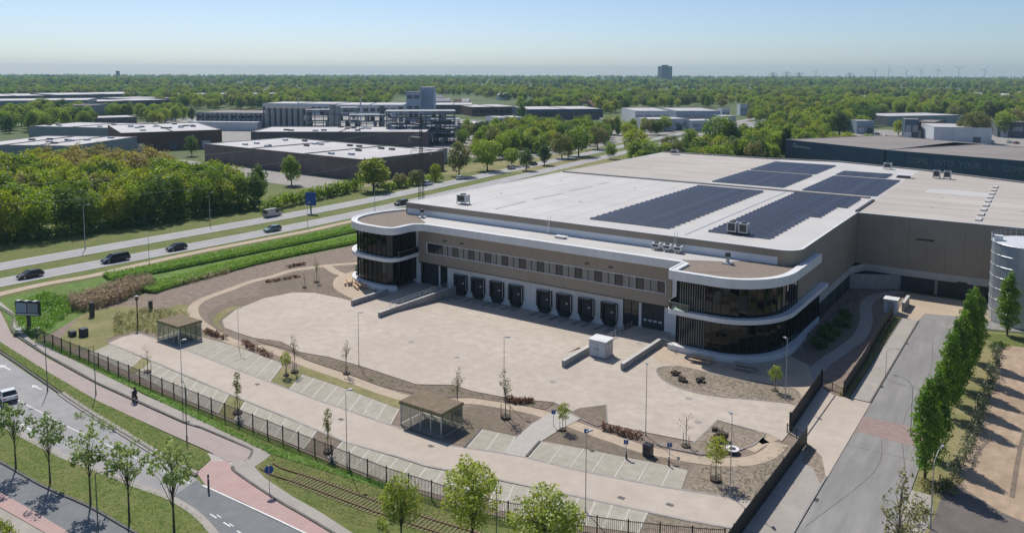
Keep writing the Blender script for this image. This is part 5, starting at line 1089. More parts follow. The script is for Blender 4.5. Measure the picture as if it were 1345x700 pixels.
for px, py, lab, rz, s in [(112, 327, 'tall motorway lamp in front of the wood at the left', 1.5, 1.05), (196, 346, 'tall motorway lamp on the strip beside the cycle track', 3.1, .65), (492.5, 278, 'motorway lamp on the median above the left corner office', 1.5, .85), (734, 233, 'small far motorway lamp behind the white roof edge', 1.5, .7), (276, 296, 'slender motorway lamp at the far verge before the wood', 1.5, .9), (404, 300, 'thin motorway lamp by the blue sign on the median', 1.5, .7)]:
    p = G(px, py); place(LM, (p.x, p.y, 0), lab, 'lamp post', 'motorway lamps', s=s, rz=rz)
for px, py, lab, rz, s in [(1196, 568, 'curved arm lamp leaning over the right road', 2.9, .8), (1163, 496, 'curved arm lamp at the pavement of the right road', 0.0, .55), (1222, 694, 'white lamp post under the nearest upright tree', 1.4, .9)]:
    p = G(px, py); place(LC, (p.x, p.y, 0), lab, 'lamp post', 'lamps along the right road', s=s, rz=rz)
def sign(px, py, h, lab, shape='round', size=.42, m='sign_blue', face=None, white=None, name='road_sign', cat='road sign', z=.04):
    p = G(px, py); t = empty(name, (p.x, p.y, z), lab, cat); rz = math.atan2(-p.x, p.y) + math.pi if face is None else face
    t.rotation_euler = (0, 0, rz); MB().tube((0, 0, 0), (0, 0, h), .035, .035, 6).build('pole', 'galv', t, world=False); b = MB()
    if shape == 'round': b.tube((0, -.03, h - size), (0, -.055, h - size), size, size, 16)
    else: b.box(-size, -.055, h - 2 * size, size, -.03, h)
    o = b.build('sign_plate', m, t, world=False)
    if white == 'arrow': w_ = MB(); w_.box(-.05, -.064, h - size * 1.6, .05, -.056, h - size * .8); w_.face([(-.2, -.062, h - size * .85), (.2, -.062, h - size * .85), (0, -.062, h - size * .4)]); w_.build('arrow', 'sign_white', o, world=False)
    if white == 'P': text('P', o, (0, -.062, h - size), size * 1.6, 'sign_white', rot=(R(90), 0, 0), name='letter')
    return t
def text(s_, parent, loc, size, m, rot=(R(90), 0, 0), name='lettering', ext=.004, align='CENTER', sx=1.0):
    c = bpy.data.curves.new(name, 'FONT'); c.body = s_; c.size = size; c.extrude = ext; c.align_x = align; c.align_y = 'CENTER'; c.resolution_u = 2
    tmp = bpy.data.objects.new('tmp', c); COL.objects.link(tmp); dg = bpy.context.evaluated_depsgraph_get(); me = bpy.data.meshes.new_from_object(tmp.evaluated_get(dg)); bpy.data.objects.remove(tmp)
    me.materials.clear(); me.materials.append(MATS[m]); o = bpy.data.objects.new(name, me); COL.objects.link(o); o.parent = parent; o.location = loc; o.rotation_euler = rot; o.scale = (sx, 1, 1)
    return o
sign(354, 646, 2.6, 'round blue sign with a white arrow on the grass beside the red cycle lane', 'round', .42, white='arrow')
def pbollard(px, py, lab):
    t = sign(px, py, 1.9, lab, 'square', .24, white='P', name='parking_sign', cat='parking sign'); return t
for px, py, lab in [(727, 560, 'small blue square sign at the walkway by the green sapling'), (770, 586, 'small blue square sign before the yard lamp near the six bays'), (822, 601, 'small blue square sign on the soil strip above the six bays'), (879, 605, 'small blue square sign right of the dark bin')]: pbollard(px, py, lab)
for px, py, h, lab in [(274, 643, 1.5, 'black marker post at the tip of the red cycle lane'), (878.5, 612, 1.0, 'dark bollard at the right end of the six bays'), (822.5, 603, .9, 'dark bollard beside the blue sign above the six bays')]:
    p = G(px, py); t = empty('bollard', (p.x, p.y, 0), lab, 'bollard'); MB().tube((p.x, p.y, 0), (p.x, p.y, h), .10, .09, 8).build('shaft', 'steel_dark', t); MB().tube((p.x, p.y, h), (p.x, p.y, h + .06), .09, .05, 8).build('cap', 'white_metal' if h < 1.2 else 'steel_dark', t); MB().tube((p.x, p.y, h * .75), (p.x, p.y, h * .82), .105, .105, 8).build('band', 'sign_white', t)
for px, py, lab, d in [(851, 598, 'dark waste bin on the soil strip above the six bays', (.9, .8, 1.2)), (95, 441, 'low dark box in the dry grass at the left, smaller of two', (1.2, .7, .7)), (110, 441, 'dark square box in the dry grass, right of the low one', (1.1, .9, 1.1)), (121, 415, 'dark cabinet at the edge of the reeds', (.6, .6, 2.2)), (198, 407, 'dark narrow post box on the soil beyond the dry grass', (.5, .5, 1.5))]:
    p = G(px, py); t = empty('waste_bin' if 'bin' in lab else 'utility_box', (p.x, p.y, .03), lab, 'bin' if 'bin' in lab else 'box')
    MB().box(p.x - d[0] / 2, p.y - d[1] / 2, 0, p.x + d[0] / 2, p.y + d[1] / 2, d[2]).build('housing', 'steel_dark', t); MB().obox((p.x, p.y, d[2] + .04), (d[0] + .1, d[1] + .1, .08), 0, .9).build('lid', 'dark_frame', t); MB().box(p.x - d[0] * .3, p.y - d[1] / 2 - .02, d[2] * .6, p.x + d[0] * .3, p.y - d[1] / 2, d[2] * .8).build('flap', 'dark_frame', t)
p = G(181, 429); t = empty('clock_lamp', (p.x, p.y, 0), 'rust brown post lamp in the dry grass by the far shelter', 'lamp post'); MB().tube((p.x, p.y, 0), (p.x, p.y, 4.2), .11, .09, 8).build('pole', 'rust', t); MB().tube((p.x, p.y, 4.2), (p.x, p.y, 4.9), .2, .32, 8).build('lamp_head', 'rust', t); MB().tube((p.x, p.y, 4.9), (p.x, p.y, 5.0), .34, .2, 8).build('cap', 'pale_wall', t)
p = G(962, 594); t = empty('round_bench', (p.x, p.y, .1), 'white ring shaped seat in the yard corner bed', 'bench'); b = MB()
b.ribbon([(p.x + .55 * math.cos(a), p.y + .55 * math.sin(a)) for a in np.linspace(0, 6.2832, 21)], .16, .35, .45); b.build('seat', 'white_metal', t); MB().tube((p.x, p.y, .05), (p.x, p.y, .36), .45, .45, 16).build('base', 'steel_dark', t)
def picnic(px, py, rz, lab, m):
    p = G(px, py); t = empty('picnic_bench', (p.x, p.y, .09), lab, 'bench', 'benches beside the corner offices'); t.rotation_euler = (0, 0, rz)
    for i in range(3): MB().box(-1.5, -.42 + .29 * i, .72, 1.5, -.16 + .29 * i, .78).build('table_plank', m, t, world=False)
    for s_ in (-1, 1):
        MB().box(-1.5, s_ * .85 - .17, .42, 1.5, s_ * .85 + .17, .48).build('seat', m, t, world=False); MB().box(s_ * 1.1 - .05, -.95, .34, s_ * 1.1 + .05, .95, .42).build('cross_beam', m, t, world=False)
        for q in (-1, 1): b = MB(); b.tube((s_ * 1.1, q * .75, 0), (s_ * 1.1, q * .3, .72), .06, .06, 5); b.build('leg', m, t, world=False)
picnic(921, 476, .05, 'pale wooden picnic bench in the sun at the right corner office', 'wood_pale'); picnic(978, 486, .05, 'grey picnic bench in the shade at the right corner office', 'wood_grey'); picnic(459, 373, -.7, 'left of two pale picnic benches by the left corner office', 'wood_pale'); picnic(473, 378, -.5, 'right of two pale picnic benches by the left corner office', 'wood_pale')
# billboard with a photo strip
p = G(38.5, 433); t = empty('billboard', (p.x, p.y, 0), 'big billboard on one leg beside the cycle path at the left edge', 'billboard'); t.rotation_euler = (0, 0, R(28))
MB().box(-1.6, -1.0, -.1, 1.6, 1.0, .25).build('foundation', 'concrete', t, world=False); MB().box(-.2, -.2, .25, .2, .2, 2.4).build('column', 'steel_dark', t, world=False); MB().box(-2.0, -.18, 2.3, 2.0, .18, 4.6).build('panel', 'dark_frame', t, world=False)
for i, (x, m) in enumerate(((-1.0, 'blue_wall'), (.9, 'teal_wall'))): MB().box(x - .9, -.2, 2.75, x + .85, -.185, 4.3).build('poster', m, t, world=False)
MB().box(-1.9, -.21, 2.38, 1.9, -.185, 2.6).build('strip', 'pale_wall', t, world=False)
for x in (-1.4, 0, 1.4): MB().box(x - .25, -.5, 4.62, x + .25, .1, 4.72).build('floodlight', 'pale_wall', t, world=False)
# shelters with sedum roofs
def shelter(x0, x1, y0, y1, lab):
    t = empty('bike_shelter', ((x0 + x1) / 2, (y0 + y1) / 2, 0), lab, 'shelter', 'flat roofed bicycle shelters')
    MB().box(x0, y0, 2.45, x1, y1, 2.72).build('roof_edge', 'sleeper', t); MB().box(x0 + .08, y0 + .08, 2.72, x1 - .08, y1 - .08, 2.80).build('roof', 'roof_moss', t)
    n = 4; xs = [x0 + .15 + (x1 - x0 - .3) * i / n for i in range(n + 1)]
    for x in xs:
        for y in (y0 + .15, y1 - .15): MB().box(x - .05, y - .05, 0, x + .05, y + .05, 2.44).build('post', 'galv', t)
    for i in range(n):
        if i < n: MB().box(xs[i] + .06, y1 - .16, .15, xs[i + 1] - .06, y1 - .13, 2.3).build('glass_panel', 'glass_dusty', t)
    ym = (y0 + y1) / 2
    for x in (x0 + .15, x1 - .15):
        for a, b in ((y0 + .22, ym - .03), (ym + .03, y1 - .22)): MB().box(x - .015, a, .15, x + .015, b, 2.3).build('glass_panel', 'glass_dusty', t)
    for i in range(6):
        x = x0 + .8 + (x1 - x0 - 1.6) * i / 5; b = MB(); b.path([Vector((x, ym - .3, 0)), Vector((x, ym - .3, .75)), Vector((x, ym + .4, .75)), Vector((x, ym + .4, 0))], .03, 5); b.build('bike_stand', 'galv', t)
    sheet('shelter_floor', W2([(x0, y0), (x1, y0), (x1, y1), (x0, y1)]), .06, 'pale_tile', .1)
shelter(-110.3, -104.6, 64.9, 68.9, 'flat brown roofed shelter at the far left end of the parking'); shelter(-60.2, -53.9, 64.2, 68.2, 'flat brown roofed shelter in the middle of the parking')
# tram or freight rails in the grass
RP = spline(GP([(350, 612), (364, 620), (404, 633), (480, 661), (560, 688), (640, 712)]), 4)
rt = empty('railway_track', (RP[8].x, RP[8].y, .03), 'old overgrown rail track in the grass at the bottom', 'railway track')
for d in (.72, -.72): MB().ribbon(offset(RP, d), .05, .0, .15).build('rail', 'rust', rt)
slp = resample(RP, 62); sm = None
for i in range(10, 62):
    a, b = slp[i], slp[min(i + 1, 62)]; d = b - a; c = a - rt.location; rz = math.atan2(d.y, d.x) + math.pi / 2
    if sm is None: sm = MB().box(-1.2, -.11, -.05, 1.2, .11, .035).build('sleeper', 'sleeper', rt, world=False); o = sm
    else: o = clone(sm, 'sleeper', (0, 0, 0), rt)
    o.location = (c.x, c.y, .012 + .012 * random.random()); o.rotation_euler = (0, 0, rz + random.uniform(-.03, .03))
# ---------------------------------------------------------------- vehicles
def car_proto(name, paint, L=4.5, Wd=1.8, H=1.48, kind='hatch'):
    """body lofted from side profiles; glass house, wheels, lights and bumpers are parts"""
    t = empty(name, (0, 0, 0)); h = Wd / 2; zb = .25
    if kind == 'van': low = [(-L / 2, zb, .95), (-L / 2 + .05, zb, 1.1), (L / 2 - .9, zb, 1.1), (L / 2 - .05, zb, .95), (L / 2, zb, .75)]; roof = (-L / 2 + .05, L / 2 - 1.75, -L / 2 + .12, L / 2 - .95, H)
    elif kind == 'estate': low = [(-L / 2, .35, .85), (-L / 2 + .1, zb, .98), (L / 2 - 1.2, zb, .96), (L / 2 - .15, zb, .78), (L / 2, .38, .62)]; roof = (-L / 2 + .45, L / 2 - 2.0, -L / 2 + .1, L / 2 - 1.15, H)
    else: low = [(-L / 2, .35, .85), (-L / 2 + .1, zb, .95), (L / 2 - 1.1, zb, .93), (L / 2 - .15, zb, .75), (L / 2, .38, .6)]; roof = (-L / 2 + .75, L / 2 - 2.1, -L / 2 + .2, L / 2 - 1.05, H)
    b = MB(); secs = []
    for x, z0, z1 in low:
        k = len(b.v); w1 = h * (.93 if abs(x) > L / 2 - .12 else 1); b.v += [(x, -w1 * .95, z0), (x, w1 * .95, z0), (x, w1, (z0 + z1) / 2), (x, w1 * .93, z1), (x, -w1 * .93, z1), (x, -w1, (z0 + z1) / 2)]; secs.append(k)
    for s0, s1 in zip(secs[:-1], secs[1:]):
        for i in range(6): j = (i + 1) % 6; b.f.append((s0 + i, s0 + j, s1 + j, s1 + i)); b.mi.append(0)
    b.f.append(tuple(secs[0] + 5 - i for i in range(6))); b.mi.append(0); b.f.append(tuple(secs[-1] + i for i in range(6))); b.mi.append(0)
    body = b.build('body', paint, t, world=False)
    rx0, rx1, bx0, bx1, rz = roof; zb_ = 1.1 if kind == 'van' else .93; wr = h * .78; wb = h * .92
    g_ = MB(); B_ = [(bx0, -wb, zb_), (bx1, -wb, zb_), (bx1, wb, zb_), (bx0, wb, zb_)]; T_ = [(rx0, -wr, rz - .06), (rx1, -wr, rz - .06), (rx1, wr, rz - .06), (rx0, wr, rz - .06)]
    for i in range(4): j = (i + 1) % 4; g_.face([B_[i], B_[j], T_[j], T_[i]])
    g_.build('windows', 'window_dark', t, world=False)
    r_ = MB(); r_.prism([(rx0 - .04, -wr - .02), (rx1 + .08, -wr - .02), (rx1 + .08, wr + .02), (rx0 - .04, wr + .02)], rz - .07, rz); rf = r_.build('roof', paint, t, world=False)
    pl = MB()
    for s_ in (-1, 1):
        for f in ((0, 0), (.5, .52), (1, 1)):
            if kind == 'van' or f[0] in (0, .5, 1): xa = bx0 + (bx1 - bx0) * f[0]; xb = rx0 + (rx1 - rx0) * f[1]; pl.tube((xa, s_ * (wb + .004), zb_), (xb, s_ * (wr + .004), rz - .05), .045, .04, 4)
    pl.build('pillars', paint, t, world=False)
    if kind == 'van': MB().box(-L / 2 + .3, -wb * 1.0, zb_ + .0, L / 2 - 2.4, -wb + .12, rz - .2).build('side_panel', paint, t, world=False); MB().box(-L / 2 + .3, wb - .12, zb_, L / 2 - 2.4, wb, rz - .2).build('side_panel', paint, t, world=False)
    for x in (-L / 2 + .85, L / 2 - .85):
        for s_ in (-1, 1):
            w_ = MB().tube((x, s_ * (h - .2), .32), (x, s_ * (h + .01), .32), .32, .32, 14).build('wheel', 'tyre', t, world=False); MB().tube((x, s_ * (h + .0), .32), (x, s_ * (h + .02), .32), .2, .2, 10).build('rim', 'rim', w_, world=False)
    for s_ in (-1, 1):
        MB().obox((L / 2 - .06, s_ * h * .68, .66), (.14, .36, .14)).build('headlight', 'light_clear', t, world=False); MB().obox((-L / 2 + .02, s_ * h * .72, .78), (.1, .26, .16)).build('taillight', 'light_red', t, world=False); MB().obox((bx1 - .35, s_ * (h + .08), 1.0), (.14, .16, .12)).build('mirror', paint, t, world=False)
    MB().box(L / 2 - .12, -h * .9, .3, L / 2 + .03, h * .9, .48).build('bumper', 'black_rubber', t, world=False); MB().box(-L / 2 - .03, -h * .9, .32, -L / 2 + .12, h * .9, .5).build('bumper', 'black_rubber', t, world=False)
    return t
def car(px, py, hd, paint, kind, lab, L=4.5, H=1.48, name='car', cat='car', z=-.02, Wd=1.8, group='cars on the motorway'):
    p = G(px, py); t = car_proto(name, paint, L, Wd, H, kind); t.location = (p.x, p.y, z); t.rotation_euler = (0, 0, hd); return tag(t, lab, cat, group)
MS = R(-91); MN = R(93)
car(40, 364, MS, 'paint_maroon', 'hatch', 'dark maroon car on the near carriageway, farthest left'); car(152, 343, MS, 'paint_black', 'estate', 'long black car on the near carriageway, second from the left', 5.6, 1.75, Wd=1.95); car(232, 328, MS, 'paint_black', 'hatch', 'black hatchback on the near carriageway, between two lamps'); car(358, 303.5, MS, 'paint_green', 'hatch', 'pale green car on the near carriageway below the van', 4.6); car(527, 269, MS, 'paint_black', 'estate', 'black car half hidden behind the hall roof corner', 4.8, 1.6)
car(358, 284, MN, 'paint_silver', 'van', 'silver van with dark windows on the far carriageway', 5.4, 2.2, name='van', cat='van', Wd=2.0)
car(562, 243, MN, 'paint_white', 'estate', 'white car on the far carriageway under the lattice mast', 4.6, 1.6); car(605, 235.5, MN, 'paint_white', 'hatch', 'white car on the far carriageway right of the lattice mast'); car(672, 222, MN, 'paint_silver', 'van', 'pale car on the far carriageway before dark bushes', 4.6, 1.7); car(701, 217, MN, 'paint_darkgrey', 'estate', 'dark car on the far carriageway, farthest right', 4.6, 1.6)
car(9, 524, R(170), 'paint_white', 'hatch', 'white hatchback on the street behind the first street tree', 3.7, 1.45, group='cars on the street', z=-.05)
# rider on a moped
def rider(px, py, rz):
    p = G(px, py); t = empty('moped', (p.x, p.y, .012), 'dark purple moped riding away along the pink cycle path', 'moped'); t.rotation_euler = (0, 0, rz)
    for x in (-.62, .62): w_ = MB().tube((x, -.06, .24), (x, .06, .24), .24, .24, 14).build('wheel', 'tyre', t, world=False); MB().tube((x, -.065, .24), (x, .065, .24), .12, .12, 10).build('rim', 'rim', w_, world=False)
    b = MB(); b.obox((-.35, 0, .55), (.85, .3, .36), 0, .8); b.obox((.1, 0, .32), (.5, .3, .1)); b.obox((.5, 0, .65), (.14, .36, .6), 0, .8); b.build('body', 'paint_maroon', t, world=False)
    MB().obox((-.35, 0, .78), (.7, .28, .1)).build('seat', 'black_rubber', t, world=False); b = MB(); b.tube((.48, -.33, 1.02), (.48, .33, 1.02), .025, .025, 6); b.tube((.5, 0, .9), (.48, 0, 1.02), .03, .03, 6); b.build('handlebar', 'dark_frame', t, world=False); MB().obox((-.8, 0, .62), (.06, .16, .1)).build('taillight', 'light_red', t, world=False); MB().obox((-.82, 0, .42), (.03, .2, .12)).build('number_plate', 'sign_white', t, world=False)
    pr = empty('person', (p.x, p.y, .012), 'rider in dark clothes and black helmet sitting on the moped', 'person'); pr.rotation_euler = (0, 0, rz)
    vs = {'pel': (-.32, 0, .92, .17), 'chest': (-.22, 0, 1.28, .19), 'neck': (-.18, 0, 1.50, .07), 'head': (-.14, 0, 1.66, .11), 'ls': (-.2, .2, 1.40, .085), 'le': (.02, .3, 1.18, .06), 'lh': (.36, .3, 1.08, .045), 'rs': (-.2, -.2, 1.40, .085), 're': (.02, -.3, 1.18, .06), 'rh': (.36, -.3, 1.08, .045), 'lk': (.12, .17, .84, .085), 'la': (.08, .17, .46, .06), 'lt': (.26, .17, .40, .05), 'rk': (.12, -.17, .84, .085), 'ra': (.08, -.17, .46, .06), 'rt': (.26, -.17, .40, .05)}
    ks = list(vs); me = bpy.data.meshes.new('body'); E_ = [('pel', 'chest'), ('chest', 'neck'), ('neck', 'head'), ('chest', 'ls'), ('ls', 'le'), ('le', 'lh'), ('chest', 'rs'), ('rs', 're'), ('re', 'rh'), ('pel', 'lk'), ('lk', 'la'), ('la', 'lt'), ('pel', 'rk'), ('rk', 'ra'), ('ra', 'rt')]
    for s_, y in (('l', .3), ('r', -.3)):
        for f in range(5): ks.append(f'{s_}f{f}'); vs[f'{s_}f{f}'] = (.43 + (.0 if f == 4 else .02 - abs(f - 1.5) * .008), y + (-.045 + .025 * f), 1.04 - .01 * f, .012); E_.append((f'{s_}h', f'{s_}f{f}'))
    me.from_pydata([vs[k][:3] for k in ks], [(ks.index(a), ks.index(b)) for a, b in E_], []); o = bpy.data.objects.new('body', me); COL.objects.link(o); o.parent = pr; me.materials.append(MATS['cloth_purple'])
    md = o.modifiers.new('skin', 'SKIN'); 
    for i, k in enumerate(ks): sv = me.skin_vertices[0].data[i]; sv.radius = (vs[k][3],) * 2; sv.use_root = (i == 0)
    o.modifiers.new('sub', 'SUBSURF').levels = 1; o.modifiers['sub'].render_levels = 1
    hb = MB()
    for k_ in range(6):
        a0, a1 = R(15 * k_), R(15 * (k_ + 1)); hb.tube((-.14, 0, 1.66 + .15 * math.sin(a0)), (-.14, 0, 1.66 + .15 * math.sin(a1)), .15 * math.cos(a0), max(.15 * math.cos(a1), .004), 12, cap=False)
    hb.tube((-.14, 0, 1.58), (-.14, 0, 1.66), .14, .15, 12); hb.build('helmet', 'black_rubber', pr, world=False); MB().obox((-.03, 0, 1.62), (.06, .16, .08)).build('face', 'skin', pr, world=False)
    tb = MB(); tb.obox((-.26, 0, 1.2), (.3, .42, .46), 0, .8); tb.build('jacket', 'cloth_dark', pr, world=False)
rider(177, 527, R(168))
# parked and distant cars
pc = {}
def far_car(x, y, rz, paint, lab):
    if paint not in pc:
        t = car_proto('parked_car', 'paint_' + paint); b = MB(); 
        pc[paint] = t; o = t
    else: o = copy_tree(pc[paint])
    o.location = (x, y, -.06); o.rotation_euler = (0, 0, rz); tag(o, lab, 'car', 'cars parked behind the navy warehouse')
rg = np.random.RandomState(3); spots = [(1145, 181), (1152, 179), (1163, 182), (1226, 187), (1233, 188), (1241, 187.5), (1248, 188.5), (1256, 188), (1263, 189), (1278, 188), (1290, 190), (1302, 189), (1326, 190), (1335, 191)]
desc = ['near the blue hall', 'near the blue hall', 'by the small bright tree', 'in front of the white hall', 'in front of the white hall', 'in front of the white hall', 'in front of the white hall', 'in front of the white hall', 'left of the thin pale trees', 'between the thin pale trees', 'right of the thin pale trees', 'right of the thin pale trees', 'near the right edge', 'near the right edge']
for i, (px, py) in enumerate(spots): p = G(px, py - 2); c_ = ['white', 'black', 'silver', 'blue', 'darkgrey', 'white', 'red'][i % 7]; far_car(p.x, p.y, rg.uniform(-.2, .2) + 1.2, c_, f'tiny {c_ if c_ != "darkgrey" else "dark grey"} parked car {desc[i]} behind the navy warehouse')
# ---------------------------------------------------------------- the works area and other far buildings
def zat(p, py):
    lo, hi = -5.0, 300.0
    for _ in range(50):
        m = (lo + hi) / 2
        if topix(p.x, p.y, m)[1] > py: lo = m
        else: hi = m
    return lo
FOOT = []
def block(name, lab, cat, a, b, depth, top, wall='grey_wall', roof='roof_lilac', win=0, doors=0, sky=0, seam=0, group=None, par=.5, wmat='window_dark', base=0.0, panels=0):
    """hall on the base line a-b (photo survey points), running back by depth; wall, roof, windows, doors and skylights are parts"""
    A, B_ = G(*a), G(*b); d = (B_ - A); L = d.length; d.normalize(); nrm = Vector((-d.y, d.x, 0))
    if nrm.dot(A) < 0: nrm = -nrm
    h = zat(A, top) if top > 30 else top
    t = empty(name, (A.x, A.y, 0), lab, cat, group); Q = lambda u, v: A + d * u + nrm * v
    FOOT.append([tuple(Q(u, v)[:2]) for u, v in ((-5, -5), (L + 5, -5), (L + 5, depth + 5), (-5, depth + 5))])
    for s0, s1 in (((0, 0), (L, 0)), ((L, 0), (L, depth)), ((L, depth), (0, depth)), ((0, depth), (0, 0))):
        P0, P1 = Q(*s0), Q(*s1); dd = (P1 - P0).normalized(); n2 = Vector((-dd.y, dd.x, 0)) * .25; cen = Q(L / 2, depth / 2)
        if (cen - P0).dot(n2) < 0: n2 = -n2
        k = max(1, round((P1 - P0).length / panels)) if panels else 1; q = resample([P0, P1], k)
        for u, v in zip(q[:-1], q[1:]):
            g_ = dd * (.04 if panels else 0); MB().prism([u + g_, v - g_, v - g_ + n2, u + g_ + n2], -.1, h).build('wall', wall, t)
    rf = MB().prism([Q(.2, .2), Q(L - .2, .2), Q(L - .2, depth - .2), Q(.2, depth - .2)], h - .6, h - par * .3).build('roof', roof, t)
    if par: c = MB(); c.ribbon([Q(.15, .15), Q(L - .15, .15), Q(L - .15, depth - .15), Q(.15, depth - .15), Q(.15, .15)], .2, h - .05, h + .12); c.build('roof_edge_trim', 'roof_felt', t)
    for i in range(seam): u = L * (i + 1) / (seam + 1); MB().prism([Q(u - .3, .3), Q(u + .3, .3), Q(u + .3, depth - .3), Q(u - .3, depth - .3)], h - .3, h + .2).build('roof_ridge', 'dark_wall', t)
    rg = np.random.RandomState(int(abs(A.x) * 7) % 1000)
    for i in range(sky): u, v = L * (.08 + .84 * rg.rand()), depth * (.12 + .76 * rg.rand()); c = Q(u, v); MB().obox((c.x, c.y, h + .3), (3.0, 1.3, .7), math.atan2(d.y, d.x), .85).build('skylight', 'dark_wall' if i % 2 else 'galv', t)
    for r_ in range(win):
        z0 = h * (r_ + .35) / win; hh = h * .34 / win; n = max(2, int(L / 6)); 
        for i in range(n): P0, P1 = Q(L * (i + .12) / n, -.05), Q(L * (i + .88) / n, -.05); MB().prism([P0, P1, P1 + nrm * .1, P0 + nrm * .1], z0, z0 + hh).build('window', wmat, t)
    for i in range(doors): u = L * (i + .5) / doors; P0, P1 = Q(u - 2, -.06), Q(u + 2, -.06); MB().prism([P0, P1, P1 + nrm * .1, P0 + nrm * .1], 0, min(4, h * .6)).build('door', 'dark_wall' if i % 2 else 'pale_wall', t)
    return t, Q, h, L
block('warehouse', 'long dark brown warehouse with pale roofs beyond the motorway', 'warehouse', (269, 212), (478, 238), 44, 7.9, 'brown_wall', 'roof_lilac', sky=16, seam=2, panels=9, doors=0)
block('warehouse', 'grey fronted extension at the right end of the brown warehouse', 'warehouse', (477, 234), (588, 213), 16, 6.2, 'grey_wall', 'roof_lilac', sky=0, win=0, panels=8)
block('warehouse', 'rear pale roofed warehouse block behind the brown one', 'warehouse', (330, 196), (560, 196), 40, 9.0, 'brown_wall', 'roof_lilac', sky=14, seam=1)
block('shed', 'low grey shed with a pale roof under the bright rounded tree', 'shed', (325, 214), (346, 217), 10, 3.4, 'grey_wall', 'roof_lilac')
block('warehouse', 'wide brown brick warehouse with a pale roof left of the dark brown one', 'warehouse', (160, 200), (292, 194), 70, 9.5, 'brick_wall', 'roof_lilac', sky=14, seam=1, doors=3)
block('warehouse', 'low pale roofed hall at the left edge behind the wood', 'warehouse', (-40, 214), (95, 216), 50, 8.0, 'grey_wall', 'roof_lilac', sky=8, seam=2)
block('warehouse', 'pale roofed hall at the left behind the grey clump of trees', 'warehouse', (38, 181), (150, 184), 40, 7.0, 'grey_wall', 'roof_lilac', sky=6, seam=1)
block('shed', 'small pale shed behind the round clump of trees', 'shed', (125, 166), (180, 164), 30, 6, 'dark_wall', 'roof_lilac', win=1)
block('shed', 'white shed right of the round clump of trees', 'shed', (192, 160), (212, 160), 30, 6, 'pale_wall', 'roof_lilac', win=1)
for i, (a, b, dp, tp, wl, rf, lab) in enumerate([((-30, 151), (115, 149), 70, 133, 'teal_wall', 'roof_lilac', 'long teal grey shed at the far left'), ((-30, 138), (70, 136), 120, 127, 'dark_wall', 'roof_lilac', 'dark shed with pale roof behind the teal one at the far left'), ((75, 137), (200, 134), 110, 125, 'dark_wall', 'roof_lilac', 'dark far shed with white roof edge, left of centre'), ((115, 146), (225, 142), 60, 134, 'dark_wall', 'roof_lilac', 'long dark blue shed behind the round clump of trees'), ((185, 140), (235, 138), 80, 130, 'grey_wall', 'roof_lilac', 'grey far shed left of the works'), ((225, 132), (380, 131), 60, 124, 'teal_wall', 'roof_lilac', 'long low green grey shed behind the works'), ((80, 158), (116, 158), 40, 139, 'grey_wall', 'roof_grey', 'grey block at the end of the far dark sheds')]):
    block('shed', lab, 'shed', a, b, dp, tp, wl, rf, win=1, doors=0, seam=1)
# works: silos, long grey process hall, pipe racks, towers
t, Q, h, L = block('process_hall', 'long grey process hall with columns left of the silo row', 'factory', (258, 170), (346, 171), 40, 148, 'grey_wall', 'roof_grey', win=2)
for i in range(14): c = Q(L * (i + .5) / 14, -.5); MB().tube((c.x, c.y, 0), (c.x, c.y, h * .96), .45, .45, 6).build('column', 'dark_wall', t)
MB().obox(tuple(Q(L / 2, -6)[:2]) + (3,), (L, 8, 6), math.atan2((Q(1, 0) - Q(0, 0)).y, (Q(1, 0) - Q(0, 0)).x)).build('annex', 'pale_wall', t)
A, B_ = G(351, 171), G(411, 173); dd = (B_ - A) / 8
for i in range(8):
    c = A + dd * (i + .3); hh = 15.5; s_ = empty('silo', (c.x, c.y, 0), f'{["first", "second", "third", "fourth", "fifth", "sixth", "seventh", "last"][i]} tall grey silo from the left in the silo row of the works', 'silo', 'silo row of the works')
    MB().tube((c.x, c.y, 0), (c.x, c.y, hh), 2.35, 2.35, 16).build('shell', 'grey_wall', s_, smooth=False); MB().tube((c.x, c.y, hh), (c.x, c.y, hh + 1.0), 2.35, 1.2, 16).build('lid', 'roof_grey', s_)
    MB().box(c.x - 2.3, c.y - 2.75, 2, c.x - 1.5, c.y - 2.2, hh).build('ladder_cage', 'dark_wall', s_)
def rack(px, py, w_, dp, h, lab, tiers=4, seed=1, m='dark_wall'):
    c = G(px, py); t = empty('process_tower', (c.x, c.y, 0), lab, 'factory'); ang = math.atan2(c.x, -c.y) + math.pi; rg = np.random.RandomState(seed); co, si = math.cos(ang), math.sin(ang)
    T = lambda u, v: (c.x + u * co - v * si, c.y + u * si + v * co)
    b = MB(); n = max(2, int(w_ / 5))
    for i in range(n + 1):
        for v in (0, dp): x, y = T(-w_ / 2 + w_ * i / n, v); b.tube((x, y, 0), (x, y, h), .28, .28, 4)
    b.build('frame', m, t)
    for k in range(tiers):
        z = h * (k + 1) / tiers; x, y = T(0, dp / 2); MB().obox((x, y, z), (w_ + 1, dp + 1, .35), ang).build('deck', 'grey_wall', t)
        for j in range(max(2, int(w_ / 6))):
            x, y = T(rg.uniform(-w_ / 2, w_ / 2), dp * rg.rand()); z0 = h * k / tiers; r = rg.uniform(.8, 1.9)
            if rg.rand() < .6: MB().tube((x, y, z0 + .3), (x, y, z - .6), r, r, 10).build('vessel', ['galv', 'grey_wall', 'pale_wall', 'dark_wall'][rg.randint(4)], t)
            else: MB().obox((x, y, (z0 + z) / 2), (r * 2.4, r * 2, h / tiers * .7), ang).build('unit', ['grey_wall', 'dark_wall', 'pale_wall'][rg.randint(3)], t)
        b = MB(); x0, y0 = T(-w_ / 2, -.6); x1, y1 = T(w_ / 2, -.6); b.tube((x0, y0, z - 1), (x1, y1, z - 1), .3, .3, 6); b.build('pipe', 'galv', t)
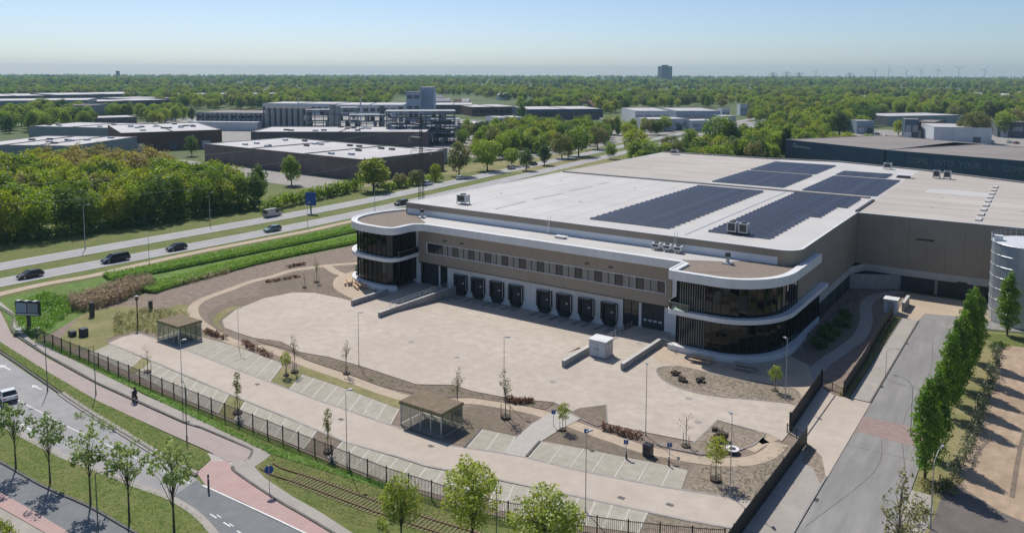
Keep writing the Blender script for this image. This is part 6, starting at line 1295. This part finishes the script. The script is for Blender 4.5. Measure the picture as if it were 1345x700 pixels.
rack(425, 174, 22, 12, 15, 'pipe rack tower just right of the silo row', 4, 5); rack(453, 176, 16, 12, 17, 'grey process tower left of the tall twin stacks', 4, 6); rack(487, 178, 26, 14, 13, 'low process rack with pale vessels in the middle of the works', 3, 7, 'galv'); rack(553, 190, 38, 18, 18.5, 'large dark process structure at the right end of the works', 5, 8); rack(585, 187, 16, 14, 13, 'dark box structure at the right end of the works', 3, 9); rack(300, 166, 30, 10, 9, 'low pipe rack in front of the process hall', 2, 10)
block('warehouse', 'brown brick shed in front of the works, right of the silos', 'shed', (467, 183), (512, 186), 16, 6.0, 'brick_wall', 'roof_grey'); block('process_hall', 'round fronted grey hall under the dark process structure', 'factory', (513, 187), (556, 189), 18, 8.0, 'grey_wall', 'roof_grey', win=1)
def stack(px, py, h, r, m, lab):
    c = G(px, py); t = empty('chimney', (c.x, c.y, 0), lab, 'chimney'); MB().tube((c.x, c.y, 0), (c.x, c.y, h), r, r * .9, 12).build('shaft', m, t)
    for f in (.35, .7, .98): MB().tube((c.x, c.y, h * f), (c.x, c.y, h * f + .4), r * 1.18, r * 1.18, 12).build('ring', 'dark_wall', t)
for px, py, top, r, m, lab in [(437, 178, 138, 2.0, 'grey_wall', 'left one of two thick grey columns right of the silos'), (444, 178, 140, 2.0, 'grey_wall', 'right one of two thick grey columns right of the silos'), (502, 176, 139, 1.8, 'dark_wall', 'dark column in the middle of the works'), (527, 178, 140, 1.6, 'dark_wall', 'dark column left of the large process structure'), (474, 165, 128, .6, 'pale_wall', 'thin pale stack behind the works'), (392, 160, 128, .5, 'pale_wall', 'thin pale stack behind the silo row')]:
    stack(px, py, zat(G(px, py), top), r, m, lab)
block('tower_block', 'blue grey process tower standing above the works', 'factory', (534, 163), (552, 163), 22, 121, 'blue_wall', 'roof_grey', win=3, wmat='dark_wall', panels=6); block('process_hall', 'pale blue hall right of the blue grey tower', 'factory', (552, 161), (570, 161), 30, 115, 'blue_wall', 'roof_lilac', panels=6)
block('process_hall', 'pale long hall behind the silo row', 'factory', (345, 150), (440, 151), 50, 136, 'pale_wall', 'roof_lilac', win=1, seam=1); block('process_hall', 'pale blue hall behind the two thick columns', 'factory', (440, 152), (530, 152), 60, 138, 'pale_wall', 'roof_lilac', win=1, seam=1)
for a, b, dp, tp, wl, lab, wn in [((570, 150), (620, 150), 60, 138, 'dark_wall', 'long dark shed right of the blue grey tower', 1), ((620, 153), (680, 152), 60, 141, 'brick_wall', 'brown far shed left of the dark pointed tree', 1), ((600, 172), (655, 173), 30, 162, 'grey_wall', 'grey flat shed behind the dark narrow tree', 1), ((655, 172), (690, 171), 25, 155, 'pale_wall', 'pale saw roofed hall left of the dark pointed tree', 2), ((692, 158), (792, 157), 60, 144, 'navy_wall', 'long dark blue shed with pinkish white roof in the middle distance', 1), ((690, 168), (712, 168), 20, 160, 'dark_wall', 'dark shed under the long dark blue one', 0), ((795, 168), (815, 168), 30, 158, 'grey_wall', 'small grey office left of the white works', 1)]:
    block('shed', lab, 'shed', a, b, dp, tp, wl, 'roof_lilac', win=wn, seam=1)
for a, b, dp, tp, wl, lab in [((834, 163), (880, 163), 60, 146, 'pale_wall', 'white hall at the left end of the white works'), ((852, 172), (905, 171), 25, 157, 'pale_wall', 'white low hall in front of the white works'), ((888, 162), (946, 162), 60, 146, 'blue_wall', 'blue grey hall in the middle of the white works'), ((908, 172), (945, 171), 20, 159, 'pale_wall', 'pale shed in front of the blue grey hall'), ((948, 158), (958, 158), 12, 143, 'pale_wall', 'pale square tower at the right end of the white works'), ((948, 172), (966, 172), 20, 153, 'pale_wall', 'pale annex at the right end of the white works'), ((972, 152), (982, 152), 10, 137, 'pale_wall', 'small white tank like tower right of the white works')]:
    block('factory_hall', lab, 'factory', a, b, dp, tp, wl, 'roof_lilac', win=1, doors=2 if dp > 20 else 0, wmat='grey_wall', panels=9)
# navy warehouse behind the hall
A_, B2 = (1032, 214.5), (1161, 229)
def navy(a, b, dp, h, lab):
    t, Q, hh, L = block('warehouse', lab, 'warehouse', a, b, dp, h, 'navy_wall', 'roof_grey', panels=8, par=.3); return t, Q, hh, L
t1, Q1, h1, L1 = navy((1031, 214), (1160, 232), 62, 10.5, 'navy blue warehouse with a small white logo behind the hall'); t2, Q2, h2, L2 = navy((1162, 232.5), (1400, 258), 58, 10.5, 'navy blue warehouse with large faint lettering along its wall')
def wall_text(s_, Q, u, z, size, m, root, sx=1.0, name='lettering'):
    p = Q(u, -.08); d = (Q(1, 0) - Q(0, 0)); o = text(s_, root, (p.x - root.location.x, p.y - root.location.y, z), size, m, (R(90), 0, math.atan2(d.y, d.x)), name, .02, 'LEFT', sx); return o
for kd, u, v, h, lab in (('pine', -10, 10, 15, 'dark conical fir at the left corner of the navy warehouse'), ('mid', -10, 24, 13, 'green tree behind the dark fir at the navy warehouse'), ('lime', -7, 36, 12, 'bright tree along the left side of the navy warehouse'), ('lime', -8, 48, 12, 'second bright tree along the left side of the navy warehouse'), ('mid', -6, 60, 11, 'green tree at the far left corner of the navy warehouse')):
    p = Q1(u, v); place(WP[kd][0], (p.x, p.y, -.06), lab, s=h / 12)
wall_text('G', Q1, 4.5, h1 - 2.2, 2.6, 'sign_white', t1, name='logo'); wall_text('Ecommerce', Q1, 6.6, h1 - 2.5, 1.6, 'sign_white', t1)
wall_text('COME', Q2, 8.6, h2 - 3.2, 3.0, 'letter_grey', t2, .9); wall_text('INTO', Q2, 18.6, h2 - 3.2, 3.0, 'letter_grey', t2, .9); wall_text('YOUR', Q2, 27.0, h2 - 3.2, 3.0, 'letter_grey', t2, .9); wall_text('E-', Q2, 37.0, h2 - 3.2, 3.0, 'letter_grey', t2, .9); wall_text('COMMERCE', Q2, 41.5, h2 - 3.2, 3.0, 'letter_grey', t2, .8)
MB().prism([Q2(50, -.2), Q2(62, -.2), Q2(62, -.05), Q2(50, -.05)], 1.5, 4.0).build('sign_panel', 'leaf_lime' if 0 else 'plant_green', t2)
for a, b, dp, tp, wl, rf, lab in [((1226, 188), (1302, 190), 40, 167, 'pale_wall', 'roof_lilac', 'big white hall with blue tint behind the car park'), ((1204, 180), (1226, 181), 30, 160, 'brick_wall', 'roof_grey', 'brown brick block left of the big white hall'), ((1188, 182), (1206, 182.5), 16, 157, 'navy_wall', 'roof_grey', 'dark blue box tower by the car park'), ((1125, 176), (1148, 176), 14, 159, 'blue_wall', 'roof_lilac', 'small bright blue unit at the left of the car park'), ((1165, 166), (1265, 164), 40, 153, 'grey_wall', 'roof_lilac', 'grey office with flat pale roof behind the car park'), ((1310, 180), (1345, 181), 30, 160, 'dark_wall', 'roof_grey', 'dark hall at the right edge behind the car park'), ((1255, 148), (1284, 148), 40, 140, 'pale_wall', 'roof_lilac', 'white flat block among the trees far right'), ((1090, 172), (1122, 172), 20, 162, 'dark_wall', 'roof_grey', 'low dark shed at the far left of the car park')]:
    block('building', lab, 'building', a, b, dp, tp, wl, rf, win=0 if 'big white' in lab else 1, doors=2, wmat='grey_wall', panels=9)
# far block of flats on the skyline
c = G(876, 108.5); s_ = c.length / 1038
t, Q, h, L = block('tower_block', 'tall brown grey block of flats alone on the skyline', 'tower', (869.5, 109), (882.5, 109), 14 * s_, 87.5, 'dark_wall', 'roof_grey', win=0)
for k in range(12):
    for i in range(7): P0, P1 = Q(L * (i + .15) / 7, -.4), Q(L * (i + .85) / 7, -.4); n_ = (Q(0, 1) - Q(0, 0)) * .5; MB().prism([P0, P1, P1 + n_, P0 + n_], h * (k + .3) / 12, h * (k + .75) / 12).build('window', 'window_dark', t)
MB().obox(tuple(Q(L / 2, 7 * s_)[:2]) + (h + 3,), (L * .5, 6 * s_, 6)).build('roof_plant', 'dark_wall', t)
block('tower_block', 'low wide dark block of flats on the far left skyline', 'building', (51, 106.5), (76, 106.5), 40, 99, 'dark_wall', 'roof_grey', win=4); block('tower_block', 'tiny dark tower on the skyline at the left', 'tower', (152.5, 106), (156, 106), 30, 93.5, 'dark_wall', 'roof_grey')
# road bridge on piers
br = empty('road_bridge', (G(970, 175).x, G(970, 175).y, 0), 'grey road bridge rising on an embankment behind the trees', 'bridge')
bl = spline([G(845, 195), G(900, 184, 2), G(945, 172, 6), G(990, 164.5, 7), G(1028, 159.5, 7)], 5); zz = np.interp(np.linspace(0, 1, len(bl)), [0, .25, .5, 1], [.2, 2.5, 6, 7])
l, r = offset(bl, 5), offset(bl, -5)
for i in range(len(bl) - 1):
    m = MB(); A4 = [(r[i], zz[i]), (r[i + 1], zz[i + 1]), (l[i + 1], zz[i + 1]), (l[i], zz[i])]; m.face([(p.x, p.y, z) for p, z in A4]); m.face([(p.x, p.y, z - 1.2) for p, z in A4[::-1]])
    for a, b in ((0, 1), (1, 2), (2, 3), (3, 0)): m.face([(A4[a][0].x, A4[a][0].y, A4[a][1] - 1.2), (A4[b][0].x, A4[b][0].y, A4[b][1] - 1.2), (A4[b][0].x, A4[b][0].y, A4[b][1]), (A4[a][0].x, A4[a][0].y, A4[a][1])])
    m.build('deck', 'motorway_asphalt', br)
    for s_, q in ((1, l), (-1, r)): g_ = MB(); g_.tube((q[i].x, q[i].y, zz[i] + .9), (q[i + 1].x, q[i + 1].y, zz[i + 1] + .9), .12, .12, 4); g_.tube((q[i].x, q[i].y, zz[i]), (q[i].x, q[i].y, zz[i] + .95), .1, .1, 4); g_.build('parapet', 'galv', br)
    if i % 2 == 0:
        for q in (l, r): MB().tube((q[i].x * .7 + bl[i].x * .3, q[i].y * .7 + bl[i].y * .3, -.2), (q[i].x * .7 + bl[i].x * .3, q[i].y * .7 + bl[i].y * .3, zz[i] - 1.2), .6, .6, 8).build('pier', 'concrete_grey', br)
# lattice mast with cross arms, wires to the left
def lattice(x, y, h, w0, arms, lab, rz=0.0, r=.06, name='lattice_mast'):
    t = empty(name, (x, y, 0), lab, 'pylon'); t.rotation_euler = (0, 0, rz); n = max(6, int(h / 2.2)); W_ = lambda f: w0 * (1 - .72 * f)
    for sx, sy in ((1, 1), (1, -1), (-1, -1), (-1, 1)): a, b = W_(0), W_(1); MB().tube((sx * a, sy * a, 0), (sx * b, sy * b, h), r * 1.3, r, 4).build('leg', 'steel_dark', t, world=False)
    b = MB()
    for k in range(n):
        f0, f1 = k / n, (k + 1) / n; a, c = W_(f0), W_(f1); z0, z1 = h * f0, h * f1
        for s_ in (1, -1):
            b.tube((-a, s_ * a, z0), (c, s_ * c, z1), r * .6, None, 3); b.tube((a, s_ * a, z0), (-c, s_ * c, z1), r * .6, None, 3); b.tube((s_ * a, -a, z0), (s_ * c, c, z1), r * .6, None, 3)
    b.build('bracing', 'steel_dark', t, world=False)
    for f, al in arms:
        z = h * f; b = MB()
        for s_ in (1, -1):
            for q in (1, -1): b.tube((0, q * W_(f), z), (s_ * al, 0, z + .1), r, r * .7, 3)
            b.tube((0, 0, z + al * .28), (s_ * al, 0, z + .1), r, r * .7, 3)
        b.build('cross_arm', 'steel_dark', t, world=False); b = MB()
        for s_ in (1, -1): b.tube((s_ * al * .95, 0, z), (s_ * al * .95, 0, z - 1.3), .09, .09, 5)
        b.build('insulator', 'galv', t, world=False)
    return t
mp = G(553.5, 277); mh = zat(mp, 150)
lattice(mp.x, mp.y, mh, .7, ((.62, 3.2), (.76, 3.8), (.9, 3.0)), 'slender lattice power mast between the motorway and the hall', .35, .06)
def wire(a, b, sag, lab):
    A, B_ = Vector(a), Vector(b); b = MB(); P = [A.lerp(B_, i / 16) - Vector((0, 0, sag * 4 * (i / 16) * (1 - i / 16))) for i in range(17)]; b.path(P, .018, 3)
    t = b.build('power_line', 'concrete_grey'); tag(t, lab, 'power line', 'power lines along the wood')
for i, (z, px0, py0) in enumerate(((.9, -80, 280), (.76, -80, 296), (.62, -80, 318))):
    e = Vector((-172 - 3 * i, 10, mh * z + 2)); wire((mp.x - 3, mp.y, mh * z - 1.3), tuple(e), 4.5, ['topmost', 'middle', 'lowest'][i] + ' of three power lines running left from the lattice mast')
# direction sign on the median seen from behind
p = G(408.5, 280); t = empty('direction_sign', (p.x, p.y, 0), 'dark blue direction sign on one post on the motorway median', 'road sign'); rz = 1.25; t.rotation_euler = (0, 0, R(20))
MB().tube((0, 0, 0), (0, 0, 3.0), .22, .2, 8).build('pole', 'steel_dark', t, world=False); MB().box(-1.6, -.1, 2.2, 1.6, .1, 6.0).build('sign_plate', 'sign_blue', t, world=False); MB().box(-1.5, -.14, 3.2, 1.5, -.1, 3.3).build('frame', 'steel_dark', t, world=False); MB().box(-1.5, -.14, 5.0, 1.5, -.1, 5.1).build('frame', 'steel_dark', t, world=False)
# turbines and far pylons
def turbine(px, top, d, a, lab):
    r_ = FW + RT * ((px - 672.5) / FPX); dr = Vector((r_.x, r_.y, 0)).normalized(); c = dr * d; h = zat(c, top); t = empty('wind_turbine', (c.x, c.y, 0), lab, 'wind turbine', 'wind turbines on the horizon'); t.rotation_euler = (0, 0, math.atan2(dr.y, dr.x) - math.pi / 2)
    MB().tube((0, 0, 0), (0, 0, h), 2.2, 1.3, 8).build('tower', 'pale_wall', t, world=False); MB().obox((0, 0, h + 1), (3, 9, 3)).build('nacelle', 'pale_wall', t, world=False)
    for k in range(3):
        q = a + k * 2.094; e = Vector((math.sin(q), 0, math.cos(q))); s_ = Vector((e.z, 0, -e.x)); b = MB(); b.face([Vector((0, -7, h + 1)) - s_ * 1.2, Vector((0, -7, h + 1)) + s_ * 1.2, Vector((0, -7, h + 1)) + e * h * .5 + s_ * .5, Vector((0, -7, h + 1)) + e * h * .5 - s_ * .5]); b.face([Vector((0, -6.2, h + 1)) - s_ * 1.2, Vector((0, -6.2, h + 1)) + e * h * .5, Vector((0, -6.2, h + 1)) + s_ * 1.2]); b.build('blade', 'pale_wall', t, world=False)
for i, (px, top, a) in enumerate([(1068, 95, .3), (1145, 94, .9), (1163, 92, .2), (1186, 94, 1.4), (1205, 92, .6), (1227, 92, .1), (1254, 91, 1.1), (1288, 92, .5)]):
    turbine(px, top, 6200, a, f'{["1st", "2nd", "3rd", "4th", "5th", "6th", "7th", "8th"][i]} faint wind turbine from the left on the right horizon')
for px, top, lab in [(1012, 95.5, 'left far lattice pylon on the skyline'), (1030, 94.5, 'middle far lattice pylon on the skyline'), (1046, 95.5, 'right far lattice pylon on the skyline'), (1112, 96, 'lone far lattice pylon right of the group')]:
    r_ = FW + RT * ((px - 672.5) / FPX); dr = Vector((r_.x, r_.y, 0)).normalized(); c = dr * 3600; lattice(c.x, c.y, zat(c, top), 5, ((.6, 18), (.75, 22), (.9, 16)), lab, math.atan2(dr.y, dr.x) - 1.57, .5, 'power_pylon')
# houses among the far trees
rg = np.random.RandomState(77)
for i in range(34):
    px, py = rg.uniform(560, 1340), rg.uniform(118, 150)
    if 820 < px < 1000 and py > 133: continue
    p = G(px, py); w_, d_, h_ = rg.uniform(8, 22), rg.uniform(8, 12), rg.uniform(6, 9); a = rg.uniform(0, 3); t = empty('house', (p.x, p.y, 0), f'small far {["brick", "pale", "white"][i % 3]} walled house with a {["grey", "red tiled"][i % 2]} roof among the trees', 'house', 'far houses among the trees')
    t.rotation_euler = (0, 0, a); MB().box(-w_ / 2, -d_ / 2, 0, w_ / 2, d_ / 2, h_).build('wall', 'pale_wall' if i % 3 else 'brick_wall', t, world=False)
    b = MB(); b.face([(-w_ / 2, -d_ / 2, h_), (w_ / 2, -d_ / 2, h_), (w_ / 2, 0, h_ + 3.5), (-w_ / 2, 0, h_ + 3.5)]); b.face([(w_ / 2, d_ / 2, h_), (-w_ / 2, d_ / 2, h_), (-w_ / 2, 0, h_ + 3.5), (w_ / 2, 0, h_ + 3.5)]); b.face([(-w_ / 2, d_ / 2, h_), (-w_ / 2, -d_ / 2, h_), (-w_ / 2, 0, h_ + 3.5)]); b.face([(w_ / 2, -d_ / 2, h_), (w_ / 2, d_ / 2, h_), (w_ / 2, 0, h_ + 3.5)]); b.build('roof', 'tile_roof' if i % 2 else 'roof_lilac', t, world=False)
# ---------------------------------------------------------------- the far woods: uncountable, scattered by geometry nodes over points
def far_wood(name, pts, protos, smin, smax, seed):
    """one mass of trees: points carrying instances of the crowns"""
    src = bpy.data.collections.new(name + '_sources')
    for pr in protos:
        for ch in pr.children:
            if ch.data.name.startswith('crown'): src.objects.link(bpy.data.objects.new('far_crown', ch.data))
    me = bpy.data.meshes.new(name); me.from_pydata([tuple(p) for p in pts], [], []); o = bpy.data.objects.new(name, me); COL.objects.link(o); tag(o, kind='stuff')
    ng = bpy.data.node_groups.new(name, 'GeometryNodeTree'); ng.interface.new_socket('Geometry', in_out='INPUT', socket_type='NodeSocketGeometry'); ng.interface.new_socket('Geometry', in_out='OUTPUT', socket_type='NodeSocketGeometry')
    N = ng.nodes; gi, go = N.new('NodeGroupInput'), N.new('NodeGroupOutput'); ip = N.new('GeometryNodeInstanceOnPoints'); ci = N.new('GeometryNodeCollectionInfo'); ci.inputs['Collection'].default_value = src; ci.inputs['Separate Children'].default_value = True; ci.inputs['Reset Children'].default_value = True
    rs = N.new('FunctionNodeRandomValue'); rs.data_type = 'FLOAT_VECTOR'; rs.inputs[0].default_value = (smin, smin, smin * .9); rs.inputs[1].default_value = (smax, smax, smax * .9); rs.inputs['Seed'].default_value = seed
    rr = N.new('FunctionNodeRandomValue'); rr.data_type = 'FLOAT_VECTOR'; rr.inputs[0].default_value = (0, 0, 0); rr.inputs[1].default_value = (0, 0, 6.28); rr.inputs['Seed'].default_value = seed + 1
    ip.inputs['Pick Instance'].default_value = True; L = ng.links
    L.new(gi.outputs[0], ip.inputs['Points']); L.new(ci.outputs[0], ip.inputs['Instance']); L.new(rs.outputs[0], ip.inputs['Scale']); L.new(rr.outputs[0], ip.inputs['Rotation']); L.new(ip.outputs[0], go.inputs[0])
    md = o.modifiers.new('scatter', 'NODES'); md.node_group = ng; return o
rg = np.random.RandomState(9); zones = {'near': [], 'mid': [], 'far': []}
CLEAR = [((-60, 128), (-60, 152), (232, 152), (250, 176), (340, 200), (600, 232), (660, 172), (690, 150), (690, 149), (560, 147), (235, 143), (180, 143), (150, 128)), ((590, 142), (590, 176), (830, 176), (830, 158), (800, 150), (690, 149)), ((822, 143), (822, 178), (985, 172), (985, 142)), ((1100, 158), (1060, 230), (1400, 260), (1400, 165), (1270, 160), (1165, 152)), ((780, 178), (880, 178), (1040, 155), (1040, 172), (900, 215), (700, 220)), ((-60, 158), (420, 158), (500, 420), (-60, 420))]
CLEARW = [[tuple(G(x, y)[:2]) for x, y in c] for c in CLEAR] + [[(-104, 230), (80, 230), (80, 330), (-40, 345), (-96, 366), (-104, 356)], [(-215, 20), (-150, 20), (-150, 380), (-215, 420)]]
def far_ok(x, y):
    q = topix(x, y, 0)
    if q[2] < 100 or q[0] < -60 or q[0] > 1405: return None
    if any(inpoly(c, x, y) for c in CLEARW) or any(inpoly(c, x, y) for c in FOOT): return None
    return q
n = 0
while n < 9500:
    px = rg.uniform(-50, 1395); v = rg.uniform(0, 1); d = 320 * (7500 / 320) ** v
    dv = (FW + RT * ((px - 672.5) / FPX)); dv = Vector((dv.x, dv.y, 0)).normalized() * d; q = far_ok(dv.x, dv.y)
    if q is None or d < 330: continue
    if math.sin(dv.x * .011 + 1.3 * math.sin(dv.y * .007)) + math.sin(dv.y * .009 + dv.x * .004) < -1.1 and d > 600: n += 1; continue
    n += 1; zones['near' if d < 800 else ('mid' if d < 2200 else 'far')].append((dv.x, dv.y, -.1))
AP = WP['mid'] + WP['dark'][:1] + WP['lime'] + WP['mid'] + WP['olive']
far_wood('woodland', zones['near'], AP, .75, 1.25, 3); far_wood('woodland', zones['mid'], AP, .95, 1.6, 4); far_wood('woodland', zones['far'], AP, 1.3, 2.4, 5)
# trees lost from use are removed
for o in [o for o in bpy.data.objects if o.parent is None and o.type == 'EMPTY' and 'label' not in o and 'kind' not in o]:
    for c in list(o.children_recursive): bpy.data.objects.remove(c)
    bpy.data.objects.remove(o)
# ---------------------------------------------------------------- air
hz = bpy.data.materials.new('haze'); hz.use_nodes = True; hn = hz.node_tree; hn.nodes.clear(); pv = hn.nodes.new('ShaderNodeVolumePrincipled'); pv.inputs['Color'].default_value = (0.52, 0.77, 1.0, 1); pv.inputs['Density'].default_value = HAZE = 0.00009; pv.inputs['Anisotropy'].default_value = 0.0
ho = hn.nodes.new('ShaderNodeOutputMaterial'); hn.links.new(pv.outputs[0], ho.inputs['Volume']); MATS['haze'] = hz
h_ = MB().box(-8600, -8600, -3.0, 8600, 8600, 112).build('haze', 'haze'); tag(h_, kind='stuff')
